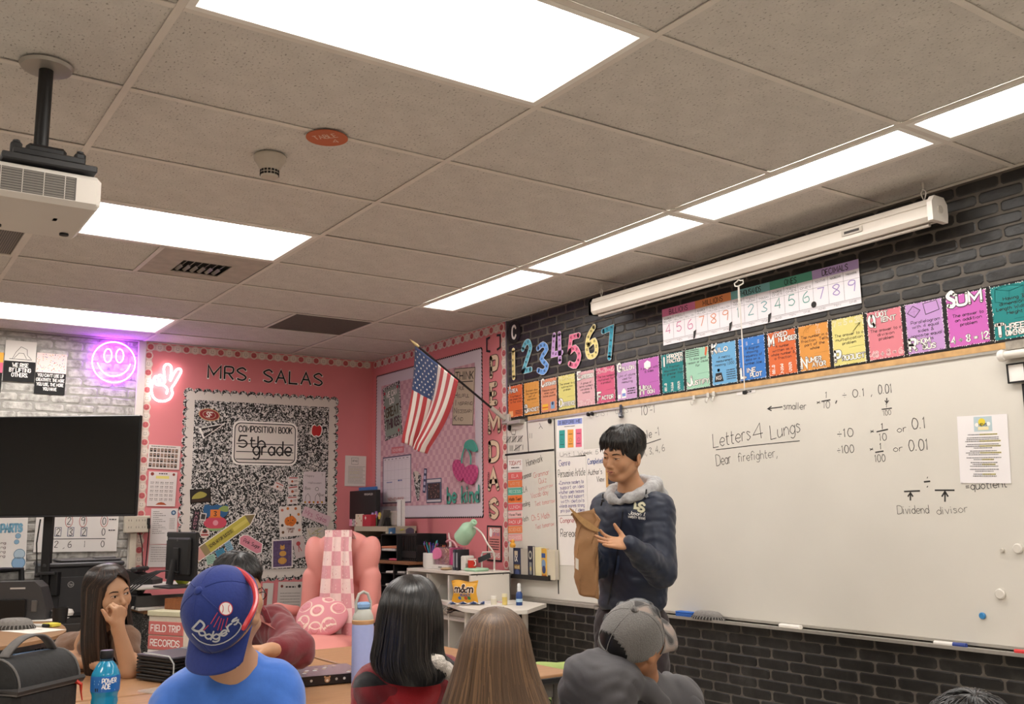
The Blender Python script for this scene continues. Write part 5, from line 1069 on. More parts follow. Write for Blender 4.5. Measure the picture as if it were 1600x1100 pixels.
c = CZ(422,243); t = T('smoke_detector','white conical smoke detector with small black slots on the ceiling','smoke detector',(c.x,c.y,H-.001))
md = M('#b9afa2',.5,noise=.03); MB().lathe([(0,0),(.058,0),(.062,-.006),(.06,-.02),(.05,-.035),(.036,-.06),(.034,-.085),(.03,-.09),(0,-.092)],md,n=32).build('housing',t)
m = MB()
for k in range(16):
    for z_ in (-.066,-.078): a = 2*PI*k/16; m.box((.0355*math.cos(a),.0355*math.sin(a),z_),(.003,.010,.008),'#171515',rot=RZ(a))
m.build('slots',t,kind='stuff')
c = CZ(511,213); m = MB(); mo = M('#b8613f',.7,noise=.03,nscale=9); n = 36
m.X = Matrix.Translation(c+Vector((0,0,-.006))) @ Matrix.Rotation(YAW-PI/2+.25,4,'Z'); m.add([(.077*math.cos(2*PI*k/n),.077*math.sin(2*PI*k/n),-.002) for k in range(n)]+[(.077*math.cos(2*PI*k/n),.077*math.sin(2*PI*k/n),.001) for k in range(n)],[tuple(range(n))[::-1],tuple(range(n,2*n))]+[(i,(i+1) % n,n+(i+1) % n,n+i) for i in range(n)],mo)
fl = lambda x,z,o: (x,-z,-.0024-o)
m.text('TABLE',0,.0,.034,0,M('#d8b8a4'),w=.09,st=.13,align='c',mp=fl,rot=.5); m.text('4',.03,-.038,.03,0,M('#d8b8a4'),w=.02,st=.13,mp=fl,rot=.5)
m.X = None; m.build('table_marker',None,label='orange paper disc reading table 4 stuck to the ceiling',category='sign')
# ================================================================ flag
ft,fb = PD(640,530,6.75),WR(789,655,.03)
t = T('flag','American flag hanging from a black angled pole beside the whiteboard','flag',fb); d = ft-fb; L = d.length; dn = d.normalized()
MB().tube([(0,0,0),dn*(L*.93)],.008,M('#1c1818',.4),n=8).build('pole',t); MB().tube([dn*(L*.905),dn*(L*.93),dn*(L*.97),dn*L],[.010,.012,.008,.001],M('#c9b184',.35,metal=.5),n=10).build('finial',t)
MB().tube([(0,.0,-.0),dn*.13],.016,M('#bfb8b0',.4,metal=.4),n=10).box((0,.012,-.0),(.09,.03,.07),M('#b5aea6',.4,metal=.3),bev=.006).build('bracket',t)
MB().box(WR(806,660,.03),(.16,.05,.03),M('#a9a29a',.4,metal=.3),bev=.005).build('rail_bracket',None,label='grey metal bracket block at the corner of the whiteboard rail',category='bracket')
# cloth hung from the pole
s0,s1 = dn*(L*.90),dn*(L*.30)
targets = [PD(*q) for q in ((636,532,6.75),(711,590,6.55))]
Hst = targets[0]-fb; Fst = targets[1]-fb
HB,FB_ = PD(634,691,6.78)-fb,PD(663,710,6.62)-fb
mr,mw_,mbl = M('#b03a3e',.75,sheen=.3),M('#ded4cc',.75,sheen=.3),M('#33456e',.75,sheen=.3)
A0 = PD(648.5,540,6.76)-fb; A1 = PD(716,595,6.48)-fb
E0 = PD(633,692,6.80)-fb; E1 = PD(661.5,709,6.62)-fb
def flagp(u,v):        # u along pole (0 near the tip, 1 down the pole), v down the fly
    top = A0.lerp(A1,u); bot = E0.lerp(E1,u)
    mid = top.lerp(bot,v); sag = Vector((0,0,-1))*.02*math.sin(PI*v)*(1-u) + Vector((0,0,1))*.0
    p = mid+sag; w = (.035*math.sin(u*3.1*PI+v*1.2)+.016*math.sin(u*7*PI+2*v))*(.15+.85*v)
    p += Vector((.45,-.85,0)).normalized()*w
    # bulge outward on the right edge as in hanging cloth
    p += RIGHT*(.05*math.sin(PI*min(1,v*1.1))*(.3+.4*u))
    return p
def fmat(u,v):
    s_ = int(u*13)
    if u < 7/13 and v < .42: return mbl
    return mr if s_ % 2 == 0 else mw_
m = MB(); m.grid(flagp,52,50,lambda u,v: fmat(u,v)); fo = m.build('cloth',t)
sm = fo.modifiers.new('thickness','SOLIDIFY'); sm.thickness = .0012
m = MB()
for j in range(9):
    for i in range(6 if j % 2 == 0 else 5):
        v0 = .42*(j+1)/10; u0 = (7/13)*((i+.5+(0 if j % 2 == 0 else .5))/6)
        pp = []
        for k in range(10):
            r_ = 1 if k % 2 == 0 else .42; a = PI/2+k*PI/5; pp.append(flagp(u0+.021*r_*math.cos(a),v0+.013*r_*math.sin(a))+Vector((.5,-.8,.1)).normalized()*.003)
        m.add(pp,[tuple(range(10))],M('#e6dfda',.7))
m.build('stars',t,kind='stuff')
# tally on the side of the board handled; television
Rh = Vector((.571,.821,0)); tc = Vector((1.02,-2.25,0))-Rh*.61; t = T('television','large black flat television on a black pole stand by grey brick wall','television',(tc.x,tc.y,0),math.atan2(Rh.y,Rh.x))
zt,zb = 2.052,1.372; MB().box((0,.0,(zt+zb)/2),(1.22,.035,zt-zb),M('#0c0c0d',.3),bev=.005).box((0,.04,(zt+zb)/2-.05),(.8,.05,.45),M('#151515',.5),bev=.01).build('housing',t)
MB().box((0,-.019,(zt+zb)/2+.004),(1.2,.002,zt-zb-.03),M('#05070a',.12,spec=.6)).build('screen',t); MB().box((0,-.0195,zb+.008),(1.2,.003,.006),M('#3c3c40',.3)).build('bottom_trim',t)
MB().box((-.02,.09,.98),(.06,.045,1.75),dk,bev=.006).box((-.02,.07,1.75),(.3,.03,.3),dk).build('pole',t)
MB().box((-.02,.09,.04),(.9,.05,.04),dk,bev=.008).box((-.38,.05,.04),(.05,.6,.04),dk,bev=.008).box((.34,.05,.04),(.05,.6,.04),dk,bev=.008).build('base',t)
MB().box((.045,.1,.93),(.05,.06,.16),dk,bev=.006).box((.0,.06,1.0),(.12,.03,.02),dk2,bev=.004).cyl((-.06,.09,.985),(-.09,.09,.985),.012,dk2,n=8).build('power_box',t)
MB().tube([(-.06,.05,1.36),(-.075,.05,1.2),(-.06,.05,1.0)],.005,dk,n=6).tube([(-.03,.05,1.0),(-.04,.05,.6),(0,.05,.2)],.006,dk,n=6).build('cord',t)
# ================================================================ left side desk and machines
def legs(t,pts,z1,r_,mat,name='leg'):
    for x,y in pts: MB().cyl((x,y,.012),(x,y,z1),r_,mat,n=10).cyl((x,y,0),(x,y,.014),r_*1.5,dk2,n=10).build(name,t)
wood,wood2 = M('#a67c58',.42,noise=.1,nscale=9,name='desk_laminate'),M('#9c7654',.5,noise=.1,nscale=9)
for mm_ in (wood,wood2):
    nt,b = nodes(mm_); mpn = nt.nodes.new('ShaderNodeMapping'); mpn.inputs['Scale'].default_value = (5,.6,5)
    nz = [n_ for n_ in nt.nodes if n_.type == 'TEX_NOISE'][0]; tc_ = [n_ for n_ in nt.nodes if n_.type == 'TEX_COORD'][0]; nt.links.new(tc_.outputs['Object'],mpn.inputs[0]); nt.links.new(mpn.outputs[0],nz.inputs['Vector'])
flat_ = lambda x,z,y: (x,z,y)
t = T('side_desk','wooden topped desk with black edge and rounded corner at the left edge','desk',(1.6,-3.3,0))
Pp = [(x-1.6,y+3.3) for x,y in smooth2([(2.42,-4.3),(2.42,-3.4),(2.36,-3.18),(2.2,-2.98),(1.95,-2.83),(1.6,-2.76),(.85,-2.72)],False,3)]+[(.85-1.6,-4.3+3.3)]
MB().prism(Pp,.722,.74,wood2,mp=flat_).build('top',t); MB().prism([(x*1.006,y*1.006) for x,y in Pp],.70,.7225,dk,mp=flat_).build('edge_band',t)
legs(t,[(.6,-.0),(.6,-.85),(-.6,.4),(-.6,-.85)],.7,.025,dk2)
MB().box((0,-.2,.55),(1.2,.02,.28),dk2).build('modesty_panel',t)
p = PZ(22,983,.74); fringe('microfiber_mitt','grey fringed microfibre duster lying on the side desk',(p.x,p.y,.741),.21,.13,.062,rz=.95)
for k,((px,py),lb,w_,rz) in enumerate((((52,985),'white paper sheet on the side desk behind the duster',.3,.4),((70,968),'loose white paper with grey print near the black cup',.22,1.0))):
    p = PZ(px,py,.741+k*.001); m = MB().box((0,0,.0005),(w_,.21,.001),M('#e8e2da',.8)); m.text('notes',-.05,.02,.03,.0012,mk_,w=.08,mp=lambda x,z,o: (x,z,o)); m.build('paper_sheet',None,(p.x,p.y,.741+k*.001),(0,0,rz),label=lb,category='paper')
def small(nm,label,cat,loc,build,rz=0,group=None):
    m = MB(); build(m); return m.build(nm,None,loc,(0,0,rz),label=label,category=cat,group=group)
p = PZ(63,980,.742); small('marker','black marker lying on the side desk beside yellow flags','marker',(p.x,p.y,.752),lambda m: m.cyl((-.06,0,0),(.03,0,0),.009,'#d8d4ce',n=10).cyl((.02,0,0),(.06,0,0),.010,'#1c1b1b',n=10),.6)
p = PZ(80,979,.742); small('sticky_flags','yellow pad of sticky flags on the side desk','sticky notes',(p.x,p.y,.742),lambda m: m.box((0,0,.01),(.09,.06,.018),'#d9cb4e',bev=.002).box((.01,0,.02),(.05,.04,.004),'#e9e05a'),.5)
p = PZ(93,973,.742); small('desk_cup','black pen cup on the side desk behind the girl','cup',(p.x,p.y,.7415),lambda m: m.lathe([(0,0),(.04,0),(.046,.09),(.042,.09),(.036,.008),(0,.008)],dk,n=18))
p = PZ(106,962,.742); small('desk_toy','small white rounded thing by the black cup','ornament',(p.x,p.y,.7415),lambda m: m.lathe([(0,0),(.03,.002),(.036,.02),(.026,.04),(0,.046)],M('#dcd6ce',.4),n=16))
p = PZ(80,967,.742); small('label_maker','dark grey stapler shape near the papers on the side desk','stapler',(p.x-.1,p.y,.7415),lambda m: m.box((0,0,.02),(.16,.05,.035),dk2,bev=.01).box((.0,0,.045),(.17,.03,.012),'#6d6a68',bev=.004),.2)
t = T('laminator','dark grey laminating machine standing before the printer','machine',(.98,-2.94,.7415),math.radians(62))
m = MB(); pr = [(-.20,0),(.20,0),(.20,.07),(.16,.2),(.12,.235),(-.12,.235),(-.16,.2),(-.20,.07)]; m.prism(pr,-.05,.09,M('#3b3a3b',.45,noise=.05),mp=lambda a,b_,c_: (a,c_,b_)); m.build('body',t)
MB().box((0,-.06,.07),(.17,.02,.12),M('#0f0f10',.3),bev=.006).build('dark_window',t)
for s_ in (-1,1): MB().box((s_*.13,-.055,.085),(.035,.012,.07),M('#56524f',.5),bev=.004).build('side_clip',t)
MB().rect(-.02,.19,.07,.2,.0515,M('#b8b4ae')).build('maker_mark',t)
t = T('printer','large black office printer against the grey brick wall','printer',(.36,-2.47,.70),math.radians(88)); mpn2 = M('#242325',.45,noise=.05)
MB().box((0,0,.17),(.50,.5,.34),mpn2,bev=.012).box((0,.0,.35),(.52,.52,.03),M('#3a393a',.4),bev=.008).box((.05,-.02,.375),(.4,.35,.014),M('#474546',.4),bev=.004).box((.16,-.05,.386),(.14,.12,.012),M('#5a5757',.35),bev=.003).build('body',t)
MB().box((.04,-.252,.15),(.38,.006,.24),M('#2f2e30',.4),bev=.002).build('front_door',t); m = MB(); m.disc(0,0,.02,.0,M('#aaa6a2')); m.disc(0,0,.016,.0006,mpn2); m.text('hp',-.01,-.006,.016,.001,M('#aaa6a2'),w=.02,st=.16,slant=.2); m.build('maker_emblem',t,(-.08,-.256,.22))
t = T('printer_cabinet','plain dark cabinet under the printer','cabinet',(.36,-2.47,0),math.radians(88)); MB().box((0,.0,.35),(.50,.5,.698),M('#3b3735',.5,noise=.06),bev=.006).build('body',t)
for k in range(2): d_ = MB().box((-.124+.248*k,-.256,.36),(.24,.012,.6),M('#45403d',.5),bev=.003).build('door',t); MB().cyl((-.02+.04*k-.0,-.27,.38),(-.02+.04*k,-.27,.46),.006,alu,n=8).build('handle',d_)
# mesh office chair behind the desk
def swivel_base(t,h,mat):
    MB().cyl((0,0,.07),(0,0,h),.028,mat,n=12).build('column',t)
    for k in range(5):
        a = 2*PI*k/5+.3; l = MB().tube([(0,0,.1),(.16*math.cos(a),.16*math.sin(a),.1),(.3*math.cos(a),.3*math.sin(a),.075)],[.03,.022,.016],mat,n=8).build('leg',t); MB().cyl((.3*math.cos(a)-.02*math.sin(a),.3*math.sin(a)+.02*math.cos(a),.03),(.3*math.cos(a)+.02*math.sin(a),.3*math.sin(a)-.02*math.cos(a),.03),.03,dk2,n=14).build('caster',l)
p = PD(18,935,6.45); t = T('office_chair','black mesh back swivel chair behind the side desk','chair',(p.x+.02,p.y-.08,0),math.radians(118))
m = MB(); m.box((0,-.25,.46),(.46,.44,.07),dk,bev=.03); m.build('seat',t); swivel_base(t,.43,dk2)
def cb_(u,v): a = (u-.5); return (a*.42*(1-.12*(1-v)),.0+.1*(v)+.05*(1-4*a*a)*1.0-.02,.56+.46*v)
fr = [cb_(u,0) for u in (0,.5,1)]+[cb_(1,v) for v in (.33,.66)]+[cb_(u,1) for u in (1,.75,.5,.25,0)]+[cb_(0,v) for v in (.66,.33)]
MB().tube(fr,.024,dk,n=8,closed=True,sy=.8).build('back_frame',t); mm_ = M('#2a2829',.8,alpha=.62); MB().grid(cb_,12,12,mm_).build('mesh_back',t); MB().tube([(0,-.1,.44),(0,.06,.46),(0,.07,.62)],.025,dk2,n=8).build('back_support',t)
# ================================================================ teacher desk
t = T('teacher_desk','teacher desk with wooden top and marbled black skirt','desk',(.75,-1.81,0))
MB().box((0,0,.748),(.74,.78,.025),wood2,bev=.004).build('top',t); MB().box((.36,0,.37),(.012,.76,.73),m_comp2).build('skirt',t); MB().box((0,-.385,.37),(.72,.012,.73),m_comp2).build('skirt',t)
legs(t,[(-.33,-.34),(-.33,.34)],.74,.025,dk2)
t = T('desk_riser','white standing desk riser carrying the monitor','desk riser',(.92,-1.93,.7615))
mri = M('#d3cdc6',.4,noise=.03); MB().box((0,0,.142),(.5,.66,.018),mri,bev=.006).build('platform',t); MB().box((.05,-.02,.012),(.42,.6,.02),mri,bev=.004).build('base',t)
for s_ in (-1,1): MB().tube([(-.12,s_*.25,.02),(.12,s_*.25,.135)],.012,M('#77716b',.4),n=6).tube([(.12,s_*.25,.02),(-.12,s_*.25,.135)],.012,M('#77716b',.4),n=6).build('scissor_arm',t)
MB().box((.235,-.02,.06),(.02,.62,.07),M('#3b3836',.5),bev=.003).build('keyboard_tray',t)
mc = PD(284,869,6.25); t = T('monitor','black computer monitor seen from behind on the white riser','monitor',(mc.x,mc.y,.9135),math.radians(7))
zc = mc.z-.9135; MB().box((0,0,zc),(.47,.022,.31),dk,bev=.006).box((0,-.018,zc-.0),(.36,.03,.24),M('#201f20',.5),bev=.012).build('screen_housing',t)
MB().box((0,-.038,zc-.03),(.09,.01,.17),M('#161516',.4),bev=.003).tube([(0,-.045,zc-.02),(0,-.075,.02)],.024,dk2,n=8,sx=1,sy=.5).build('stand',t); MB().box((0,-.03,.006),(.26,.2,.012),dk2,bev=.004).build('stand_base',t)
m = MB(); m.line([(-.01,.1+zc),(.006,.1+zc),(-.006,.115+zc),(.01,.12+zc)],.004,.034,M('#77746f')); m.rect(-.18,.1+zc,-.16,.125+zc,.034,M('#d8d4ce')); m.build('markings',t)
m = MB()
for k in range(5): m.tube([Vector(q) for q in smooth2([(-.02+.02*k,-.04,zc-.1),(-.08-.02*k,-.1,.1),(-.14-.05*k,-.2,.02),(-.2-.03*k,-.28,-.06),(-.2-.04*k,-.36,-.15)],False)],.0045,dk,n=5)
m.build('cords',t,kind='stuff')
p = PD(225,893,6.6); small('desk_phone','black desk phone cradle left of the monitor','phone',(p.x,p.y,.9135),lambda m: m.prism([(-.1,0),(.1,0),(.1,.03),(-.1,.1)],-.08,.08,dk,mp=lambda a,b_,c_: (a,c_,b_)).box((-.03,0,.1),(.05,.2,.03),dk2,bev=.01),.9)
p = PD(213,916,6.45); small('phone_dock','black cable tangle and dock at the desk left end','dock',(p.x,p.y,.762),lambda m: m.box((0,0,.05),(.16,.14,.09),dk,bev=.01).box((.0,-.03,.11),(.12,.05,.03),dk2,bev=.006).tube([(.05,-.05,.05),(.1,-.1,.08),(.12,-.14,.01)],.006,dk,n=6),.6)
p = PD(275,903,6.35); small('tennis_ball','lime green ball under the monitor','ball',(p.x-.02,p.y+.05,.9135),lambda m: m.lathe([(.001,0)]+[(.05*math.sin(a*PI/10),.05-.05*math.cos(a*PI/10)) for a in range(1,10)]+[(.001,.1)],M('#a9b83c',.9,noise=.06),n=20))
p = PD(318,893,6.6); small('tall_glass_cup','tan and green tall cup beside the monitor','cup',(1.0,-1.66,.9135),lambda m: m.lathe([(0,0),(.025,0),(.032,.15),(.028,.15),(.022,.006),(0,.006)],M('#b7a276',.4),n=16).lathe([(.0285,.01),(.031,.07),(.0,.07)],M('#7f9a58',.5),n=16))
p = PD(300,902,6.4); small('clear_tray','clear organiser tray with red and white things beside monitor','tray',(1.05,-1.77,.9135),lambda m: m.box((0,0,.004),(.12,.14,.006),'#cfcac4').box((.0,.04,.03),(.1,.03,.05),'#b5574f',bev=.004).box((0,-.03,.025),(.09,.04,.04),'#dcd7d0',bev=.004))
t = T('file_cabinet','beige file cabinet with pink labelled drawers beside the marbled skirt','cabinet',(1.66,-2.085,0),math.radians(28))
mfc = M('#cfc3b3',.5,noise=.03); MB().box((0,0,.385),(.30,.30,.77),mfc,bev=.004).box((0,0,.785),(.315,.315,.03),M('#c9c2a4',.5,noise=.03),bev=.003).build('body',t)
for k,s_ in enumerate(('FIELD TRIP','RECORDS','FORMS','FILES')): dd = MB().box((0,-.153,.70-.085*k),(.285,.008,.078),M('#c86d68',.6) if k < 2 else M('#d9d0ce',.6),bev=.002).build('drawer',t); m = MB(); m.text(s_,-.12,.682-.085*k,.036,.1575,WHT if k < 2 else mk_,w=.24,st=.17); m.build('lettering',dd)
p = Vector((1.66,-2.085,.801)); small('wooden_box','small brown wooden tray box on top of the file cabinet','box',(p.x-.03,p.y-.03,.8005),lambda m: m.box((0,0,.006),(.15,.1,.012),M('#7d4a2b',.5,noise=.12)).box((0,-.045,.035),(.15,.012,.06),M('#86502f',.5,noise=.12)).box((0,.045,.035),(.15,.012,.06),M('#86502f',.5,noise=.12)).box((.07,0,.035),(.012,.09,.06),M('#7d4a2b',.5,noise=.12)).box((-.07,0,.035),(.012,.09,.06),M('#7d4a2b',.5,noise=.12)),.45)
t = T('pen_cup','clear pen cup full of coloured pens beside the wooden box','cup',(1.70,-1.98,.8005)); MB().lathe([(0,0),(.03,0),(.034,.08),(.031,.08),(.027,.005),(0,.005)],M('#c9cfc8',.2,alpha=.6),n=16).build('cup',t)
def pens(t,n_,r_,h0,z0,cols,seed):
    r = random.Random(seed)
    for k in range(n_):
        a = 2*PI*k/n_; x,y = r_*math.cos(a)*.7,r_*math.sin(a)*.7; l = h0*r.uniform(.85,1.1); m = MB(); c_ = cols[k % len(cols)]; m.tube([(x*.5,y*.5,z0),(x*1.5,y*1.5,z0+l*.8)],.0042,M(c_,.4),n=6); m.tube([(x*1.5,y*1.5,z0+l*.8),(x*1.66,y*1.66,z0+l)],[.005,.004],M(cols[(k+2) % len(cols)],.4),n=6); m.build('pen',t)
pens(t,7,.028,.14,.008,['#b8434a','#4f9a5a','#d8d2c8','#3c6aa8','#d9a53c'],4)
# ================================================================ pupil desks
def pupil_desk(name,label,x0,x1,y0,y1,rz=0):
    cx,cy = (x0+x1)/2,(y0+y1)/2; t = T(name,label,'desk',(cx,cy,0),rz,'pupil desks pushed together'); sx,sy = x1-x0-.006,y1-y0-.006
    MB().box((0,0,.719),(sx-.006,sy-.006,.022),wood,bev=.003).build('top',t); MB().box((0,0,.708),(sx,sy,.028),dk,bev=.006).build('edge_band',t)
    MB().box((0,0,.66),(sx*.8,sy*.7,.05),M('#6b6661',.5)).build('book_tray',t); legs(t,[(a*(sx/2-.06),b_*(sy/2-.06)) for a in (-1,1) for b_ in (-1,1)],.695,.016,M('#77726c',.35,metal=.6)); return t
pupil_desk('pupil_desk','wooden pupil desk behind the stack of laptops',3.42,4.115,-3.3,-2.1)
pupil_desk('pupil_desk','wooden pupil desk under the lunch bag and blue drink',4.125,4.84,-3.55,-2.6)
pupil_desk('pupil_desk','wooden pupil desk under the patterned binder and flask',4.125,4.84,-2.595,-1.80)
pupil_desk('pupil_desk','wooden pupil desk in front of the pink armchair',3.42,4.115,-2.09,-1.45)
pupil_desk('pupil_desk','wooden pupil desk with black edge beside the green tote bag',4.16,4.72,-1.79,-1.44)
# stack of laptops
pL = PZ(257,1050,.731); rzL = math.radians(20)
for k in range(4):
    t = T('laptop',['closed black laptop at the bottom of the stack','closed black laptop second from the bottom of the stack','closed black laptop third from the bottom of the stack','closed laptop with greyish lid on top of the stack'][k],'laptop',(3.83,-2.70,.7335+.0245*k),rzL+[.03,-.04,.02,0][k],'laptops stacked on the pupil desk')
    MB().box((0,0,.006),(.23,.32,.011),dk,bev=.003).build('base',t); MB().box((0,0,.0175),(.23,.32,.009),M('#4a4750',.35,noise=.04) if k == 3 else dk,bev=.003).build('lid',t)
t = T('acrylic_holder','clear acrylic holder frame around the laptops','holder',(3.93,-2.80,.7315),rzL); ma = M('#e8ecec',.08,alpha=.22,spec=.8)
for y_ in (-.05,.12): m = MB(); m.tube([(.09,y_,.0),(.09,y_,.08),(.06,y_,.105),(-.1,y_,.108)],.003,M('#d8dcdc',.1,alpha=.5),n=6); m.build('rib',t)
MB().box((.16,-.02,.003),(.16,.34,.005),ma).build('base_plate',t); MB().box((.24,-.02,.012),(.006,.34,.02),M('#e8ecec',.08,alpha=.5)).build('front_lip',t)
# binder
t = T('binder','black binder patterned with small bear faces lying on the desk','binder',(4.25,-2.33,.7315),math.radians(-9))
MB().box((0,0,.004),(.25,.29,.004),M('#55505c',.3),bev=.001).box((0,0,.033),(.25,.29,.004),M('#6b6672',.18),bev=.001).box((.124,0,.0185),(.004,.29,.033),M('#231d1b',.35)).build('cover',t); MB().box((-.01,0,.018),(.21,.27,.022),M('#d9d4cf',.8)).build('pages',t); m = MB(); mpx = lambda x,z,o: (.1265+o,x,z); mpt = lambda x,z,o: (x,z,.0355+o)
for k,(y_,c_) in enumerate(((-.11,'#b08560'),(-.06,'#c9bfb2'),(0,'#b08560'),(.035,'#a9a096'),(.065,'#d8d2ca'),(.11,'#b08560'))):
    r_ = .011 if c_ == '#b08560' else .005; m.disc(y_,.019,r_,0,M(c_),n=10,mp=mpx)
    if r_ > .01: [m.disc(y_+s_*.009,.029,.004,0,M(c_),n=6,mp=mpx) for s_ in (-1,1)]; m.disc(y_,.016,.005,.0004,M('#e0d0bb'),n=8,mp=mpx)
for k in range(14): m.disc(-.1+.2*((k*37) % 100)/100,-.12+.24*((k*61) % 100)/100,.009,0,M(['#c9c3c0','#b99d86'][k % 2]),n=8,mp=mpt)
m.build('stickers',t,kind='stuff')
# flask
t = T('water_flask','tall pale blue water flask with carry loop and tan band','bottle',(4.484,-2.26,.7315)); mfl = M('#a3b0e0',.35,noise=.02,spec=.5)
MB().lathe([(0,0),(.036,0),(.04,.004),(.0405,.21),(.038,.226)],mfl,n=28).build('body',t); MB().lathe([(.039,.222),(.041,.226),(.041,.236),(.038,.239)],M('#c9a074',.5),n=28).build('band',t)
MB().lathe([(.039,.237),(.038,.25),(.03,.268),(.024,.275),(0,.276)],M('#b5b6ad',.4),n=24).build('lid',t); MB().box((0,0,.288),(.034,.05,.026),M('#86a9d2',.4),bev=.008).build('spout_cover',t)
MB().tube([(0,-.028,.262),(0,-.03,.30),(0,-.018,.33),(0,0,.338),(0,.018,.33),(0,.03,.30),(0,.028,.262)],.0055,M('#b5b6ad',.4),n=8).build('carry_loop',t)
m = MB(); m.disc(0,0,.009,0,M('#d9b98a'),n=12,mp=lambda x,z,o: (.0405*math.cos((x/.0405)-.1)+.0005,.0405*math.sin((x/.0405)-.1),.07+z)); m.disc(.003,-.012,.007,0,M('#e6cfa8'),n=12,mp=lambda x,z,o: (.0405*math.cos((x/.0405)-.1)+.0007,.0405*math.sin((x/.0405)-.1),.07+z)); m.build('sticker',t,(.0,.0,0),(0,0,.35))
# blue drink bottle
t = T('sports_drink','clear bottle of bright blue sports drink with black cap','bottle',(4.672,-3.197,.7315),math.radians(-35))
ang = math.atan2(CAM.y+3.197,CAM.x-4.672); rl = ang-math.radians(-35)
mliq = M('#1f86ad',.12,spec=.6,noise=.05,nscale=14); MB().lathe([(0,0),(.034,.001),(.038,.01),(.036,.024),(.038,.034),(.035,.046),(.038,.058),(.035,.07),(.038,.082),(.036,.094),(.037,.104),(.0405,.112),(.0405,.158),(.038,.166),(.028,.186),(.019,.197),(.0165,.203),(.0165,.212)],mliq,n=32).build('body',t)
MB().lathe([(.0408,.113),(.0412,.116),(.0412,.152),(.0405,.158)],M('#2466ae',.3),n=32).build('label_band',t); MB().lathe([(.0175,.205),(.0195,.207),(.0195,.226),(.0175,.229),(0,.229)],M('#141314',.35),n=24).build('cap',t); MB().cyl((0,0,.199),(0,0,.205),.0185,M('#2b4a5c',.3),n=20).build('neck_ring',t)
mcy = lambda x,z,o: ((.0414+o)*math.cos(rl+x/.0414),(.0414+o)*math.sin(rl+x/.0414),.113+z)
m = MB(); m.text('POWER',-.009,.026,.013,0,WHT,w=.042,st=.2,mp=mcy,caps=False); m.text('ADE',-.009,.010,.013,0,WHT,w=.024,st=.2,mp=mcy,caps=False); m.rect(-.009,.004,.03,.0065,0,WHT,mp=mcy); m.rect(-.034,.03,-.016,.034,0,M('#9cc4dd'),mp=mcy); m.rect(-.034,.022,-.018,.026,0,M('#9cc4dd'),mp=mcy); m.rect(-.03,.003,-.02,.012,0,M('#16232e'),mp=mcy); m.build('lettering',t)
for k,(a_,z_) in enumerate(((-.3,.18),(.5,.185),(.1,.19))): pass
# lunch bag
t = T('lunch_bag','black insulated lunch bag with grey piping and carry handle','lunch bag',(4.48,-3.38,.7315),math.radians(40)); mbg,mpg = M('#262626',.8,noise=.15,nscale=60,bump=.2),M('#66625f',.7,noise=.1)
def dome(L,W_,h0,h1,n_=10): return [(-W_/2,h0)]+[(-W_/2*math.cos(PI*k/n_),h0+h1*math.sin(PI*k/n_)) for k in range(1,n_)]+[(W_/2,h0)]
LB_,WB_ = .27,.17; mpl = lambda a,b_,c_: (a,c_,b_)
m = MB(); m.box((0,0,.065),(WB_*1.0,LB_,.13),mbg,bev=.02); m.build('body',t); m = MB(); Pd = dome(0,WB_,.13,.085,14)
vs = []; n_ = len(Pd)
for j,(y,s_) in enumerate(((-LB_/2+.005,.93),(-LB_/2+.015,1.0),(-.06,1.03),(.06,1.03),(LB_/2-.015,1),(LB_/2-.005,.93))): vs += [(x*s_,y,.13+(z-.13)*s_) for x,z in Pd]
m.add(vs,[(j*n_+i,j*n_+i+1,(j+1)*n_+i+1,(j+1)*n_+i) for j in range(5) for i in range(n_-1)],mbg,True); m.add(vs[:n_],[tuple(range(n_))],mbg); m.add(vs[-n_:],[tuple(range(n_))[::-1]],mbg); m.build('domed_lid',t)
m = MB()
for y in (-LB_/2+.01,LB_/2-.01): m.tube([(x*1.0,y,z) for x,z in Pd],.0035,mpg,n=6)
m.build('piping',t); m = MB()
for z_,w__ in ((.128,.010),(.118,.004)): m.tube([(sx_*WB_/2*1.02,sy_*LB_/2*1.01,z_) for sx_,sy_ in ((-1,-1),(1,-1),(1,1),(-1,1))],w__,mpg if w__ < .006 else M('#3d3b3a',.7),n=6,closed=True)
m.build('zip',t)
hd_ = [(0,-.10,.215),(0,-.08,.235),(0,-.03,.262),(0,.03,.264),(0,.07,.245),(0,.095,.216)]; m = MB(); m.grid(lambda u,v: Vector(np.array(smooth2(hd_,False,4)[min(20,int(round(u*20)))]))+Vector(((v-.5)*.034,0,0)),20,2,mpg); ho = m.build('handle',t); sm = ho.modifiers.new('thickness','SOLIDIFY'); sm.thickness = .006
MB().tube([(.09,LB_/2-.03,.12),(.1,LB_/2-.02,.11),(.098,LB_/2-.015,.085),(.102,LB_/2-.012,.06)],[.007,.006,.003,.002],M('#c23a2c',.5),n=6).build('zip_tag',t)
# green tote on a chair beyond the desk
def school_chair(name,label,loc,rz,grp='pupil chairs'):
    t = T(name,label,'chair',loc,rz,grp); sh = M('#34506e',.45,noise=.03)
    m = MB(); m.grid(lambda u,v: ((u-.5)*.40,(v-.5)*.38,.445+.02*(2*u-1)**2-.012*math.cos((v-.5)*2)),8,8,sh); s_ = m.build('seat',t); q = s_.modifiers.new('thickness','SOLIDIFY'); q.thickness = .01
    m = MB(); m.grid(lambda u,v: ((u-.5)*.38,.22+.03*v-.04*(2*u-1)**2,.56+.2*v),8,6,sh); s_ = m.build('backrest',t); q = s_.modifiers.new('thickness','SOLIDIFY'); q.thickness = .01
    for x in (-1,1):
        MB().tube([(x*.17,-.17,.435),(x*.2,-.2,.0)],.011,alu,n=8).build('leg',t); MB().tube([(x*.2,.22,.0),(x*.17,.16,.43),(x*.17,.21,.56),(x*.16,.23,.74)],.011,alu,n=8).build('leg',t)
    return t
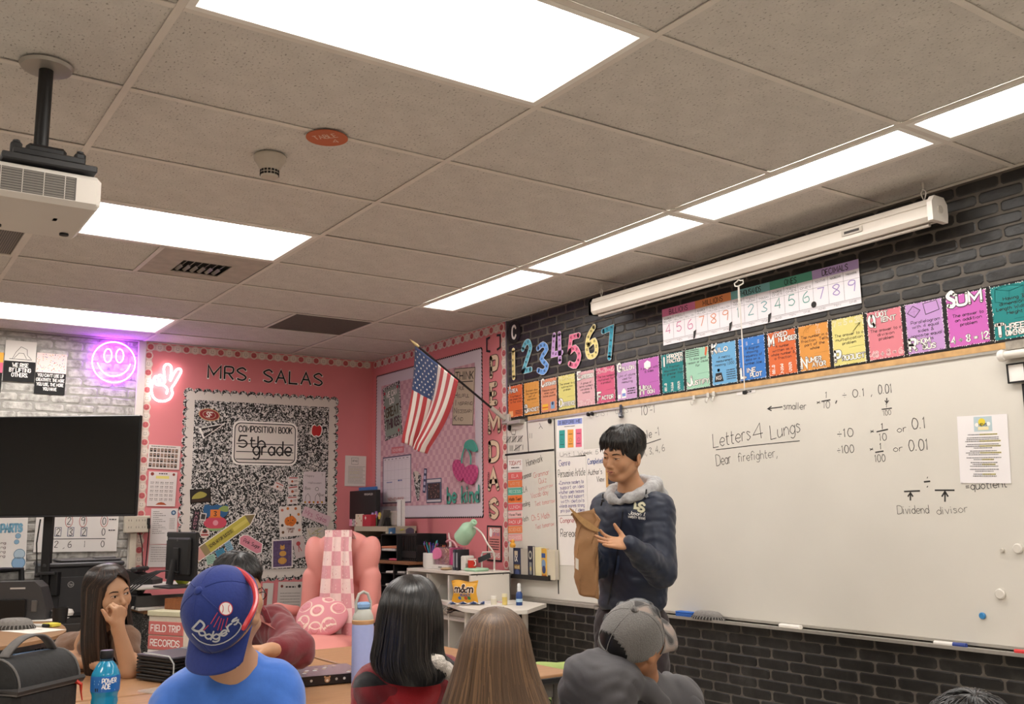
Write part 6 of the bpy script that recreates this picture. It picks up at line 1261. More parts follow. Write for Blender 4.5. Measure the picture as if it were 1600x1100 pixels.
t = T('low_stool','grey backless stool under the green tote bag','stool',(4.37,-1.20,0),.3); MB().box((0,0,.44),(.34,.34,.03),M('#6b6a6c',.5,noise=.04),bev=.01).build('seat',t); legs(t,[(a*.13,b_*.13) for a in (-1,1) for b_ in (-1,1)],.43,.014,alu)
t = T('tote_bag','pale green tote bag with repeated bloom lettering standing on a chair','bag',(4.37,-1.20,.456),math.radians(48)); mgr = M('#b6c87c',.8,noise=.06,bump=.1,nscale=12)
m = MB(); m.grid(lambda u,v: ((.17+.01*v)*math.cos(2*PI*u),(.05+.02*(1-v))*math.sin(2*PI*u)+.004*math.sin(9*u*PI),.325*v+.01*math.sin(2*PI*u*2)*v),32,8,mgr); m.add([(.165*math.cos(2*PI*k/20),.06*math.sin(2*PI*k/20),.002) for k in range(20)],[tuple(range(20))[::-1]],mgr); o_ = m.build('body',t); q = o_.modifiers.new('thickness','SOLIDIFY'); q.thickness = .002
MB().tube([(.06,-.055,.25),(.05,-.062,.33),(.08,-.05,.37),(.1,-.045,.36)],.008,M('#2f4038',.7),n=6,sy=.4).build('handle',t)
m = MB(); mpb_ = lambda x,z,o: (x,-(.05+.02*(1-z/.325))*math.sqrt(max(0,1-(x/.18)**2))-.005,z)
for k in range(4): m.text('bloom',-.13,.04+.06*k,.055,0,M('#2d3a26'),w=.2,st=.15,mp=mpb_)
m.disc(.02,.2,.02,0,M('#e0734a'),mp=lambda x,z,o: (x,-(.05+.02*(1-z/.325))*math.sqrt(max(0,1-(x/.18)**2))-.0056,z)); m.build('lettering',t); t.scale = (.85,.85,.76)
# ================================================================ corner storage
mbk = M('#b7ad98',.5,noise=.04,nscale=6); bx0,bx1,by0,by1,bz = .26,.86,-.29,-.02,1.268
t = T('metal_bookcase','beige metal bookcase in the pink corner behind the armchair','bookcase',((bx0+bx1)/2,(by0+by1)/2,0)); W_,D_ = bx1-bx0,by1-by0
m = MB(); m.box((0,0,bz-.02),(W_,D_,.04),mbk,bev=.003).box((-W_/2+.012,0,bz/2-.02),(.024,D_,bz-.04),mbk).box((W_/2-.012,0,bz/2-.02),(.024,D_,bz-.04),mbk).box((0,D_/2-.006,bz/2-.02),(W_,.012,bz-.04),M('#8f8676',.6)); m.build('carcass',t)
for z_ in (.05,.35,.65,.95): MB().box((0,-.005,z_),(W_-.05,D_-.02,.022),mbk,bev=.002).build('shelf',t)
r = random.Random(11)
for k,(z_,n_) in enumerate(((.962,6),(.662,6),(.362,5))):
    x = -W_/2+.05
    for j in range(n_):
        w_ = r.uniform(.03,.08); h_ = r.uniform(.12,.24); c_ = r.choice(['#2c2524','#5b2b2b','#3a3f4a','#c9c2b8','#7a2f34','#26221f','#8a8078'])
        if x+w_ > W_/2-.04: break
        cn_ = {'#2c2524': 'black','#5b2b2b': 'dark red','#3a3f4a': 'slate blue','#c9c2b8': 'cream','#7a2f34': 'red','#26221f': 'near black','#8a8078': 'taupe'}[c_]
        tt = T('shelf_box',f'{cn_} box, {["first", "second", "third", "fourth", "fifth", "sixth"][j]} from the left on the bookcase {["top shelf", "middle shelf", "lower shelf"][k]}','storage box',((bx0+bx1)/2+x+w_/2,(by0+by1)/2-.03,z_),0,'things inside the metal bookcase')
        MB().box((0,0,h_/2),(w_*.92,.16,h_),M(c_,.6,noise=.05),bev=.004).build('body',tt); MB().box((0,-.082,h_*.7),(w_*.5,.002,h_*.15),M('#d8d2c8')).build('label_patch',tt); x += w_+.004
m = MB(); m.rect(-.1,.02,0.02,.06,0,M('#4a78ad')); m.rect(-.08,.03,-.02,.05,.0006,M('#c9d4dd')); m.X = None
p = Vector((bx1+.001,0,0))
for (py0,py1,z0,z1,c_,lb) in ((by0+.015,by0+.075,bz-.075,bz-.01,'#4c7fb0','blue picture magnet on the side of the beige bookcase'),(by0+.12,by0+.15,bz-.035,bz-.02,'#c9c25a','small yellow magnet on the side of the bookcase'),(by0+.17,by0+.245,bz-.07,bz-.012,'#5a5568','dark dolphin shaped magnet on the side of the bookcase')):
    m = MB(); P_ = [((py0+py1)/2+(py1-py0)/2*math.cos(a*PI/6)*(1+.15*(a % 2)),(z0+z1)/2+(z1-z0)/2*math.sin(a*PI/6)) for a in range(12)] if c_ == '#5a5568' else [(py0,z0),(py1,z0+.004),(py1,z1),(py0,z1-.004)]
    m.prism(P_,0,.003,M(c_,.5,noise=.1),mp=lambda a,b_,c__: (c__,a,b_)); m.rect(py0+.01,z0+.015,(py0+py1)/2,(z0+z1)/2,.0034,M('#d8dde0'),mp=lambda x,z,o: (o,x,z)) if c_ == '#4c7fb0' else None
    m.build('magnet',None,(bx1+.0005,0,0),label=lb,category='magnet')
def onshelf(nm,label,cat,px0,py0,px1,py1,y,depth,col,zb,extra=None,rz=0,bev=.003,grp=None):
    a,b_ = hit(px0,py1,1,y),hit(px1,py0,1,y); w_,h_ = b_.x-a.x,b_.z-zb; t = T(nm,label,cat,((a.x+b_.x)/2,y,zb),rz,grp)
    MB().box((0,depth/2,h_/2),(w_,depth,h_),M(col,.5,noise=.03),bev=bev).build('body',t)
    if extra: m = MB(); extra(m,w_,h_); m.build('print',t)
    return t
Zt = bz+.0005
onshelf('file_box','blue folder standing at the back of the bookcase top','folder',545,760,587,822,-.13,.02,'#3a6fae',Zt)
onshelf('file_box','yellow edged folder behind the black file','folder',547,766,588.5,822,-.16,.02,'#d8c068',Zt)
onshelf('file_box','black file box with small white lettering on the bookcase','file box',544,765,587,822,-.215,.045,'#242223',Zt,lambda m,w,h: (m.text('PENDAFLEX',w*.1,h*.86,.014,.0005,WHT,w=w*.3,st=.2),m.line([(-w*.2,h*.05),(-w*.2,h*.3),(w*.3,h*.3)],.003,.0005,M('#111'*1+'111' if False else '#101010'))))
onshelf('paper_pad','teal paper pad leaning behind the black file box','paper',547,775,556,808,-.10,.01,'#5aa0a4',Zt)
onshelf('greeting_card','pink and checked greeting card at the bookcase left end','card',545.5,811,555,822,-.27,.01,'#d98aa4',Zt,lambda m,w,h: [m.rect(w*(-.0+.12*i),h*.25*j,w*(.12+.12*i),h*.25*(j+1),.0005,M('#1c1b1b' if (i+j) % 2 else '#e8e2dc')) for i in range(4) for j in range(4)])
onshelf('greeting_card','cream greeting card with red flowers on the bookcase','card',555,803,567,822,-.275,.012,'#d9c8b4',Zt,lambda m,w,h: [m.disc(w*(-.3+.2*i),h*(.25+.2*((i*3) % 4)),.008,.0005,M(['#b5524a','#7f8a5c','#c98a5a'][i % 3]),n=7) for i in range(4)])
onshelf('gift_box','small red gift box with a white star on the bookcase','box',566,804,579,822,-.28,.05,'#b83240',Zt,lambda m,w,h: [m.flat([(-w*.1+.018*math.cos(a)*(1 if k % 2 == 0 else .45),h*.72+.018*math.sin(a)*(1 if k % 2 == 0 else .45)) for k,a in enumerate([PI/2+i*PI/4 for i in range(8)])],.0008,WHT)])
for px,py,c_,lb in ((583,806,'#b9a9d4','lilac paper flower on the bookcase'),(588.5,804,'#a472b4','purple paper flower on the bookcase'),(594,806,'#d8c04c','yellow paper flower on the bookcase'),(600,802,'#d8a9b4','pink paper flower on the bookcase')):
    q = hit(px,py,1,-.22); t = T('paper_flower',lb,'flower',(q.x,-.22,Zt),0,'paper flowers on the bookcase'); h_ = q.z-Zt; MB().tube([(0,0,0),(0,0,h_)],.003,M('#7a9a5c'),n=5).build('stem',t); m = MB()
    for k in range(6): a = k*PI/3; m.disc(.018*math.cos(a),h_+.018*math.sin(a),.013,.004+.0005*k,M(c_,.7),n=9)
    m.disc(0,h_,.011,.009,M('#e6dca8'),n=9); m.build('petals',t)
a = hit(600,822,1,-.25); t = T('metal_easel','dark grey tilted tablet holder on the bookcase','holder',(a.x-.02,-.25,Zt)); MB().prism([(-.05,0),(.0,0),(.055,.13),(.035,.135)],-.02,.04,M('#6a6763',.4,metal=.4),mp=lambda a_,b_,c_: (a_,c_,b_)).build('plate',t); MB().prism([(.0,0),(.06,0),(.05,.07)],0,.04,dk,mp=lambda a_,b_,c_: (a_,c_,b_)).build('foot',t)
onshelf('wall_calendar_book','white book standing upright at the bookcase right end','book',620,780.5,628,822,-.27,.03,'#dcd8d4',Zt,lambda m,w,h: m.rect(w*.3,0.004,w*.5,h-.004,.0006,M('#a29b95')))
onshelf('glass_jar','clear jar with pale papers beside the white book','jar',607,798,618,822,-.2,.06,'#a89c94',Zt,bev=.012)
# black organiser cart
cz = 1.012; t = T('organiser_cart','black drawer cart with wooden top left of the white cube shelf','cart',(1.17,-.22,0)); W_ = .50
MB().box((0,0,cz-.012),(W_,.36,.024),M('#8a5f40',.5,noise=.1),bev=.004).build('top',t); m = MB()
for x in (-W_/2+.012,0,W_/2-.012): m.box((x,0,(cz-.03)/2),(.02,.34,cz-.03),dk)
m.box((0,.165,(cz-.03)/2),(W_,.01,cz-.03),dk); m.build('frame',t)
for k in range(10):
    z_ = .06+.095*k; MB().box((-.01,-.01,z_),(W_-.05,.3,.008),dk2).build('tray',t)
    if k in (4,6,8,9): tt = small('paper_stack',f'stack of white papers in the cart tray, {["", "", "", "", "lowest stack in view", "", "third stack down", "", "second stack down", "topmost stack"][k]}','papers',(1.12,-.24,z_+.0045),lambda m: m.box((0,0,.008),(.21,.27,.015),M('#d3ccc6',.8,noise=.06,nscale=50),bev=.002),.03*k,'papers in the black cart')
t = T('file_organiser','black mesh desk file organiser with papers above the wooden cart top','organiser',(1.17,-.22,cz+.0005)); OH = .20
m = MB(); m.box((-.12,0,.004),(.26,.3,.008),dk).box((-.12,0,.07),(.26,.3,.006),dk).box((-.12,0,OH-.004),(.26,.3,.008),dk).box((-.25,0,OH/2),(.008,.3,OH),dk).box((.01,0,OH/2),(.01,.3,OH),dk).box((-.12,.148,OH/2),(.26,.006,OH),dk); m.build('letter_tray',t)
m = MB(); m.box((.13,.145,.1),(.24,.006,.2),dk).box((.13,.02,.005),(.24,.26,.008),dk).box((.25,.02,.06),(.008,.26,.12),dk)
for k in range(8): m.box((.03+.028*k,-.11,.1),(.008,.006,.19),dk)
m.box((.13,-.11,.195),(.24,.008,.012),dk).box((.13,-.11,.05),(.24,.008,.05),dk); m.build('wire_basket',t)
for k,(c_,z_,lb) in enumerate((('#cfc9c6',.0735,'white paper stack in the upper tray of the black organiser'),('#c07a5c',.092,'orange papers on top of the stack in the organiser'))): small('paper_stack',lb,'papers',(1.05,-.25,cz+z_),lambda m: m.box((0,0,.008),(.2,.26,.016),M(c_,.8,noise=.08,nscale=60),bev=.002),.05+.1*k)
small('tape_pack','pink packet on the wooden cart top','packet',(1.13,-.36,cz+.001),lambda m: m.box((0,0,.008),(.1,.05,.016),'#c8576c',bev=.006),.1)
# white cube shelf
sx0,sx1,sy0,sy1,sz = 1.45,2.33,-.43,-.11,.972; t = T('cube_shelf','white nine cube shelf with wire front bins under the lamp','shelf',((sx0+sx1)/2,(sy0+sy1)/2,0)); W_,D_ = sx1-sx0,sy1-sy0; mws = M('#dcd5cb',.45,noise=.02,nscale=5)
m = MB(); m.box((0,0,sz-.01),(W_,D_,.02),mws,bev=.002).box((0,0,.03),(W_,D_,.02),mws).box((0,D_/2-.005,sz/2),(W_,.008,sz-.02),M('#c2bab2',.6)); cwid = W_/3
m.box((-W_/2+.009,0,sz/2),(.018,D_,sz-.02),mws); m.box((W_/2-.009,0,sz/2),(.018,D_,sz-.02),mws); m.build('carcass',t)
for k in (1,2): MB().box((-W_/2+cwid*k,0,sz/2-.005),(.016,D_-.01,sz-.05),mws).build('divider',t)
for z_ in (.345,.655):
    for k in range(3): MB().box((-W_/2+cwid*(k+.5),0,z_),(cwid-.018,D_-.012,.016),mws).build('shelf_board',t)
m = MB(); [m.cyl((W_/2,y_,sz-.02),(W_/2+.001,y_,sz-.02),.004,M('#6a645e'),n=8) for y_ in (-.11,.1)]; m.build('screw_caps',t)
def wbin(x,z,col,label,cat='bin',dark=False):
    b_ = T('storage_bin',label,cat,((sx0+sx1)/2+x,(sy0+sy1)/2-.02,z),0,'bins in the white cube shelf'); mm = M(col,.4,noise=.02); w_,d_,h_ = cwid-.04,.27,.20
    if dark: MB().box((0,0,.12),(w_,d_,.24),mm,bev=.01).build('body',b_); MB().box((0,-d_/2-.002,.18),(.08,.006,.02),'#3a3a3c',bev=.002).build('handle',b_); return b_
    m = MB(); m.box((0,0,.005),(w_,d_,.008),mm)
    for s_ in (-1,1): m.prism([(-d_/2-.03,.05),(-d_/2+.03,.0),(d_/2,0),(d_/2,h_),(-d_/2+.1,h_),(-d_/2+.02,.09)],s_*w_/2-.003,s_*w_/2+.003,mm,mp=lambda a_,b__,c_: (c_,a_,b__))
    m.box((0,d_/2,h_/2),(w_,.005,h_),mm); m.build('body',b_)
    MB().grid(lambda u,v: ((u-.5)*w_,-d_/2+.03-.06*v,.052*v),1,1,mm).build('front_lip',b_); MB().tube([(s_*w_/2,-d_/2-.03,.05) for s_ in (-1,1)],.005,mm,n=6).build('rim',b_)
    for k in range(9): MB().box((-w_/2+.03+k*(w_-.06)/8,d_/2-.006,.12),(.006,.004,.1),M('#8d867f',.6)).build('slot',b_)
    return b_
wbin(-cwid,.664,'#d3ccc4','white bin in the upper left cube of the white shelf'); wbin(0,.664,'#d3ccc4','white bin holding green paper in the upper middle cube'); wbin(cwid,.664,'#d3ccc4','white bin holding dark folders in the upper right cube')
wbin(0,.354,'#cfc8c0','empty white bin in the middle cube of the second row'); wbin(cwid,.354,'#cfc8c0','empty white bin in the right cube of the second row, under folders'); wbin(-cwid,.354,'#cfc8c0','white bin in the left cube of the second row'); wbin(cwid,.041,'#232326','black fabric bin in the lower right cube',dark=True)
cs = (sx0+sx1)/2; small('green_paper','crumpled green paper in the upper middle bin','paper',(cs,-.3,.674),lambda m: m.grid(lambda u,v: ((u-.5)*.2,(v-.5)*.16,.02+.02*math.sin(7*u)*math.cos(6*v)),10,8,M('#4d8a68',.8)))
for k in range(4): small('dark_folder',f'dark folder lying tilted in the upper right bin, {["lowest", "second lowest", "second highest", "topmost"][k]}','folder',(cs+cwid-.01,-.33,.72+.011*k),lambda m: m.box((0,0,0),(.2,.26,.006),['#2e2624','#5f4a38','#2b2a2c','#8a7a66'][k],rot=Matrix.Rotation(-.22,3,'Y')),.03*k,'folders in the upper right bin')
t = T('trophy','small gold star trophy in the lower middle cube','trophy',(cs-.0,-.33,.041)); MB().lathe([(0,0),(.04,0),(.04,.03),(.012,.04),(.01,.1),(.02,.13),(0,.14)],M('#b59a58',.3,metal=.8),n=14).build('base',t); m = MB(); m.prism([(.05*math.cos(PI/2+k*PI/5)*(1 if k % 2 == 0 else .42),.19+.05*math.sin(PI/2+k*PI/5)*(1 if k % 2 == 0 else .42)) for k in range(10)],-.006,.006,M('#c4ab68',.3,metal=.8)); m.build('star',t)
# things on the cube shelf
sz_ = sz+.0005
t = T('white_pen_pot','white pot crowded with coloured pens on the cube shelf','pot',(1.63,-.33,sz_)); MB().lathe([(0,0),(.05,0),(.056,.02),(.056,.11),(.052,.11),(.05,.01),(0,.01)],M('#d9d5cf',.35),n=24).build('pot',t); MB().cyl((0,0,.1),(0,0,.108),.05,dk,n=16).build('pen_holder',t); pens(t,11,.045,.1,.09,['#2f3e9a','#b9434a','#1c1b1b','#4aa0b8','#7a4a9c','#3c8a5c'],8)
def pstand(px,py,y): return hit(px,py,1,y)
t = T('tissue_box','orange topped black tissue box with tissue sticking up','tissue box',(1.63,-.17,sz_)); MB().box((0,0,.07),(.11,.11,.14),M('#b97c4a',.5,noise=.06),bev=.004).box((0,0,.142),(.115,.115,.012),dk,bev=.003).build('box',t)
m = MB(); m.grid(lambda u,v: (.03*(u-.5)*(1.5-v)+.012*math.sin(v*5),.02*math.sin(u*6)*(1-v*.6),.14+.11*v-.02*abs(u-.5)),8,8,M('#e3d3cd',.9)); m.build('tissue',t)
small('pencil_pack','red and orange pencils standing behind the basket','pencils',(1.56,-.2,sz_),lambda m: [m.cyl((x_*.012,0,0),(x_*.014+.01,0,.15+.01*(x_ % 2)),.004,['#b8433c','#e08a3c','#d8b23c'][x_ % 3],n=6) for x_ in range(4)])
t = T('gift_basket','pink and gold gift basket in clear wrap on the cube shelf','basket',(1.80,-.27,sz_+.03))
MB().prism([(-.10,0),(.08,0),(.12,.12),(-.14,.12)],-.06,.06,M('#c9a0b0',.1,alpha=.35),mp=lambda a_,b_,c_: (a_,c_,b_)).build('clear_wrap',t); r = random.Random(4); m = MB()
for k in range(90): x,y,z = r.uniform(-.1,.07),r.uniform(-.05,.05),r.uniform(.01,.1); m.tube([(x,y,z),(x+r.uniform(-.02,.02),y+r.uniform(-.02,.02),z+r.uniform(-.01,.02))],.003,M(['#b08d4c','#d8c08a','#8a6a3a'][k % 3],.3,metal=.4),n=4)
m.build('gold_shred',t,kind='stuff'); m = MB(); m.prism(smooth2([(-.11,.04),(-.12,.09),(-.06,.12),(-.01,.1),(-.0,.06),(-.05,.04)],True),-.075,-.068,M('#e07aa4',.5),mp=lambda a_,b_,c_: (a_,c_,b_)); m.build('pink_heart_tag',t); MB().box((.085,0,.06),(.05,.09,.12),M('#d9488c',.5),bev=.006).build('pink_box',t)
MB().tube([(.13*math.cos(a),0,.02+.15*math.sin(a)) for a in [PI*k/16 for k in range(0,11)]],.007,M('#dfa3a8',.4),n=8).build('handle',t)
small('white_tin','low white box under the gift basket','box',(1.80,-.31,sz_),lambda m: m.box((0,0,.014),(.2,.09,.028),M('#dad5cf',.4),bev=.004).rect(-.02,.008,.03,.02,.0455,M('#8a857f')))
small('pebble','tan flat pebble at the front of the cube shelf','pebble',(1.94,-.385,sz_),lambda m: m.lathe([(0,0),(.03,.003),(.038,.01),(.028,.018),(0,.02)],M('#b59a78',.7),n=14,sx=1.2))
for k,(c_,lb,x_) in enumerate((('#3a3c48','dark navy small book, left one of the pair',1.98),('#2a2a30','blackish small book, right one of the pair',2.02))): t = T('small_book',lb,'book',(x_,-.3,sz_),.1,'two dark books on the cube shelf'); MB().box((0,0,.07),(.026,.1,.14),M(c_,.5),bev=.002).build('cover',t); MB().box((0,-.051,.07),(.016,.002,.1),M('#8f8c94')).build('spine_label',t)
small('white_dispenser','white tape dispenser beside the dark books','dispenser',(2.085,-.3,sz_),lambda m: m.box((0,0,.05),(.06,.08,.1),M('#d6d1ca',.4),bev=.008).box((.035,-.02,.025),(.016,.03,.05),'#8f8a84',bev=.003))
t = T('wire_tray','white rounded wire stand holding a dark tablet','stand',(2.19,-.2,sz_)); MB().tube([(-.08,0,0),(-.08,0,.1),(-.065,0,.12),(.06,0,.125),(.08,0,.11),(.08,0,0)],.006,M('#dcd7d0',.4),n=8).build('frame',t); MB().box((0,-.03,.085),(.15,.008,.035),M('#2c3436',.3),rot=Matrix.Rotation(-.25,3,'Y')).build('tablet',t)
small('red_mug','red and white mug in front of the lamp base','mug',(2.19,-.33,sz_+.024),lambda m: m.lathe([(0,0),(.028,0),(.03,.06),(.027,.06),(.025,.006),(0,.006)],M('#c23224',.4),n=18).tube([(.028,0,.045),(.045,0,.04),(.045,0,.02),(.029,0,.014)],.004,'#ded8d0',n=6).lathe([(.0302,.05),(.0302,.06)],M('#ded8d0'),n=18))
t = T('desk_lamp','mint green desk lamp with curved arm and bell shade','lamp',(2.20,-.30,sz_)); mmt = M('#a9ceb0',.4,noise=.02,spec=.5)
MB().box((0,0,.011),(.15,.12,.022),mmt,bev=.01).build('base',t); hp = [hit(px,py,1,-.30)-Vector((2.20,-.30,sz_)) for px,py in ((766,884),(766,866),(762,850),(754,835),(745,826),(737,822))]; hp[0] = Vector((hp[0].x,.03,.02)); hp[1] = Vector((hp[1].x,.03,hp[1].z))
MB().tube([Vector(q) for q in smooth2([tuple(q) for q in hp],False,4)],.006,M('#d3cdc2',.35,metal=.3),n=8).build('arm',t)
a,b_ = hit(741,815,1,-.30)-Vector((2.20,-.30,sz_)),hit(722,841,1,-.30)-Vector((2.20,-.30,sz_)); ax = (b_-a).normalized(); Ls = (b_-a).length
MB().lathe([(0,-.004),(.022,0),(.024,.03),(.03,.05),(.048,.07),(.058,.09),(.061,Ls),(.057,Ls),(.054,.09),(.044,.074),(.0,.06)],mmt,c=a,n=28,axis=ax).lathe([(0,-.014),(.008,-.012),(.008,0)],mmt,c=a,n=10,axis=ax).build('shade',t); MB().lathe([(0,.06),(.02,.07),(.024,.09),(.012,.11),(0,.113)],M('#e8e2d6',.3),c=a,n=14,axis=ax).build('bulb',t)
# low white worktop with sweets
t = T('corner_worktop','white angled worktop between cube shelf and whiteboard','worktop',(2.5,-.4,0)); Pw = [(1.90,-.44),(2.34,-.44),(2.34,-.10),(2.72,-.10),(2.985,-.44),(2.95,-.56),(2.82,-.66),(2.6,-.66)]
MB().prism([(x-2.5,y+.4) for x,y in Pw],.757,.78,mws,mp=flat_).build('top',t); legs(t,[(.2,-.12),(-.1,-.1),(.12,.2)],.756,.02,mws)
p = PZ(772,935,.7805); t = T('sweet_bag','yellow bag of chocolate sweets standing on the white worktop','snack bag',(2.33,-.475,.7835),math.radians(35))
m = MB()
def bagp(s_): return lambda u,v: ((u-.5)*.19*(1-.12*math.sin(PI*v)+.02*math.sin(v*9)),s_*(.03*math.sin(PI*min(1,max(0,(v-.06)/.88)))*math.sin(PI*u)**.6),.14*v+.006*math.sin(u*7)*(v > .5))
m.grid(bagp(-1),14,14,M('#dba02c',.35,spec=.5)); m.grid(bagp(1),14,14,M('#dba02c',.35)); m.build('bag',t); m = MB(); mb2 = lambda x,z,o: (x,-.03*math.sin(PI*min(1,max(0,(z/.14-.06)/.88)))*math.sin(PI*min(1,max(0,x/.19+.5)))**.6-.0015-o,z)
m.text('m&m',0,.068,.046,0,M('#3b2517'),w=.125,st=.24,align='c',mp=mb2,outline=WHT,ow=.05); m.text('PEANUT',.012,.042,.014,0,M('#2b4f9c'),w=.07,st=.22,align='c',mp=mb2); [m.disc(-.03+.022*k,.03,.011,.0006,M(['#3a6fb8','#d8c23c','#c9522c','#3c8a4c'][k]),mp=mb2) for k in range(4)]; m.rect(-.09,.128,.09,.134,0,M('#b9832a'),mp=mb2); m.build('lettering',t)
p = PZ(800,940,.781); small('papers','white papers and flyers spread on the worktop','papers',(2.50,-.38,.7808),lambda m: m.box((0,0,.001),(.26,.2,.002),M('#e0dad4',.8)).box((-.08,.06,.003),(.22,.16,.002),M('#d6d0cc',.8),rot=RZ(.4)).rect(-.05,.02,.05,.05,.0046,M('#b34a44'),mp=lambda x,z,o: (x,z+.05,o)),.3)
small('wrapper','blue and white crumpled wrapper before the sweet bag','wrapper',(2.46,-.55,.782),lambda m: m.grid(lambda u,v: ((u-.5)*.24,(v-.5)*.06,.016*abs(math.sin(u*11)*math.cos(v*4))+.004),22,5,lambda u,v: M('#dfdcd8',.4) if math.sin(u*23+v*3) > -.2 else M('#3c5c9c',.4)),math.radians(58))
for px,lb,c1,c2,z0,hh,rr in ((815,'clear round topped little jar on the worktop','#cfc8b4','#d8d4ca',.781,.055,.02),(832,'yellow glue stick with pale cap on the worktop','#d8c070','#e2d8b4',.781,.07,.017)):
    q = PZ(px,944,.781); t = T('glue_bottle',lb,'bottle',(q.x-.08,q.y-.16,z0),0,None); MB().cyl((0,0,0),(0,0,hh*.7),rr,M(c1,.4,noise=.05),n=16).build('body',t); MB().lathe([(rr,hh*.7),(rr*1.05,hh*.72),(rr,hh),(0,hh)],M(c2,.4),n=16).build('cap',t)
t = T('spray_bottle','small blue spray bottle with white nozzle on the worktop','bottle',(2.70,-.3,.781)); MB().lathe([(0,0),(.02,0),(.021,.07),(.012,.085)],M('#24427c',.35),n=18).build('body',t); MB().lathe([(.0215,.02),(.0215,.04)],M('#a9c4d8'),n=18).build('label_band',t); MB().lathe([(.012,.084),(.013,.1),(.01,.11),(.012,.125),(.008,.135),(0,.136)],M('#dcdcda',.35),n=14).build('nozzle',t)
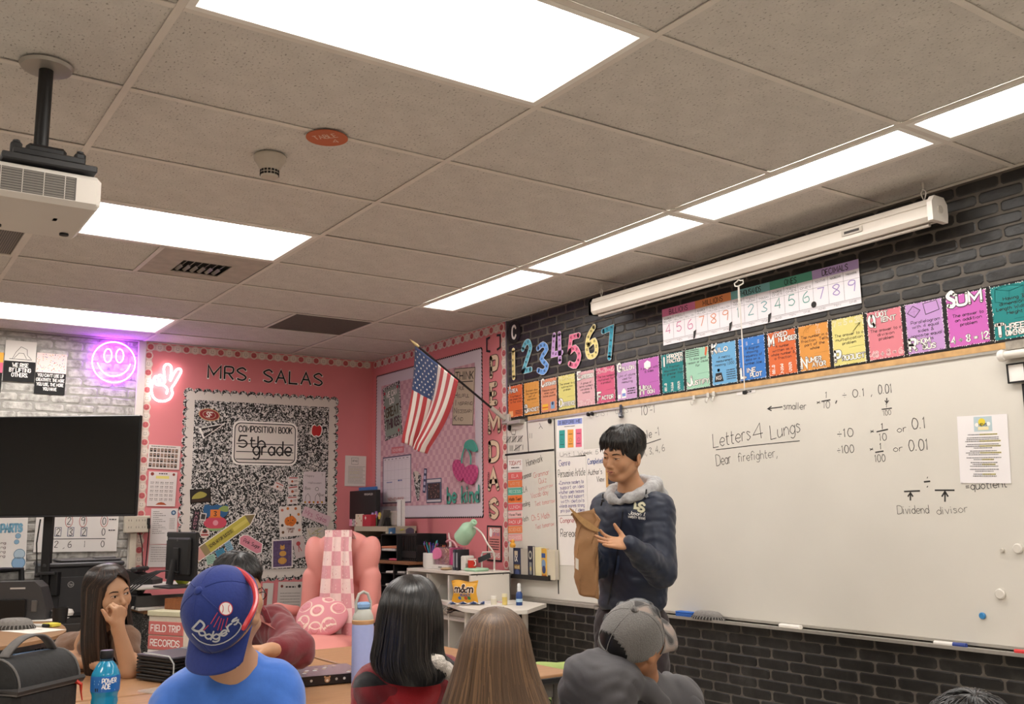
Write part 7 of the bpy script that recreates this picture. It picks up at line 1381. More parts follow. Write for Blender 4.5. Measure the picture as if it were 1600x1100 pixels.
# ================================================================ organic shapes: a signed distance field meshed with surface nets
from mathutils.bvhtree import BVHTree
class Field:
    def __init__(s,lo,hi,h):
        s.lo = np.array(lo,np.float32); s.h = h; s.n = np.ceil((np.array(hi)-np.array(lo))/h).astype(int)+1
        s.D = np.full(s.n,.5,np.float32); s.M = np.zeros(s.n,np.int8); s.mats = []
    def win(s,a,b,pad):
        i0 = np.clip(((np.array(a)-pad-s.lo)/s.h).astype(int),0,s.n-1); i1 = np.clip(((np.array(b)+pad-s.lo)/s.h).astype(int)+2,0,s.n)
        sl = tuple(slice(p,q) for p,q in zip(i0,i1)); ax = [s.lo[k]+s.h*np.arange(i0[k],i1[k],dtype=np.float32) for k in range(3)]
        return sl,np.meshgrid(*ax,indexing='ij',sparse=True)
    def put(s,sl,d,k,mat,sub=False):
        D = s.D[sl]
        if D.size == 0: return
        if sub:
            hh = np.clip(.5-.5*(D+d)/k,0,1); new = D*(1-hh)-d*hh+k*hh*(1-hh); m = -d > D
            s.D[sl] = new
            if mat is not None: M_ = s.M[sl]; M_[m] = s.mid(mat)
            return
        m = d < D; M_ = s.M[sl]; M_[m] = s.mid(mat)
        hh = np.clip(.5+.5*(D-d)/k,0,1); s.D[sl] = D*(1-hh)+d*hh-k*hh*(1-hh)
    def mid(s,m):
        if m not in s.mats: s.mats.append(m)
        return s.mats.index(m)
    def ell(s,c,r,R=None,k=.02,mat='skin',sub=False):
        c = np.array(c,np.float32); r = np.array(r,np.float32); rm = float(r.max()); sl,(X,Y,Z) = s.win(c-rm,c+rm,.02+k)
        X,Y,Z = X-c[0],Y-c[1],Z-c[2]
        if R is not None: R = np.array(R,np.float32); q = [X*R[0,j]+Y*R[1,j]+Z*R[2,j] for j in range(3)]
        else: q = [X,Y,Z]
        k0 = np.sqrt(sum((q[j]/r[j])**2 for j in range(3)))+1e-6; k1 = np.sqrt(sum((q[j]/r[j]**2)**2 for j in range(3)))+1e-6
        s.put(sl,(k0*(k0-1)/k1).astype(np.float32),k,mat,sub)
    def cap(s,a,b,ra,rb=None,k=.02,mat='skin',sub=False):
        a = np.array(a,np.float32); b = np.array(b,np.float32); rb = ra if rb is None else rb; rm = max(ra,rb)
        sl,(X,Y,Z) = s.win(np.minimum(a,b)-rm,np.maximum(a,b)+rm,.015+k); d = b-a; L2 = float(d@d)+1e-9
        t = np.clip(((X-a[0])*d[0]+(Y-a[1])*d[1]+(Z-a[2])*d[2])/L2,0,1)
        q = np.sqrt((X-a[0]-t*d[0])**2+(Y-a[1]-t*d[1])**2+(Z-a[2]-t*d[2])**2)
        s.put(sl,(q-(ra+(rb-ra)*t)).astype(np.float32),k,mat,sub)
    def chain(s,P,R,k=.02,mat='skin'):
        for i in range(len(P)-1): s.cap(P[i],P[i+1],R[i],R[i+1],k,mat)
    def below(s,c,n):
        sl,(X,Y,Z) = s.win(s.lo,s.lo+s.n*s.h,0); s.D = np.maximum(s.D,((X-c[0])*n[0]+(Y-c[1])*n[1]+(Z-c[2])*n[2]).astype(np.float32))
    def warp(s,fn,band=.04):
        m = np.abs(s.D) < band; idx = np.argwhere(m).astype(np.float32); P = s.lo+idx*s.h; s.D[m] += fn(P[:,0],P[:,1],P[:,2]).astype(np.float32)
    def mesh(s,name,mats,parent=None,loc=(0,0,0),relax=1,**props):
        D = s.D; neg = D < 0; n = s.n; N1 = np.array([n[1]*n[2],n[2],1]); pts = []; cells = []; quads = []
        for ax in range(3):
            a = [slice(None)]*3; b = [slice(None)]*3; a[ax] = slice(0,-1); b[ax] = slice(1,None)
            cr = neg[tuple(a)] != neg[tuple(b)]; I = np.argwhere(cr)
            o = [k for k in range(3) if k != ax]; ok = np.all((I[:,o] > 0) & (I[:,o] < n[o]-1),axis=1); I = I[ok]
            if len(I) == 0: continue
            J = I.copy(); J[:,ax] += 1; d0 = D[tuple(I.T)]; d1 = D[tuple(J.T)]; t = d0/(d0-d1); P = I.astype(np.float64); P[:,ax] += t
            base = I@N1; o1,o2 = (ax+1) % 3,(ax+2) % 3; C4 = [base,base-N1[o1],base-N1[o1]-N1[o2],base-N1[o2]]
            for c_ in C4: cells.append(c_); pts.append(P)
            q = np.stack(C4,1); fl = ~neg[tuple(I.T)]; q[fl] = q[fl][:,::-1]; quads.append(q)
        cells = np.concatenate(cells); pts = np.concatenate(pts); u,inv = np.unique(cells,return_inverse=True); cnt = np.bincount(inv)
        V = np.stack([np.bincount(inv,pts[:,k])/cnt for k in range(3)],1); Q = np.searchsorted(u,np.concatenate(quads))
        for _ in range(relax):
            e = np.concatenate([Q[:,[0,1]],Q[:,[1,2]],Q[:,[2,3]],Q[:,[3,0]]]); c_ = np.bincount(e[:,0],minlength=len(V))
            A = np.stack([np.bincount(e[:,0],V[e[:,1],k],len(V)) for k in range(3)],1)/np.maximum(c_,1)[:,None]; V = V*.5+A*.5
        gi = np.clip(np.rint(V).astype(int),0,n-1); vm = s.M[tuple(gi.T)]; W = s.lo+V*s.h
        me = bpy.data.meshes.new(name); me.vertices.add(len(W)); me.vertices.foreach_set('co',W.astype(np.float32).ravel())
        me.loops.add(len(Q)*4); me.loops.foreach_set('vertex_index',Q.astype(np.int32).ravel()); me.polygons.add(len(Q)); me.polygons.foreach_set('loop_start',np.arange(0,len(Q)*4,4,dtype=np.int32))
        me.polygons.foreach_set('use_smooth',np.ones(len(Q),bool))
        for m_ in s.mats: me.materials.append(mats[m_] if not isinstance(mats[m_],str) else M(mats[m_]))
        me.polygons.foreach_set('material_index',vm[Q[:,0]].astype(np.int32)); me.update(calc_edges=True); me.validate()
        o = bpy.data.objects.new(name,me); COL.objects.link(o); o.parent = parent; o.location = loc
        for k_,v in props.items(): o[k_] = v
        s.bvh = BVHTree.FromPolygons([tuple(p) for p in W],[tuple(q) for q in Q]); return o
def frame(f,up):
    f = Vector(f).normalized(); z = Vector(up); z = (z-f*z.dot(f)).normalized(); y = -f; x = y.cross(z); return Matrix((x,y,z)).transposed()
def cv(r,u,b): return RIGHT*r+UP*u-FWD*b          # a direction given as seen: right, up, towards the viewer
def wrap(bvh,org,c,tx,tz,lift=.0012):
    """lays flat print on a curved surface, straight down along the print's own normal"""
    tx = Vector(tx).normalized(); tz = Vector(tz).normalized(); n = tx.cross(tz)
    def mp(x,z,o):
        q = c+tx*x+tz*z; h_ = bvh.ray_cast(q+n*.25,-n); p = h_[0] if h_[0] is not None else bvh.find_nearest(q)[0]
        return p+n*(lift+o)
    return mp
def wrapcam(bvh,c,tx,tz,lift=.0015):
    tx = Vector(tx).normalized(); tz = Vector(tz).normalized()
    def mp(x,z,o):
        d = (c+tx*x+tz*z-CAM).normalized(); h_ = bvh.ray_cast(CAM,d); p = h_[0] if h_[0] is not None else bvh.find_nearest(c+tx*x+tz*z)[0]
        return p-d*(lift+o)
    return mp
def skin_mat(col,col2,name):
    m = M(col,.5,noise=.06,nscale=7,spec=.35,name=name).copy(); m.name = name; nt,b = nodes(m); b.inputs['Subsurface Weight'].default_value = .12; b.inputs['Subsurface Radius'].default_value = (.02,.008,.004); b.inputs['Subsurface Scale'].default_value = .3; return m
def add_head(F,c,R,s=1.,ears=True,jaw=1.,eyes='open',mouth=True,neck=None,look=0):
    c = Vector(c); L = lambda x,y,z: c+R @ Vector((x*s,y*s,z*s)); E = lambda p,r,k=.012,mat='skin',rot=None,**kw: F.ell(L(*p),[q*s for q in r],np.array(R if rot is None else R @ rot),k*s,mat,**kw)
    K = lambda a,b,ra,rb=None,k=.01,mat='skin',**kw: F.cap(L(*a),L(*b),ra*s,(rb or ra)*s,k*s,mat,**kw)
    E((0,.012,.035),(.074,.092,.080)); E((0,-.018,-.022),(.062,.068,.084),.03); E((0,-.052,-.088),(.026*jaw,.024,.022),.025)
    for q in (-1,1):
        K((q*.056*jaw,.012,-.045),(q*.026,-.050,-.092),.016,.014,.025); E((q*.036,-.060,-.024),(.026,.022,.028),.025)
        K((q*.012,-.079,.024),(q*.042,-.066,.020),.009,.008,.022)
    K((0,-.080,.012),(0,-.100,-.030),.0085,.0105,.012); E((0,-.101,-.034),(.011,.010,.009),.006)
    for q in (-1,1): E((q*.0125,-.093,-.038),(.0075,.009,.007),.005)
    if mouth:
        E((0,-.078,-.060),(.030,.016,.018),.016); K((-.019,-.089,-.0575),(.019,-.089,-.0575),.0036,None,.005,'skin'); K((-.016,-.089,-.066),(.016,-.089,-.066),.0044,None,.005,'skin'); K((-.021,-.094,-.0618),(.021,-.094,-.0618),.0012,None,.002,'skin',sub=True)
    for q in (-1,1):
        E((q*.031,-.090,.0),(.018,.009,.010),.012,sub=True,mat='skin'); E((q*.031,-.074,.0),(.0155,.0130,.0120),.004)
        K((q*.018,-.086,.008),(q*.044,-.075,.006),.0028,.0024,.004)
        if ears:
            rt = Matrix.Rotation(q*.35,3,'Z') @ Matrix.Rotation(-.15,3,'X'); E((q*.080,.016,-.008),(.008,.019,.031),.008,'skin',rt); E((q*.087,.013,-.004),(.006,.010,.018),.004,'skin',rt,sub=True); E((q*.077,.010,-.034),(.007,.009,.010),.006)
    if neck: F.cap(L(0,.022,-.06),neck,.050*s,.054*s,.03,'skin')
def face_features(parent,bvh,c,R,s=1.,openness=1.,look=0.,brow='#1a1512',lip='#a5625a',mouth=0.):
    """eyes, brows and lips laid on the modelled face"""
    mp = wrap(bvh,None,Vector(c)+R @ Vector((0,-.12*s,0)),R @ Vector((1,0,0)),R @ Vector((0,0,1)),.0004); N = 10
    def alm(x0,z0,w,h,q,dz=.0012): return [((x0+w/2*math.cos(a))*s,(z0+h/2*math.sin(a)*(1 if math.sin(a) > 0 else .75)+q*dz*math.cos(a)*1.0)*s) for a in [2*PI*k/N for k in range(N)]]
    iw,lm = M('#d9cfc6',.3),M('#150f0d',.5)
    for q in (-1,1):
        e = MB(); x0 = q*.031; e.flat(alm(x0,.0,.027,.0095*openness,q),.0002,iw,mp); e.disc((x0+look*.004)*s,.0004*s,.0052*s,.0006,M('#1c110c',.2,spec=.7),n=12,rz=min(.0052,.0052*openness+.0006)*s,mp=mp)
        up_ = [((x0+.0145*math.cos(a))*s,(.0006+.0050*openness*math.sin(a)+q*.0012*math.cos(a))*s) for a in [PI*k/8 for k in range(9)]]; e.line(up_,.0020*s,.0010,lm,mp); e.line([(x0*1.0-.012*s*1,-.0034*s*openness),(x0,-.0044*s*openness),(x0+.012*s,-.0034*s*openness)],.0008*s,.0008,M('#7a4f3c',.6),mp); e.build('eye',parent)
        b_ = MB(); bm_ = M(brow,.8); pts = [(q*.013,.0175),(q*.022,.0205),(q*.034,.0225),(q*.044,.0205),(q*.050,.0165)]; ws = [.004,.0052,.005,.0036,.0016]
        P = [(x*s,(z+w/2)*s) for (x,z),w in zip(pts,ws)]+[(x*s,(z-w/2)*s) for (x,z),w in zip(pts[::-1],ws[::-1])]; b_.flat(P,.0008,bm_,mp); b_.build('eyebrow',parent)
    lp = MB(); lmn = M(lip,.45); up_ = [(-.023,-.0615),(-.014,-.0575),(-.005,-.0548),(0,-.0560),(.005,-.0548),(.014,-.0575),(.023,-.0615)]
    lp.flat([(x*s,z*s) for x,z in up_+[(.012,-.0615),(0,-.0620),(-.012,-.0615)]],.0005,lmn,mp); lp.flat([(x*s,z*s) for x,z in [(-.021,-.0620-mouth),(-.010,-.0632-mouth),(0,-.0636-mouth),(.010,-.0632-mouth),(.021,-.0620-mouth),(.013,-.0690-mouth),(0,-.0710-mouth),(-.013,-.0690-mouth)]],.0005,lmn,mp)
    lp.line([(-.0225*s,-.0617*s),(0,(-.0626-mouth*.5)*s),(.0225*s,-.0617*s)],(.0012+mouth)*s,.0010,M('#4a201c',.6),mp); lp.build('lips',parent)
def add_hand(F,w,d,n,side,s=1.,curl=.35,spread=1.,thumb=.5,mat='skin',curls=None):
    """w wrist, d towards the fingers, n out of the palm, side: towards the thumb"""
    w = Vector(w); d = Vector(d).normalized(); n = Vector(n); n = (n-d*n.dot(d)).normalized(); t = d.cross(n)
    if t.dot(Vector(side)) < 0: t = -t
    R = np.array(Matrix((d,t,n)).transposed())
    F.cap(w-d*.010*s,w+d*.02*s,.0235*s,.024*s,.015,mat); F.ell(w+d*.048*s,(.050*s,.039*s,.0155*s),R,.012,mat)
    for i,(o,l) in enumerate(((.029,.070),(.0095,.078),(-.0105,.072),(-.029,.056))):
        c_ = curls[i] if curls else curl*(1+.12*i); p = w+d*(.086-.006*abs(i-1))*s+t*o*s; dd = (d+t*(o*3.2*spread)).normalized(); F.cap(p-dd*.035*s,p,.0095*s,.0092*s,.006,mat); an = 0
        for j,f in enumerate((.45,.31,.24)):
            an += c_*(.9 if j == 0 else 1.1); q = p+(dd*math.cos(an)+n*math.sin(an))*l*f*s; F.cap(p,q,(.0090-.0009*j)*s,(.0083-.001*j)*s,.003,mat); p = q
    p = w+d*.022*s+t*.026*s+n*.004*s; dd = (d*.55+t*.8+n*thumb*.6).normalized(); q = p+dd*.034*s; F.cap(p,q,.0145*s,.0105*s,.012,mat); dd = (d*.85+t*.4+n*thumb).normalized(); q2 = q+dd*.028*s; F.cap(q,q2,.0105*s,.0092*s,.004,mat); F.cap(q2,q2+(dd+n*.2).normalized()*.022*s,.0092*s,.0075*s,.003,mat)
def hair_mat(dark,light,name,rough=.34):
    m = bpy.data.materials.new(name); m.use_nodes = True; nt,b = nodes(m); b.inputs['Roughness'].default_value = rough; b.inputs['Specular IOR Level'].default_value = .5
    oi = nt.nodes.new('ShaderNodeAttribute'); oi.attribute_name = 'tone'; rp = ramp(nt,[(0,dark),(.55,dark),(1,light)]); nt.links.new(oi.outputs['Fac'],rp.inputs[0]); nt.links.new(rp.outputs[0],b.inputs['Base Color']); return m
def lerp_rows(rows,z):
    for a,b in zip(rows[:-1],rows[1:]):
        if a[0] >= z >= b[0]:
            t = (a[0]-z)/(a[0]-b[0]+1e-9); return [a[k]+(b[k]-a[k])*t for k in range(len(a))]
    return rows[-1] if z < rows[-1][0] else rows[0]
def long_hair(parent,org,R,rows,mat,n=800,phi=(0,2*PI),seed=1,w=.0022,part=0,wave=.004,name='hair',crown=(0,0),zmin_j=.06,base=True,flip=0):
    """rows: (z, cx, cy, a, b) cross sections from crown down, in head axes; strands run from the crown along them"""
    r = random.Random(seed); rows = smooth2([tuple(q) for q in rows],False,3); zt,zb = rows[0][0],rows[-1][0]; c = Vector(org)
    def pos(f,z,k):
        q = lerp_rows(rows,z); pm = max(abs(phi[0]),abs(phi[1])); sm_ = min(1,max(0,(z-.045)/.045)); f = f*(1+(PI/pm-1)*sm_*sm_*(3-2*sm_)) if pm < PI else f
        return c+R @ Vector((q[1]+q[3]*k*math.sin(f),q[2]+q[4]*k*math.cos(f),q[0]))
    if base:
        m = MB(); N = 36; Z = 26; m.grid(lambda u,v: pos(phi[0]+(phi[1]-phi[0])*u,zt+(zb-zt)*(v**1.5 if v < 1 else 1),.955),N,Z,mat); o = m.build(name,parent)
        at = o.data.attributes.new('tone','FLOAT','POINT')
    vs,fs,tone = [],[],[]
    for i in range(n):
        f = phi[0]+(phi[1]-phi[0])*(i+r.random())/n; lay = r.uniform(.955,1.02); ph = r.uniform(0,6); drift = r.gauss(0,.10); end = zb+abs(r.gauss(0,zmin_j)); start = zt if part == 0 else zt-.002
        tn = r.random(); ww = w*r.uniform(.6,1.5); base_i = len(vs); ns = 18; fly = r.random() < .04
        for j in range(ns+1):
            u = j/ns; z = zt+(end-zt)*(u**1.35); ff = f+drift*u+.03*math.sin(ph+u*5); k = lay*(1+(.02*u if fly else 0))+wave*math.sin(ph+u*9)*6*u*.2
            p = pos(ff,z,k); q = lerp_rows(rows,z); out = (R @ Vector((math.sin(ff),math.cos(ff),.2))).normalized(); tang = (pos(ff+.02,z,k)-pos(ff-.02,z,k)).normalized() if q[3] > .01 else (R @ Vector((math.cos(ff),-math.sin(ff),0)))
            wj = ww*(.35+.65*min(1,3*u))*(1-.85*max(0,(u-.75)/.25)); vs += [p-tang*wj,p+out*wj*.55,p+tang*wj]; tone += [tn]*3
        for j in range(ns):
            a = base_i+3*j; fs += [(a,a+1,a+4,a+3),(a+1,a+2,a+5,a+4)]
    m = MB(); m.add(vs,fs,mat,True); o2 = m.build('hair_strands' if base else name,o if base else parent,angle=180,kind='stuff'); at = o2.data.attributes.new('tone','FLOAT','POINT'); at.data.foreach_set('value',tone); return o if base else o2
def short_hair(parent,c,R,s,mat,locks=150,seed=1,fringe=.0,vol=.012,back=-.055,side=-.01,h=.004,sub=None,name='hair',front=.045,cut=None,strands=520,nape=0.):
    c = Vector(c); r = random.Random(seed); lo = np.array(c)-.16*s; hi = np.array(c)+.17*s; F = Field(lo,hi,h); Lc = lambda x,y,z: c+R @ Vector((x*s,y*s,z*s)); Rn = np.array(R)
    F.ell(Lc(0,.018,.042),[q*s for q in (.078+vol*.5,.094+vol*.5,.080+vol)],Rn,.01,'hair')
    F.ell(Lc(0,-.085,-.045+front),[q*s for q in (.060,.05,.078)],Rn,.012,'hair',sub=True); F.ell(Lc(0,-.02,-.11),[q*s for q in (.12,.075,.085+side)],Rn,.012,'hair',sub=True); F.cap(Lc(0,.02-nape*.6,-.16-nape),Lc(0,.06-nape*.6,-.14-nape),.09*s,.085*s,.01,'hair',sub=True)
    for i in range(locks):
        az = r.uniform(0,2*PI); el0 = r.uniform(.1,1.0); P = []
        for j in range(4):
            el = el0+j*r.uniform(.16,.24); a2 = az+.12*j*(1 if az < PI else -1)
            frontness = max(0,-math.cos(a2)); lim = 1.45+fringe*frontness if frontness > .3 else 1.75-.1*abs(math.sin(a2)); el = min(el,lim)
            x,y,z = math.sin(a2)*math.sin(el),math.cos(a2)*math.sin(el),math.cos(el); k = 1+vol*4*(1 if el < 1.2 else .6)+r.uniform(-.01,.03); P.append(Lc(x*.080*k,.018+y*.097*k,.040+z*.084*k))
        F.chain(P,[.010*s,.0095*s,.007*s,.003*s],.004,'hair')
    if sub: sub(F,Lc,Rn)
    if cut: F.below(*cut); strands = 0
    o = F.mesh(name,{'hair': mat},parent,relax=1)
    if strands:
        vs,fs,tone = [],[],[]; bv_ = F.bvh
        for i in range(strands):
            az = r.uniform(0,2*PI); el0 = r.uniform(.0,1.25); fr_ = max(0,-math.cos(az)); lim = (1.52 if fr_ > .3 else 1.62); n_ = 6; w = .0016*s*r.uniform(.7,1.4); tn = r.random(); bi = len(vs); lift = r.uniform(.0,.005)*s; sw = .35 if r.random() < .5 else -.2
            for j in range(n_+1):
                u = j/n_; el = min(el0+u*.62,lim+.1*u); a2 = az+sw*u*u*.6; d_ = Vector((math.sin(a2)*math.sin(el),math.cos(a2)*math.sin(el),math.cos(el))); q = Lc(d_.x*.16,.018+d_.y*.19,.04+d_.z*.17); hh = bv_.ray_cast(q,(Lc(0,.018,.03)-q).normalized())
                if hh[0] is None: p = vs[-2] if len(vs) > bi else q; nn = (q-Lc(0,.018,.03)).normalized()
                else: p = hh[0]+hh[1]*(.0008+lift*math.sin(PI*min(1,u*1.1))); nn = hh[1]
                tg = nn.cross(R @ Vector((math.cos(a2),-math.sin(a2),0)).cross(nn)).normalized() if False else (R @ Vector((math.cos(a2),-math.sin(a2),0))); ww = w*(1-.85*u*u); vs += [Vector(p)-tg*ww,Vector(p)+nn*ww*.7,Vector(p)+tg*ww]; tone += [tn]*3
            for j in range(n_): a = bi+3*j; fs += [(a,a+1,a+4,a+3),(a+1,a+2,a+5,a+4)]
        m = MB(); m.add(vs,fs,mat,True); o2 = m.build('hair_strands',o,angle=180,kind='stuff'); at = o2.data.attributes.new('tone','FLOAT','POINT'); at.data.foreach_set('value',tone)
    if True: pass
    o.data; at = o.data.attributes.new('tone','FLOAT','POINT'); rr = np.random.RandomState(seed); co_ = np.empty(len(o.data.vertices)*3,np.float32); o.data.vertices.foreach_get('co',co_); co_ = co_.reshape(-1,3); at.data.foreach_set('value',(np.sin(co_[:,0]*900+np.sin(co_[:,2]*200)*3)*.2+.35).astype(np.float32)); return o
def cloth_mat(col,name,rough=.8,noise=.08,bump=.15,nscale=40,sheen=.2,spec=.3):
    m = M(col,rough,noise=noise,bump=bump,nscale=nscale,sheen=sheen,spec=spec,name=name); return m
def folds(amp,fx,seed=0,dirn=(0,0,1),second=.4):
    d = np.array(dirn,float); a = np.cross(d,(1,.3,.2)); a /= np.linalg.norm(a); b = np.cross(d,a)
    def fn(x,y,z):
        u,v,w_ = x*d[0]+y*d[1]+z*d[2],x*a[0]+y*a[1]+z*a[2],x*b[0]+y*b[1]+z*b[2]
        n = np.sin(v*fx+2.1*np.sin(u*13+seed)+1.6*np.sin(w_*18+seed*2))*np.cos(w_*fx*.8+1.9*np.sin(u*15+seed)); n2 = np.sin(u*fx*1.5+2.4*np.sin(v*21+seed)+2.0*np.sin(w_*19+seed)); n3 = np.sin((u+v*.6)*fx*2.3+2.2*np.sin(w_*31+seed*3)+1.5*np.sin(v*27))
        return amp*(1-2*np.abs(n)**.7)*.6+amp*second*(1-2*np.abs(n2)**.7)+amp*.35*(1-2*np.abs(n3)**.8)
    return fn
PSK = {'skin': None,'lip': M('#a8574e',.5),'dark': M('#3a1f1c',.6),'eye': M('#cfc4ba',.3),'iris': M('#1d1411',.3),'brow': M('#1f1815',.7),'ear_in': None}
def skins(col,name,lip=None):
    d = dict(PSK); m = skin_mat(col,col,name); d['skin'] = m; d['ear_in'] = m
    if lip: d['lip'] = M(lip,.5)
    return d
def box_of(pts,h,pad=.16):
    A = np.array([list(p) for p in pts]); return Field(A.min(0)-pad,A.max(0)+pad,h)
def rel(root): return lambda p: np.array(Vector(p)-root)
CUT = .0
def lower_body(root,hip,fwd,mats,name='trousers',seat=.46,shoe='#2b2a2c',s=1.,knee=.36):
    """seated legs: thighs forward, shins down to the floor"""
    f = Vector(fwd); f.z = 0; f.normalize(); l = Vector((0,0,1)).cross(f); hp = Vector(hip); F = Field(np.array(hp)-np.array((.6,.6,.52)),np.array(hp)+np.array((.6,.6,.18)),.012)
    F.ell(hp,(.15*s,.13*s,.10*s),np.array(frame(f,(0,0,1))),.03,'cloth'); fl = -root.z
    for q in (-1,1):
        a = hp+l*q*.08*s+Vector((0,0,-.01)); b = a+f*knee*s+l*q*.03; F.cap(a,b,.078*s,.058*s,.03,'cloth'); F.cap(b,Vector((b.x-f.x*.02,b.y-f.y*.02,fl+.09)),.056*s,.042*s,.02,'cloth')
    t_ = F.mesh(name,{'cloth': mats},None); t_.location = (0,0,0); return t_,l,f
def shoes(root_o,hip,f,l,s=1.,knee=.36,col='#2b2a2c'):
    for q in (-1,1):
        a = Vector(hip)+l*q*.11*s+f*(knee*s-.02); p = Vector((a.x,a.y,.0)); m = MB(); fr = Matrix.Rotation(math.atan2(f.y,f.x),3,'Z')
        P = [(-.08,0,.035),(-.06,0,.07),(0,0,.065),(.08,0,.04),(.14,0,.03)]; m.tube([p+fr @ Vector(v) for v in P],[.035,.045,.042,.036,.02],M(col,.6),n=10,sx=1,sy=.8); m.box(p+Vector((0,0,.008))+f*.03,(.22,.08,.016),M('#d8d4ce',.6),bev=.006,rot=fr); m.build('shoe',root_o)
# ================================================================ people
def person(label,px,t,group=None):
    p = PD(px,800,t); return T('person',label,'person',(p.x,p.y,0),0,group)
def settle(o):
    for ch in o.children: ch.location = ch.location-o.location
black_hair = hair_mat('#0d0b0b','#3a3431','black_hair',.32); soft_black = hair_mat('#120f0e','#3f3833','dark_hair',.4)
dark_brown = hair_mat('#1c1310','#4a362b','dark_brown_hair',.36); light_brown = hair_mat('#543f2e','#785b41','light_brown_hair',.46)

# ---------------------------------------------------------------- standing speaker
S1 = person('standing teenage boy in navy hooded windbreaker with one palm turned up',988,4.42)
hR = frame(cv(-.70,-.06,.70),cv(.0,1,.02)); tR = frame(cv(-.60,0,.80),(0,0,1)); tN = np.array(tR)
hc = PD(973,712.5,4.40); nb = PD(989,775,4.45)
shL,shR = PD(1027,797,4.33),PD(949,795,4.52); hip = PD(985,965,4.47)
elL,wrL = PD(1032,893,4.22),PD(984,851,4.03); elR,wrR = PD(927,884,4.40),PD(911,842,4.20)
F = box_of([hc,hip,wrL,wrR,elL,elR,PD(935,840,4.0)],.0042,.17)
add_head(F,hc,hR,1.0,neck=nb)
F.cap(nb,hip+Vector((0,0,.1)),.07,.08,.04,'skin'); F.cap(shL,shR,.05,.05,.05,'skin')
F.chain([shL,elL,wrL],[.05,.038,.025],.02); F.chain([shR,elR,wrR],[.05,.038,.025],.02)
add_hand(F,wrL,cv(-.96,.14,.1),cv(-.05,.85,.45),cv(.1,.5,-.9),.93,curl=.16,spread=1.2,thumb=.7,curls=(.28,.12,.08,.1))
add_hand(F,wrR+cv(0,.0,.0)*1,cv(-.12,.75,.55),cv(.9,.05,.1),cv(.2,.6,.5),.92,curl=.75,thumb=.3)
for q in (-1,1):
    a = hip+tR @ Vector((q*.085,0,-.06)); F.cap(a,a+Vector((0,0,-.15)),.06,.05,.03,'skin')
body = F.mesh('body',skins('#b98a68','warm_skin','#a65f55'),S1); face_features(S1,F.bvh,hc,hR,1.0,.55,look=-.6,mouth=.0018)
# jacket
navy = cloth_mat('#121d33','navy_nylon',.5,noise=.08,bump=.08,nscale=25,sheen=.1,spec=.5)
F = Field(np.array(hip)-np.array((.42,.42,.12)),np.array(nb)+np.array((.40,.40,.14)),.0055)
tc = lambda px,py,t,x=0,y=0: PD(px,py,t)+tR @ Vector((x,y,0))
F.ell(PD(990,835,4.44),(.185,.125,.20),tN,.05,'cloth'); F.ell(PD(989,905,4.44),(.172,.128,.15),tN,.06,'cloth'); F.ell(PD(987,938,4.44),(.168,.125,.085),tN,.03,'cloth')
F.cap(shL,shR,.070,.068,.06,'cloth'); F.cap(nb+Vector((0,0,-.03)),PD(990,800,4.43),.075,.11,.05,'cloth')
F.chain([shL,elL],[.078,.072],.03,'cloth'); F.chain([elL,elL.lerp(wrL,.55),elL.lerp(wrL,.84)],[.068,.056,.040],.015,'cloth'); F.cap(elL.lerp(wrL,.82),elL.lerp(wrL,.99),.040,.039,.006,'cloth')
F.chain([shR,elR],[.074,.066],.03,'cloth'); F.chain([elR,elR.lerp(wrR,.75)],[.062,.042],.015,'cloth'); F.cap(elR.lerp(wrR,.75),elR.lerp(wrR,.95),.038,.038,.006,'cloth')
F.cap(PD(988,978,4.44),PD(988,1000,4.44),.15,.16,.01,'cloth',sub=True)
F.warp(folds(.0026,38,2,dirn=(.35,.15,.92),second=.5)); jacket = F.mesh('jacket',{'cloth': navy},S1,relax=1); jb = F.bvh
# hood collar
F = Field(np.array(nb)-np.array((.26,.26,.16)),np.array(nb)+np.array((.26,.26,.14)),.0045); hm = cloth_mat('#a9a8a8','heather_grey',.9,noise=.15,nscale=90)
N_ = nb; ring = [(.004,-.125,-.012),(.045,-.120,.004),(.084,-.075,.014),(.104,-.01,.032),(.085,.065,.045),(.0,.095,.05),(-.082,.062,.038),(-.098,.0,.024),(-.084,-.06,.008),(-.045,-.112,.0),(-.004,-.125,-.012)]
ring = [N_+tR @ Vector(q) for q in ring]; F.chain(ring,[.012,.022,.027,.032,.036,.038,.036,.031,.026,.020,.012],.014,'cloth')
for q in ((.07,.10,-.015),(0,.125,-.02),(-.07,.10,-.015)): F.ell(N_+tR @ Vector(q),(.06,.035,.045),tN,.03,'cloth')
F.cap(N_+Vector((0,0,-.1)),N_+Vector((0,0,.14)),.058,.064,.012,'cloth',sub=True); F.warp(folds(.003,40,5)); F.mesh('hood_collar',{'cloth': hm},S1)
F = Field(np.array(nb)-np.array((.15,.15,.14)),np.array(nb)+np.array((.15,.15,.05)),.005); F.ell(nb+tR @ Vector((0,-.015,-.055)),(.078,.075,.04),tN,.01,'cloth'); F.mesh('undershirt',{'cloth': cloth_mat('#232427','dark_knit',.85)},S1)
def wrapj(px,py,t=4.0,tilt=0): c_ = PD(px,py,t); tx = (RIGHT*math.cos(tilt)-FWD*math.sin(tilt)*.0+UP*math.sin(tilt)); return wrapcam(jb,c_,tx,UP*math.cos(tilt)-RIGHT*math.sin(tilt))
m = MB(); pz = [(976,770),(973,800),(968,840),(962,880),(955,915),(950,945)]; c_ = PD(976,770,4.0); k_ = 4.0/FPX; mq = wrapj(976,770)
m.line([((x-976)*k_,-(y-770)*k_) for x,y in smooth2(pz,False)],.006,.001,M('#10151e',.4),mp=mq); m.build('zip',S1)
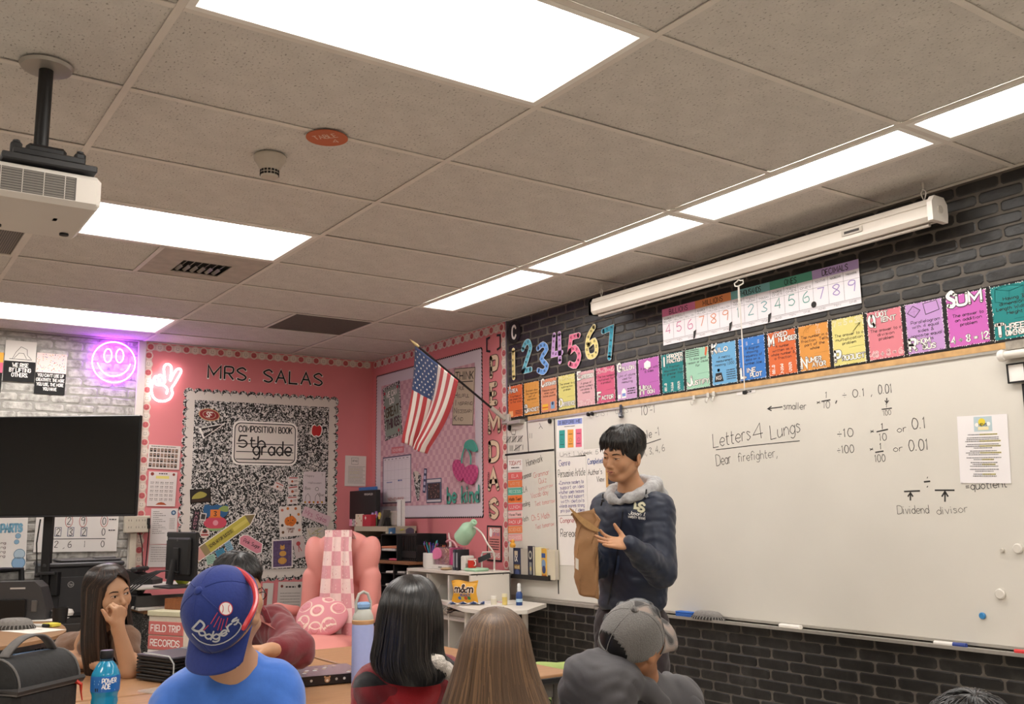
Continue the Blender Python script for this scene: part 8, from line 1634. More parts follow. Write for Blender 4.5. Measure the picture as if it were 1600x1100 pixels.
m = MB(); mq = wrapj(1000,790,tilt=-.12); cr = M('#d8d4b8',.7); dk_ = M('#9a9a78',.7)
m.text('L',-.020,-.012,.040,0,cr,w=.018,st=.24,mp=mq,outline=dk_,ow=.04); m.text('S',-.004,-.024,.036,.001,cr,w=.022,st=.24,mp=mq,outline=dk_,ow=.04)
m.text('Jason I.',-.044,-.042,.016,.0,M('#e6e4de'),w=.072,st=.15,mp=mq,slant=.2,caps=False); m.text('VARSITY TENNIS',-.044,-.056,.009,.0,M('#e6e4de'),w=.072,st=.2,mp=mq,caps=False); m.build('chest_embroidery',S1)
m = MB(); mq = wrapj(968,885)
m.line([((x-968)*k_,-(y-885)*k_) for x,y in ((966,868),(966,880),(962,898))],.010,.001,M('#2c3850',.5),mp=mq); m.build('pocket_flap',S1)
for px,py in ((942,782),(1010,775)): m = MB(); q0 = PD(px,py,4.3); m.tube([PD(px,py-10,4.33),PD(px-1,py,4.3),PD(px-3,py+8,4.31)],.0035,dk,n=6); m.tube([PD(px-1,py-2,4.295),PD(px+1,py+2,4.295)],.007,M('#8d8f92' if px > 1000 else '#2a2c30',.4),n=6); m.build('drawcord',S1)
trs = cloth_mat('#2f2528','dark_maroon_cloth',.85)
F = Field(np.array((hip.x-.36,hip.y-.36,.02)),np.array((hip.x+.36,hip.y+.36,1.02)),.009); F.ell(hip+Vector((0,0,.0)),(.155,.115,.10),tN,.03,'cloth'); ft_ = []
for q in (-1,1):
    a = hip+tR @ Vector((q*.082,.0,-.03)); kx = Vector((a.x,a.y,.50))+tR @ Vector((q*.015,-.02,0)); ak = Vector((kx.x,kx.y,.10))+tR @ Vector((q*.01,.02,0)); F.chain([a,kx,ak],[.102,.088,.072],.03,'cloth'); ft_.append(ak)
F.warp(folds(.005,20,1,dirn=(.05,.05,1))); F.mesh('trousers',{'cloth': trs},S1)
for ak in ft_:
    P_ = [(0,.05,.04),(0,.02,.075),(0,-.03,.07),(0,-.12,.045),(0,-.18,.03)]; m = MB(); b0 = Vector((ak.x,ak.y,0)); m.tube([b0+tR @ Vector(v) for v in P_],[.035,.045,.043,.038,.022],M('#dcdad6',.5),n=12,sy=.8); m.box(b0+tR @ Vector((0,-.05,.01)),(.088,.27,.02),M('#f0eeea',.6),bev=.008,rot=tR); m.build('shoe',S1)
def fringe_fn(F,Lc,Rn):
    r = random.Random(3)
    for i in range(46):
        x = -.074+.148*i/45; y0 = -.035-.02*r.random(); z0 = .112-.25*x*x*10*.1; ex = x*1.06+(.010 if x > -.01 else -.008)*r.random(); ez = .030+.020*r.random()-(.014 if abs(x) > .045 else 0)
        P = [Lc(x*.55,y0+.03,z0+.012),Lc(x*.8,-.062+abs(x)*.1,.108-abs(x)*.15),Lc(x*.98,-.088+abs(x)*.32,.078),Lc(ex,-.092+abs(x)*.42,ez)]; F.chain(P,[.012,.010,.006,.0018],.0015,'hair')
short_hair(S1,hc,hR,1.0,soft_black,locks=260,seed=5,vol=.018,h=.0032,strands=900,sub=fringe_fn,fringe=-.2)
settle(S1)
# kraft bag in his hand
kb = T('paper_bag','crumpled brown kraft paper bag held by the standing boy','bag',PD(916,866,4.14)); ko = kb.location.copy(); kraft = M('#9c7550',.7,noise=.14,nscale=9,bump=.35)
Wb = lambda px,py,t: PD(px,py,t)-ko
rows_b = [(932,905,934,.050),(905,898,934.5,.055),(870,898,934,.052),(845,899,934,.045),(825,902,934,.03),(812,898,938,.022),(800,892,928,.02)]
m = MB()
def bgp(u,v):
    f = v*(len(rows_b)-1); i = min(int(f),len(rows_b)-2); q = f-i; y,x0,x1,d_ = [rows_b[i][k]*(1-q)+rows_b[i+1][k]*q for k in range(4)]; a = 2*PI*u; cx = (x0+x1)/2; hw = (x1-x0)/2; c_,s_ = math.cos(a),math.sin(a); ex = .45
    X = cx+hw*math.copysign(abs(c_)**ex,c_); Y = d_*math.copysign(abs(s_)**ex,s_); y += (4*c_)*(1-v)-(0 if v < .99 else 6*c_); cr = .004*math.sin(9*a+v*14)*math.sin(v*19+a*3)+.003*math.sin(23*v+5*a)
    return Wb(X,y,4.14)+(Wb(916,866,4.05)-Wb(916,866,4.14))*(Y/.09)+(FWD*-1)*cr+RIGHT*cr*.6
m.grid(bgp,44,36,kraft); m.add([bgp(k/44,0) for k in range(44)],[tuple(range(44))],kraft); ob = m.build('bag_body',kb); q = ob.modifiers.new('thickness','SOLIDIFY'); q.thickness = .001
m = MB(); m.grid(lambda u,v: Wb(890+50*u,795+(36*u)+(1-v)*10*math.sin(PI*u)-v*2,4.10)+FWD*(-.01*math.sin(PI*u)),12,4,M('#b08a5c',.7,noise=.1)); m.build('folded_flap',kb)
m = MB(); m.grid(lambda u,v: Wb(899+5*u,888-17*v+3*u,4.082),2,2,M('#dcd6cc',.5)); m.build('white_label',kb)

# ---------------------------------------------------------------- ball caps
def ball_cap(parent,c,up,fwd,s,mats,brim_len=.075,brim_drop=.015,opening=False,name='cap',flatb=.0):
    R = frame(-Vector(fwd) if False else Vector(fwd),up); c = Vector(c); t = bpy.data.objects.new(name,None); COL.objects.link(t); t.parent = parent
    Lc = lambda x,y,z: c+R @ Vector((x*s,y*s,z*s)); rx,ry,rz_ = .088,.103,.112
    def dome(u,v,k=1.0):
        a = 2*PI*u; e = v*PI/2; rr = math.cos(e)**.82; seam = 1-.012*(abs(math.cos(3*a+PI/2*0)) > .985)*(v < .95); z = rz_*math.sin(e)
        return Lc(rx*rr*math.sin(a)*k*seam,-ry*rr*math.cos(a)*k*seam,z*k-.002)
    m = MB(); nu,nv = 96,24
    def opn(u,v): a = 2*PI*u; back = -math.cos(a) ; return opening and back > .72 and v < .40*math.sqrt(max(0,(back-.72)/.28)) and v > .07
    vs = [dome(i/nu,j/nv) for j in range(nv+1) for i in range(nu)]; byM = {}
    for j in range(nv):
        for i in range(nu):
            u,v = (i+.5)/nu,(j+.5)/nv
            if opn(u,v): continue
            byM.setdefault(mats(u,v),[]).append((j*nu+i,j*nu+(i+1) % nu,(j+1)*nu+(i+1) % nu,(j+1)*nu+i))
    o = len(m.v); m.v += [tuple(v) for v in vs]
    for mt_,ff in byM.items():
        mi = m.mi(mt_)
        for f in ff: m.f.append(list(f)); m.m.append(mi); m.sm.append(True)
    bv = BVHTree.FromPolygons([tuple(v) for v in vs],[f for ff in byM.values() for f in ff]); cr = m.build('crown',t); q = cr.modifiers.new('thickness','SOLIDIFY'); q.thickness = .0025
    if opening:
        m = MB(); m.add([dome(i/nu,j/nv,.975) for j in range(nv+1) for i in range(nu)],[(j*nu+i,j*nu+(i+1) % nu,(j+1)*nu+(i+1) % nu,(j+1)*nu+i) for j in range(nv) for i in range(nu) if opn((i+.5)/nu,(j+.5)/nv) or (-math.cos(2*PI*(i+.5)/nu) > .6 and (j+.5)/nv < .45)],black_hair,True); m.build('hair_in_opening',t)
    for k in range(6):
        a = k/6; m = MB(); m.tube([dome(a,j/12,1.004) for j in range(12)],.0013,mats(a,.5),n=5); m.build('seam',t)
    m = MB(); m.lathe([(.011,-.001),(.010,.004),(.005,.007),(0,.0075)],mats(.0,.99),c=Lc(0,0,rz_-.002),n=14,axis=R @ Vector((0,0,1))); m.build('button',t)
    W_ = .086
    def brim(u,v): x = (u-.5)*2*.084*(1-.06*v); y0 = -ry*math.sqrt(max(0,1-(x/.0885)**2)); y1 = -ry*.45-brim_len-.048*math.sqrt(max(0,1-((u-.5)*2)**2*.96))+.02; return Lc(x,y0+(y1-y0)*v,-.004-brim_drop*v-flatb*(2*u-1)**2*(.4+.6*v))
    m = MB(); bm_ = [brim(i/24,j/8) for j in range(9) for i in range(25)]; bf = [(j*25+i,j*25+i+1,(j+1)*25+i+1,(j+1)*25+i) for j in range(8) for i in range(24)]; m.add(bm_,bf,mats(0,-.1),True); bo = m.build('brim',t); q = bo.modifiers.new('thickness','SOLIDIFY'); q.thickness = .004
    bb = BVHTree.FromPolygons([tuple(v) for v in bm_],bf)
    return t,R,bv,bb,Lc,dome
# ---------------------------------------------------------------- boy with the blue cap, seen from behind
S2 = person('boy in royal blue shirt and backward blue ball cap, seen from behind',350,2.42)
c2 = PD(357,951,2.36); upc = cv(-.33,.60,.72).normalized(); fw_ = cv(-.12,-.78,.56).normalized(); fw_ = (fw_-upc*fw_.dot(upc)).normalized(); hR2 = frame(cv(.22,.42,-.9),cv(-.2,.85,.5)); nk = PD(364,1060,2.42)
sA,sB = PD(283,1108,2.38),PD(425,1082,2.44); hip2 = PD(345,1290,2.5)
hip2.z = .56; aE,bE = PD(258,1240,2.25),PD(455,1220,2.3); F = box_of([hip2,c2,aE,bE,aE+Vector((FWD.x,FWD.y,0))*.35,bE+Vector((FWD.x,FWD.y,0))*.35],.006); add_head(F,c2,hR2,.92,neck=nk); F.cap(nk,hip2,.08,.11,.04); F.cap(sA,sB,.045,.045,.04)
aE,bE = PD(258,1240,2.25),PD(455,1220,2.3); aW,bW = PZ(265,1080,.78)-FWD*0,bE; aW = aE-_r*0+Vector((FWD.x,FWD.y,0))*.25+Vector((0,0,.02)); bW = bE+Vector((FWD.x,FWD.y,0))*.25+Vector((0,0,.02))
F.chain([sA,aE,aW],[.045,.036,.024],.02); F.chain([sB,bE,bW],[.045,.036,.024],.02)
for w_ in (aW,bW): add_hand(F,w_,FWD,(0,0,-1),RIGHT if w_ is aW else -RIGHT,.85,curl=.3)
F.mesh('body',skins('#b98d70','light_tan_skin'),S2)
royal = cloth_mat('#3c6cc0','royal_blue_jersey',.85,noise=.04,bump=.06,nscale=60,sheen=.3)
F = Field(np.array(hip2)-np.array((.4,.4,.08)),np.array((hip2.x+.4,hip2.y+.4,nk.z+.12)),.007); bR = np.array(frame(cv(.15,0,-1),(0,0,1)))
F.cap(sA,sB,.070,.072,.05,'cloth'); F.ell(PD(352,1160,2.44),(.195,.115,.22),bR,.06,'cloth'); F.ell(hip2+Vector((0,0,.1)),(.17,.13,.2),bR,.06,'cloth'); F.cap(nk+Vector((0,0,-.05)),nk+Vector((0,0,.015)),.085,.066,.05,'cloth')
F.cap(sA,aE.lerp(sA,.25),.068,.06,.03,'cloth'); F.cap(sB,bE.lerp(sB,.25),.070,.06,.03,'cloth'); F.warp(folds(.0025,14,3)); F.mesh('tshirt',{'cloth': royal},S2)
blue = cloth_mat('#1e2f72','blue_twill',.8,noise=.06,bump=.1,nscale=120,sheen=.15)
cc2 = c2+hR2 @ Vector((0,.030,.030))*.93+upc*-.022; short_hair(S2,c2,hR2,.92,soft_black,locks=60,seed=9,vol=.001,nape=.03,cut=(cc2+upc*.02,upc)); t_,Rc,bv,bb,Lc,dm = ball_cap(S2,cc2,upc,fw_,1.03,lambda u,v: blue,brim_len=.078,brim_drop=.006,flatb=.012)
def capmap(bvh,px,py,t=2.0,tilt=0.): return wrapcam(bvh,PD(px,py,t),RIGHT*math.cos(tilt)+UP*math.sin(tilt),UP*math.cos(tilt)-RIGHT*math.sin(tilt),.0032)
k2 = 2.0/FPX; silver = M('#b9bcc4',.45,metal=.2); redm = M('#c03a4c',.6)
mq = capmap(bv,353,951); m = MB(); m.disc(0,0,11*k2,0,redm,n=24,mp=mq); m.disc(0,0,9.6*k2,.0006,M('#e8e4e2',.7),n=24,mp=mq)
for s_ in (-1,1): m.line([(s_*9*k2-s_*(9-4.5*math.cos(q))*k2*.0-s_*(math.cos(q)*5-0)*k2+0,8*math.sin(q)*k2) for q in [-.9+.3*i for i in range(7)]],.0014,.001,redm,mp=mq)
m.build('ball_emblem',t_)
m = MB()
for (x0,y0,x1,y1) in ((340,957,329,975),(326,977,317,986),(343,963,334,980),(346,966,340,985),(350,967,345,985),(356,965,352,980)): m.line([((x0-353)*k2,-(y0-951)*k2),((x1-353)*k2,-(y1-951)*k2)],.0016,0,redm,mp=mq)
m.build('red_streaks',t_)
m = MB(); word = 'Dodgers'; P0 = [(303,984),(312,992),(323,998),(336,999),(349,994),(360,985),(369,975)]; hs = [17,9,14,9,9,9,9]
for i,ch in enumerate(word):
    x,y = P0[i]; an = [-.6,-.45,-.2,.1,.45,.6,.75][i]; mq = capmap(bv if y < 1000 else bb,x,y,tilt=an); m.text(ch,-.004,0,(17 if i == 0 else 13)*k2,0,silver,w=(9.5 if i else 11)*k2,st=.2,mp=mq,slant=.15)
m.build('script_lettering',t_); m = MB(); mq = capmap(bv,340,1000); m.line([((x-340)*k2,-(y-1000)*k2) for x,y in smooth2([(300,990),(312,1002),(330,1008),(350,1004),(368,992),(377,978),(372,972)],False)],.0024,.0006,silver,mp=mq); m.build('script_tail',t_)
m = MB(); mq = capmap(bb,335,1015)
for (x0,y0,x1,y1) in ((298,1016,318,1004),(317,1015,329,1007),(333,1012,340,1007)): m.line([((x0-335)*k2,-(y0-1015)*k2),((x1-335)*k2,-(y1-1015)*k2)],.0018,0,redm,mp=mq)
m.build('red_streaks',t_)
m = MB(); mq = capmap(bb,329.5,1029); m.disc(0,0,13*k2,0,silver,n=26,mp=mq); m.rect(-12*k2,-3*k2,12*k2,3*k2,.0006,mk_,mp=mq); m.text('9FIFTY',0,-2*k2,4.4*k2,.001,silver,w=18*k2,st=.2,align='c',mp=mq,caps=False); m.rect(-4*k2,5*k2,4*k2,10*k2,.0006,mk_,mp=mq); m.text('FITS',0,-9*k2,3*k2,.0008,mk_,w=12*k2,st=.2,align='c',mp=mq,caps=False); m.build('size_sticker',t_)
m = MB(); mq = capmap(bv,392,960,tilt=.2); m.flat([(-5*k2,-6*k2),(0,-7*k2),(4*k2,5*k2),(1*k2,7*k2)],0,M('#e0dedc',.6),mp=mq); m.line([(-2*k2,-4*k2),(1.5*k2,4*k2)],.0012,.0006,blue,mp=mq); m.build('side_logo',t_)
# red headphones band over the cap
hb = T('headphones','red headphone band stretched over the blue cap','headphones',c2); ho_ = hb.location.copy(); m = MB()
Pb = smooth2([(308,912,2.33),(318,898,2.34),(336,890,2.36),(358,888,2.36),(380,896,2.34),(396,915,2.30),(400,938,2.26),(395,955,2.23),(387,970,2.21),(379,985,2.2)],False); m.tube([PD(*q)-ho_ for q in Pb],[.004]+[.0062]*(len(Pb)-2)+[.003],M('#b93036',.35,spec=.6),n=8,sx=1,sy=1.2); m.build('band',hb)
tro,l_,f_ = lower_body(S2.location,hip2,FWD,cloth_mat('#2c303a','dark_denim',.9)); tro.parent = S2; shoes(S2,hip2,f_,l_); settle(S2)
def seat_for(hip,fw,label):
    f = Vector(fw); f.z = 0; f.normalize(); c_ = Vector(hip)-f*.02; return school_chair('pupil_chair',label,(c_.x,c_.y,0),math.atan2(f.y,f.x)+PI/2)
# ---------------------------------------------------------------- boy in maroon hoodie
S3 = person('boy in maroon zip hoodie resting his arms on the desk, face half hidden',385,3.72)
c3 = PD(373,921,3.66); hR3 = frame(cv(.75,-.15,.62),cv(.05,1,.05)); nk3 = PD(380,972,3.74); sA3,sB3 = PD(345,985,3.85),PD(428,978,3.66); hip3 = PD(385,1110,3.9)
eB3,wB3 = PD(462,1016,3.42),PD(425,1016,3.28); eA3,wA3 = PD(330,1020,3.5),PD(380,1020,3.3)
for q_ in (eB3,wB3,eA3,wA3): q_.z = max(q_.z,.79)
hip3.z = .56; F = box_of([hip3,c3,eB3,wB3,eA3,wA3,sA3,sB3],.0055,.18); add_head(F,c3,hR3,.97,neck=nk3); F.cap(nk3,hip3,.08,.1,.04); F.chain([sA3,eA3,wA3],[.045,.036,.024],.02); F.chain([sB3,eB3,wB3],[.045,.036,.024],.02)
add_hand(F,wB3,cv(-1,.1,.1),(0,0,-1),cv(0,.3,.8),.9,curl=.55,thumb=.4); add_hand(F,wA3,cv(1,0,.1),(0,0,-1),cv(0,.3,.8),.9,curl=.5); F.mesh('body',skins('#bd8c68','tan_skin'),S3); face_features(S3,F.bvh,c3,hR3,.97,.8)
maroon = cloth_mat('#6e2229','maroon_fleece',.9,noise=.08,bump=.1,nscale=50,sheen=.3)
F = box_of([hip3,nk3,eB3,wB3,eA3,wA3,sA3,sB3],.007,.19); bR = np.array(frame(cv(.4,0,.9),(0,0,1))); F.cap(sA3,sB3,.068,.07,.05,'cloth'); F.ell(PD(388,1050,3.82),(.17,.12,.22),bR,.06,'cloth'); F.cap(nk3+Vector((0,0,-.04)),nk3+Vector((0,0,.015)),.08,.058,.03,'cloth')
F.chain([sA3,eA3,wA3.lerp(eA3,.2)],[.068,.056,.042],.03,'cloth'); F.chain([sB3,eB3,wB3.lerp(eB3,.25)],[.070,.060,.045],.03,'cloth'); F.warp(folds(.006,26,4,dirn=(.3,.5,.8))); F.mesh('hoodie',{'cloth': maroon},S3)
m = MB(); m.tube([PD(404,945,3.57),PD(413,955,3.55),PD(420,972,3.55),PD(422,1000,3.58)],.012,maroon,n=8); m.build('collar_edge',S3)
short_hair(S3,c3,hR3,.99,soft_black,locks=170,seed=12,vol=.012,fringe=-.35)
gl = MB(); Lg_ = lambda x,y,z: c3+hR3 @ Vector((x,y,z)); gk = M('#141414',.3)
for q in (-1,1): gl.tube([Lg_(q*.033+.022*math.cos(a),-.098,-.002+.016*math.sin(a)) for a in [2*PI*k/16 for k in range(16)]],.0018,gk,n=5,closed=True); gl.tube([Lg_(q*.055,-.095,.004),Lg_(q*.078,-.04,.004),Lg_(q*.084,.01,.0)],.0018,gk,n=5)
gl.tube([Lg_(-.011,-.1,0),Lg_(.011,-.1,0)],.0016,gk,n=5); gl.build('glasses',S3)
tro,l_,f_ = lower_body(S3.location,hip3,cv(.2,0,1),cloth_mat('#2c303a','dark_denim',.9),knee=.33); tro.parent = S3; shoes(S3,hip3,f_,l_,knee=.33); settle(S3)
seat_for(hip3,cv(.2,0,1),'blue pupil chair under the boy in the maroon hoodie')

# ---------------------------------------------------------------- girl in tan tee, chin on fist
S4 = person('girl with long dark hair in a brown tee resting her chin on her fist',150,4.05)
c4 = PD(170,929,3.92); hR4 = frame(cv(.84,.10,.55),cv(-.06,1,.02)); nk4 = PD(155,985,4.0); sA4,sB4 = PD(108,1012,4.12),PD(196,1000,3.93); hip4 = PD(120,1150,4.25)
el4 = PD(203,1050,3.80); el4.z = max(el4.z,.758); wr4 = PD(184,980,3.80); eC4 = PD(100,1060,4.0); wC4 = PD(150,1062,3.85); eC4.z = wC4.z = .775
hip4.z = .56; F = box_of([hip4,c4,el4,wr4,eC4,wC4,sA4,sB4],.0046,.17); add_head(F,c4,hR4,.93,jaw=.9,neck=nk4); F.cap(nk4,hip4,.07,.1,.04); F.cap(sA4,sB4,.04,.04,.04)
F.chain([sB4,el4],[.042,.036],.02); F.chain([el4,wr4],[.037,.024],.012); F.chain([sA4,eC4,wC4],[.042,.033,.023],.02)
add_hand(F,wr4,cv(.05,.95,-.1),cv(-.75,-.1,-.3),cv(.3,.2,.9),.88,curl=1.15,thumb=.3,spread=.6); add_hand(F,wC4,cv(1,0,.1),(0,0,-1),cv(0,0,1),.85,curl=.3); F.mesh('body',skins('#b98e6e','golden_skin','#9c564c'),S4); face_features(S4,F.bvh,c4,hR4,.93,1.0,look=.8)
tee = cloth_mat('#705340','brown_rib_knit',.9,noise=.06,bump=.12,nscale=90)
F = box_of([hip4,nk4,el4,eC4,sA4,sB4],.007,.18); bR = np.array(frame(cv(.6,0,.8),(0,0,1))); F.cap(sA4,sB4,.056,.054,.05,'cloth'); F.ell(PD(140,1065,4.12),(.15,.11,.2),bR,.06,'cloth'); F.cap(nk4+Vector((0,0,-.05)),nk4+Vector((0,0,-.01)),.08,.06,.03,'cloth')
F.cap(sB4,sB4.lerp(el4,.42),.056,.050,.02,'cloth'); F.cap(sA4,sA4.lerp(eC4,.6),.058,.05,.03,'cloth'); F.warp(folds(.0035,24,6)); F.mesh('tshirt',{'cloth': tee},S4)
rows4 = [(.128,0,.005,.002,.002),(.122,0,.005,.035,.042),(.10,0,.008,.066,.078),(.06,0,.012,.084,.094),(.01,0,.02,.090,.090),(-.05,.0,.03,.093,.082),(-.12,.0,.035,.100,.08),(-.20,.0,.04,.105,.085),(-.30,.0,.045,.10,.08),(-.37,.0,.05,.085,.07)]
long_hair(S4,c4,hR4,rows4,dark_brown,n=760,phi=(-2.5,2.5),seed=3,w=.0026,wave=.004)
tro,l_,f_ = lower_body(S4.location,hip4,cv(.75,0,.6),cloth_mat('#2c303a','dark_denim',.9),knee=.3); tro.parent = S4; shoes(S4,hip4,f_,l_,knee=.3); settle(S4)
seat_for(hip4,cv(.75,0,.6),'blue pupil chair under the girl in the brown tee')

# ---------------------------------------------------------------- girl with black hair, plaid jacket
plaid = bpy.data.materials.new('buffalo_plaid'); plaid.use_nodes = True; nt,b = nodes(plaid); b.inputs['Roughness'].default_value = .95; b.inputs['Sheen Weight'].default_value = .3
tc_ = nt.nodes.new('ShaderNodeTexCoord'); mp_n = nt.nodes.new('ShaderNodeMapping'); mp_n.inputs['Rotation'].default_value = (0,.15,YAW-PI/2); mp_n.inputs['Scale'].default_value = (7,7,7); nt.links.new(tc_.outputs['Object'],mp_n.inputs[0]); sp = nt.nodes.new('ShaderNodeSeparateXYZ'); nt.links.new(mp_n.outputs[0],sp.inputs[0])
def stripe(o_):
    f_ = nt.nodes.new('ShaderNodeMath'); f_.operation = 'FRACT'; g_ = nt.nodes.new('ShaderNodeMath'); g_.operation = 'GREATER_THAN'; g_.inputs[1].default_value = .5; nt.links.new(o_,f_.inputs[0]); nt.links.new(f_.outputs[0],g_.inputs[0]); return g_
ga,gb = stripe(sp.outputs[0]),stripe(sp.outputs[2]); ad = nt.nodes.new('ShaderNodeMath'); ad.operation = 'ADD'; nt.links.new(ga.outputs[0],ad.inputs[0]); nt.links.new(gb.outputs[0],ad.inputs[1]); dv = nt.nodes.new('ShaderNodeMath'); dv.operation = 'MULTIPLY'; dv.inputs[1].default_value = .5; nt.links.new(ad.outputs[0],dv.inputs[0])
rp = ramp(nt,[(0,'#b01822'),(.3,'#7a131c'),(.7,'#151214')],'CONSTANT'); nt.links.new(dv.outputs[0],rp.inputs[0]); nt.links.new(rp.outputs[0],b.inputs['Base Color']); nz = TX(nt,'ShaderNodeTexNoise',scale=(150,150,150)); bp = nt.nodes.new('ShaderNodeBump'); bp.inputs['Strength'].default_value = .5; bp.inputs['Distance'].default_value = .005; nt.links.new(nz.outputs['Fac'],bp.inputs['Height']); nt.links.new(bp.outputs[0],b.inputs['Normal'])
def back_person(label,px,t,c,hR,nk,sA,sB,hip,s,skinhex,torso,jm,jname,r_sh,fw,wide=.19,fold=(.004,22,1),head_kw=None,arm_t=-.1):
    S = person(label,px,t); hip.z = .56; F = box_of([hip,c,sA,sB,hip+Vector((FWD.x,FWD.y,0))*.35+RIGHT*.2,hip+Vector((FWD.x,FWD.y,0))*.35-RIGHT*.2],.0065,.2); add_head(F,c,hR,s,neck=nk,**(head_kw or {})); F.cap(nk,hip,.07,.1,.04); F.cap(sA,sB,.04,.04,.04)
    f = Vector((fw.x,fw.y,0)).normalized(); E_ = []
    for q,sh in ((-1,sA),(1,sB)):
        e = sh+Vector((0,0,-.24))+f*.08+(sh-(sA+sB)/2).normalized()*.03; w_ = e+f*.22+Vector((0,0,.0))-(sh-(sA+sB)/2).normalized()*.06; E_.append((sh,e,w_)); F.chain([sh,e,w_],[.042,.034,.023],.02); add_hand(F,w_,f,(0,0,-1),-(sh-(sA+sB)/2),.85,curl=.35)
    F.mesh('body',skins(skinhex,'skin_'+jname),S)
    F = box_of([hip,nk,sA,sB,hip+Vector((FWD.x,FWD.y,0))*.3+RIGHT*.2,hip+Vector((FWD.x,FWD.y,0))*.3-RIGHT*.2],.0075,.2); bR = np.array(frame(fw,(0,0,1))); F.cap(sA,sB,r_sh,r_sh,.06,'cloth'); F.ell(torso,(wide,.13,.22),bR,.06,'cloth'); F.ell(hip+Vector((0,0,.1)),(.17,.14,.2),bR,.06,'cloth'); F.cap(nk+Vector((0,0,-.05)),nk+Vector((0,0,-.0)),.09,.06,.05,'cloth')
    for sh,e,w_ in E_: F.chain([sh,e,w_.lerp(e,.2)],[r_sh,r_sh*.85,.042],.03,'cloth')
    F.warp(folds(*fold)); j = F.mesh(jname,{'cloth': jm},S); return S,j,F.bvh
c5 = PD(642,966,2.86); hR5 = frame(cv(.25,.0,-1),cv(.02,1,.08)); nk5 = PD(648,1042,2.90); hip5 = PD(632,1260,3.0)
S5,j5,bv5 = back_person('girl with long black hair in a red and black plaid fleece jacket',640,2.78,c5,hR5,nk5,PD(590,1076,2.90),PD(690,1064,2.94),hip5,.93,'#a98262',PD(632,1165,2.95),plaid,'plaid_jacket',.072,FWD,wide=.18)
F = Field(np.array(nk5)-np.array((.28,.28,.16)),np.array(nk5)+np.array((.3,.3,.12)),.006); sherpa = cloth_mat('#cfc6bc','sherpa_fleece',.98,noise=.12,bump=1.0,nscale=140)
P5 = [PD(q[0],q[1],q[2]) for q in ((652,1024,2.80),(668,1027,2.78),(684,1035,2.78),(698,1047,2.80),(706,1058,2.84))]; F.chain(P5,[.014,.018,.020,.020,.016],.01,'cloth'); F.warp(folds(.003,90,3)); F.mesh('sherpa_collar',{'cloth': sherpa},S5)
rows5 = [(.130,0,.005,.002,.002),(.124,0,.006,.034,.040),(.102,0,.008,.066,.076),(.062,0,.012,.086,.096),(.01,0,.014,.096,.102),(-.05,.0,.02,.100,.100),(-.09,.0,.03,.106,.094),(-.115,-.008,.04,.114,.088),(-.14,-.018,.05,.112,.078),(-.16,-.024,.055,.095,.07)]
long_hair(S5,c5,frame(cv(.12,0,-1),cv(.03,1,.05)),rows5,black_hair,n=900,phi=(-2.5,2.5),seed=5,w=.0024,wave=.005,zmin_j=.05)
tro,l_,f_ = lower_body(S5.location,hip5,FWD,cloth_mat('#2c303a','dark_denim',.9)); tro.parent = S5; shoes(S5,hip5,f_,l_); settle(S5); seat_for(hip5,FWD,'blue pupil chair under the girl in the plaid jacket')
# ---------------------------------------------------------------- girl with light brown hair
c6 = PD(775,1026,2.24); hR6 = frame(cv(.1,0,-1),cv(.0,1,.08)); nk6 = PD(772,1112,2.28); hip6 = PD(765,1380,2.32)
S6,j6,bv6 = back_person('girl with long straight light brown hair, seen from behind',770,2.5,c6,hR6,nk6,PD(695,1180,2.28),PD(840,1180,2.28),hip6,.88,'#c49a7c',PD(765,1260,2.3),cloth_mat('#6f6a6c','grey_knit',.9),'sweater',.066,FWD)
rows6 = [(.128,0,.004,.002,.002),(.122,0,.005,.034,.040),(.100,0,.008,.064,.074),(.060,0,.012,.084,.094),(.01,0,.016,.096,.100),(-.05,-.002,.026,.114,.098),(-.10,-.006,.038,.134,.096),(-.16,-.010,.05,.152,.092),(-.24,-.014,.058,.162,.086),(-.34,-.016,.06,.150,.08),(-.40,-.016,.06,.12,.07)]
rows6 = [tuple(q*.90 for q in r_) for r_ in rows6]
long_hair(S6,c6,hR6,rows6,light_brown,n=1300,phi=(-2.6,2.6),seed=8,w=.0022,wave=.0022)
tro,l_,f_ = lower_body(S6.location,hip6,FWD,cloth_mat('#2c303a','dark_denim',.9)); tro.parent = S6; shoes(S6,hip6,f_,l_); settle(S6); seat_for(hip6,FWD,'blue pupil chair under the girl with light brown hair')
seat_for(hip2,FWD,'blue pupil chair under the boy in the royal blue shirt')
# ---------------------------------------------------------------- boy with the grey camouflage cap
c7 = PD(990,1002,2.66); hR7 = frame(cv(.72,.10,-.66),cv(-.18,.9,.3)); nk7 = PD(990,1062,2.74); hip7 = PD(965,1270,2.85); puff = cloth_mat('#4a484b','grey_puffer',.6,noise=.05,bump=.08,nscale=30,sheen=.1,spec=.4)
S7,j7,bv7 = back_person('boy in grey puffer jacket and grey camouflage brimmed cap',985,2.75,c7,hR7,nk7,PD(925,1100,2.72),PD(1050,1105,2.78),hip7,.93,'#b07c5a',PD(975,1180,2.78),puff,'puffer_jacket',.085,cv(.2,0,-1),wide=.22,fold=(.006,16,2))
F = Field(np.array(nk7)-np.array((.34,.34,.22)),np.array(nk7)+np.array((.34,.34,.16)),.0065)
for P_,R_ in (([(1040,1060,2.86),(1062,1075,2.80),(1075,1100,2.74),(1085,1130,2.70)],[.02,.026,.03,.034]),([(990,1068,2.60),(1015,1080,2.60),(1032,1100,2.60)],[.03,.026,.026])): F.chain([PD(*q) for q in P_],R_,.02,'cloth')
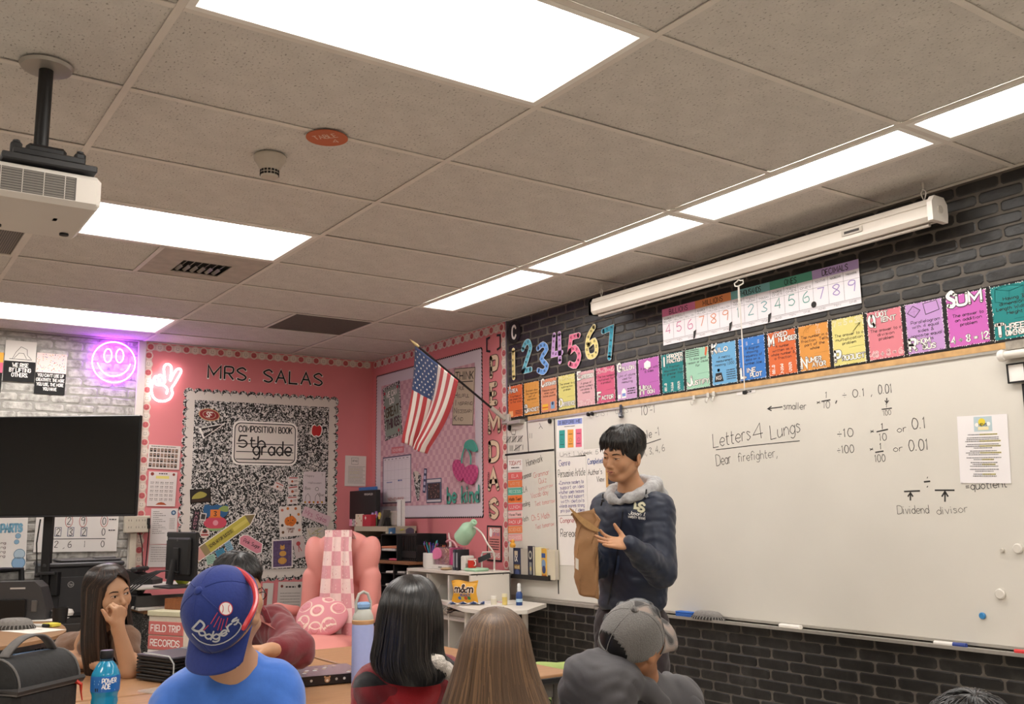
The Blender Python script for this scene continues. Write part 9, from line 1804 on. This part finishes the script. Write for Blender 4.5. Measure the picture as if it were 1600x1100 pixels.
F.ell(PD(922,1058,2.62),(.075,.06,.070),np.array(frame(cv(.3,0,-1),(0,0,1))),.03,'cloth'); F.ell(PD(950,1062,2.58),(.09,.06,.065),np.array(frame(cv(.3,0,-1),(0,0,1))),.03,'cloth'); F.cap(PD(925,1028,2.68),PD(948,1034,2.62),.022,.028,.02,'cloth'); F.cap(PD(948,1034,2.62),PD(985,1062,2.58),.026,.03,.02,'cloth'); F.cap(PD(900,1080,2.66),PD(960,1090,2.56),.05,.06,.03,'cloth')
F.cap(nk7+Vector((0,0,.02)),nk7+Vector((0,0,.16)),.060,.07,.02,'cloth',sub=True); F.warp(folds(.005,30,7)); F.mesh('hood',{'cloth': puff},S7)
F = Field(np.array(nk7)-np.array((.2,.2,.16)),np.array(nk7)+np.array((.2,.2,.1)),.006); F.chain([PD(962,1056,2.64),PD(985,1064,2.64),PD(1008,1070,2.66),PD(1022,1088,2.66),PD(1034,1100,2.66)],[.018,.018,.018,.016,.016],.01,'cloth'); F.ell(PD(1018,1092,2.74),(.05,.05,.07),None,.03,'cloth'); F.mesh('navy_collar',{'cloth': cloth_mat('#1d222e','navy_knit',.9)},S7)
camo = bpy.data.materials.new('grey_camouflage'); camo.use_nodes = True; nt,b = nodes(camo); b.inputs['Roughness'].default_value = .85; nz = TX(nt,'ShaderNodeTexVoronoi',scale=(34,34,34),Scale=1.0); n2 = TX(nt,'ShaderNodeTexNoise',scale=(26,26,26),Scale=1.0,Detail=0.0); rp = ramp(nt,[(0,'#3b3837'),(.44,'#5f5b58'),(.52,'#7f7670'),(.6,'#8f8077')],'CONSTANT'); nt.links.new(n2.outputs['Fac'],rp.inputs[0]); nt.links.new(rp.outputs[0],b.inputs['Base Color'])
gmesh = cloth_mat('#6f6c69','grey_mesh_fabric',.85,noise=.12,bump=.4,nscale=260); up7 = cv(-.30,.66,.66).normalized(); f7 = cv(.76,.28,-.55).normalized()
cc7 = c7+hR7 @ Vector((0,.016,.022))*.93+up7*-.014; short_hair(S7,c7,hR7,.94,black_hair,locks=120,seed=21,vol=.006,nape=.045,cut=(cc7+up7*.042,up7)); t7,Rc7,bv_,bb_,Lc7,dm7 = ball_cap(S7,cc7,up7,f7,.955,lambda u,v: camo if (v < 0 or min(u,1-u) < .135 or v > .97) else gmesh,brim_len=.075,brim_drop=.02,opening=True,flatb=.03)
m = MB(); m.tube([dm7(.5+(k-6)/12*.19,.03,1.0) for k in range(13)],.007,M('#4a4745',.5),n=6,sx=.4,sy=1.2); m.build('snap_strap',t7)
tro,l_,f_ = lower_body(S7.location,hip7,FWD,cloth_mat('#2c303a','dark_denim',.9)); tro.parent = S7; shoes(S7,hip7,f_,l_); settle(S7); seat_for(hip7,FWD,'blue pupil chair under the boy in the puffer jacket')
# ---------------------------------------------------------------- a pupil just entering at the lower right
c8 = PD(1516,1180,2.0); hR8 = frame(cv(-.2,0,-1),cv(0,1,.1)); nk8 = PD(1516,1285,2.04); hip8 = PD(1516,1560,2.1)
S8,j8,bv8 = back_person('person with short black hair whose head top shows at lower right',1516,2.03,c8,hR8,nk8,PD(1420,1350,2.04),PD(1612,1350,2.04),hip8,.93,'#b07c5a',PD(1516,1440,2.06),cloth_mat('#30333b','dark_fleece',.9),'hoodie',.066,FWD)
short_hair(S8,c8,hR8,.97,black_hair,locks=160,seed=31,vol=.012); tro,l_,f_ = lower_body(S8.location,hip8,FWD,cloth_mat('#2c303a','dark_denim',.9)); tro.parent = S8; shoes(S8,hip8,f_,l_); settle(S8); seat_for(hip8,FWD,'blue pupil chair under the pupil at the lower right')

# ================================================================ pink armchair
pc = PD(511,930,6.3); a_ch = math.atan2(_r.y,_r.x)+math.radians(-16)
ch = T('armchair','puffy pink swivel armchair in front of the marbled board','armchair',(pc.x,pc.y,0),a_ch); pinkv = M('#e0948c',.5,noise=.03,nscale=6,bump=.05,spec=.35,coat=.05)
def cf(nm,fn,lo,hi,mat=pinkv,h=.009):
    F = Field(lo,hi,h); fn(F); return F.mesh(nm,{'cloth': mat},ch)
def f_back(F):
    F.ell((0,.26,.82),(.25,.08,.40),None,.03,'cloth'); F.ell((0,.22,.72),(.13,.07,.17),None,.012,'cloth'); F.ell((0,.23,1.09),(.20,.09,.13),None,.014,'cloth')
    for q in (-1,1): F.ell((q*.165,.21,1.02),(.085,.08,.17),np.array(Matrix.Rotation(q*.35,3,'Y')),.012,'cloth'); F.chain([(q*.205,.20,.92),(q*.20,.17,.72),(q*.18,.16,.55)],[.066,.064,.06],.012,'cloth')
cf('backrest',f_back,(-.36,.02,.40),(.36,.42,1.27),h=.008)
def f_seat(F): F.ell((0,-.08,.50),(.30,.30,.085),None,.02,'cloth'); F.ell((0,-.20,.515),(.27,.17,.08),None,.015,'cloth'); F.cap((-.2,-.33,.47),(.2,-.33,.47),.07,.07,.03,'cloth'); F.ell((0,-.06,.42),(.30,.30,.06),None,.02,'cloth')
cf('seat',f_seat,(-.38,-.46,.32),(.38,.26,.64))
for q in (-1,1):
    cf('armrest',lambda F: F.chain([(q*.30,.16,.70),(q*.345,.0,.715),(q*.345,-.16,.70),(q*.33,-.22,.66)],[.035,.048,.048,.034],.02,'cloth'),(min(q*.22,q*.42),-.30,.60),(max(q*.22,q*.42),.24,.79),h=.008)
    MB().tube([(q*.345,-.16,.66),(q*.35,-.2,.56),(q*.31,-.12,.45),(q*.24,0,.40)],.022,dk,n=8).tube([(q*.34,.05,.67),(q*.345,-.12,.66)],.024,dk,n=8).tube([(q*.33,.12,.66),(q*.34,.02,.56),(q*.3,.0,.44)],.02,dk,n=8).build('arm_bracket',ch)
swivel_base(ch,.38,dk2)
Rl = Matrix.Rotation(a_ch,3,'Z')
# throw over the back
thr = T('throw_blanket','pink and cream smiley checked blanket draped over the armchair back','blanket',(pc.x,pc.y,0),a_ch); pA,pB,pC = M('#dd9da4',.95,sheen=.4,noise=.03),M('#efd2cd',.95,sheen=.4,noise=.03),M('#d28a94',.95)
def th(u,v):
    x = -.085+.19*u+.02*math.sin(v*3)+(.12*max(0,v-.3))*(u-.1)
    if v < .18: k = v/.18; y = .36-.19*math.sin(k*PI/2)*1.0; z = 1.02+.2*math.sin(k*PI/2);
    else: k = (v-.18)/.82; y = .175-.06*k-.03*math.sin(PI*k); z = 1.215-.66*k
    y += .010*math.sin(u*19+v*2)*min(1,v*3)+(-.055 if v >= .18 else -.055*v/.18)
    return (x,y-.02,z)
m = MB(); m.grid(th,40,80,lambda u,v: pA if (int(u*3.2)+int(v*9)) % 2 == 0 else pB); ob = m.build('cloth',thr); q = ob.modifiers.new('thickness','SOLIDIFY'); q.thickness = .006
m = MB()
for i in range(3):
    for j in range(1,9):
        cu,cv_ = (i+.5)/3.2,(j+.5)/9; mpb_ = lambda x,z,o: Vector(th(cu+x/.25,cv_-z/.75))+Vector((0,-.006-o,0)); mm_ = pB if (i+j) % 2 == 0 else pC
        m.line(arc(0,0,.03,0,2*PI,14),.005,0,mm_,mp=mpb_); m.line(arc(0,0,.016,PI+.3,2*PI-.3,6),.004,0,mm_,mp=mpb_); [m.disc(s_*.01,.009,.0035,0,mm_,n=6,mp=mpb_) for s_ in (-1,1)]
m.build('smiley_print',thr,kind='stuff')
pil = T('seat_cushion','round pink cushion with cream smiley faces on the armchair seat','cushion',(pc.x,pc.y,0),a_ch); F = Field((-.3,-.32,.5),(.3,.2,.82),.007); Rp = Matrix.Rotation(.85,3,'X') @ Matrix.Rotation(.12,3,'Y'); F.ell((-.02,-.02,.69),(.165,.15,.06),np.array(Rp),.01,'cloth'); co_ = F.mesh('cushion',{'cloth': M('#d98f98',.9,sheen=.3)},pil)
m = MB(); fb_ = F.bvh
for (x,y) in ((-.02,.0),(-.11,.03),(.10,.04),(-.09,-.08),(.08,-.08),(.02,.11),(-.0,-.12)):
    cpt = Vector((-.02,-.02,.69))+Rp @ Vector((x,y,.1)); mq = wrap(fb_,None,cpt,Rp @ Vector((1,0,0)),Rp @ Vector((0,1,0)),.0015); m.disc(0,0,.045,0,M('#ecd0c2',.9),n=20,mp=mq); [m.disc(s_*.014,.012,.004,.0008,M('#c9827f'),n=6,mp=mq) for s_ in (-1,1)]; m.line(arc(0,0,.024,PI+.3,2*PI-.3,6),.004,.0008,M('#c9827f'),mp=mq)
m.build('smiley_print',pil,kind='stuff')

for o_ in (ch,thr,pil): o_.scale = (1.05,1.05,1.03)
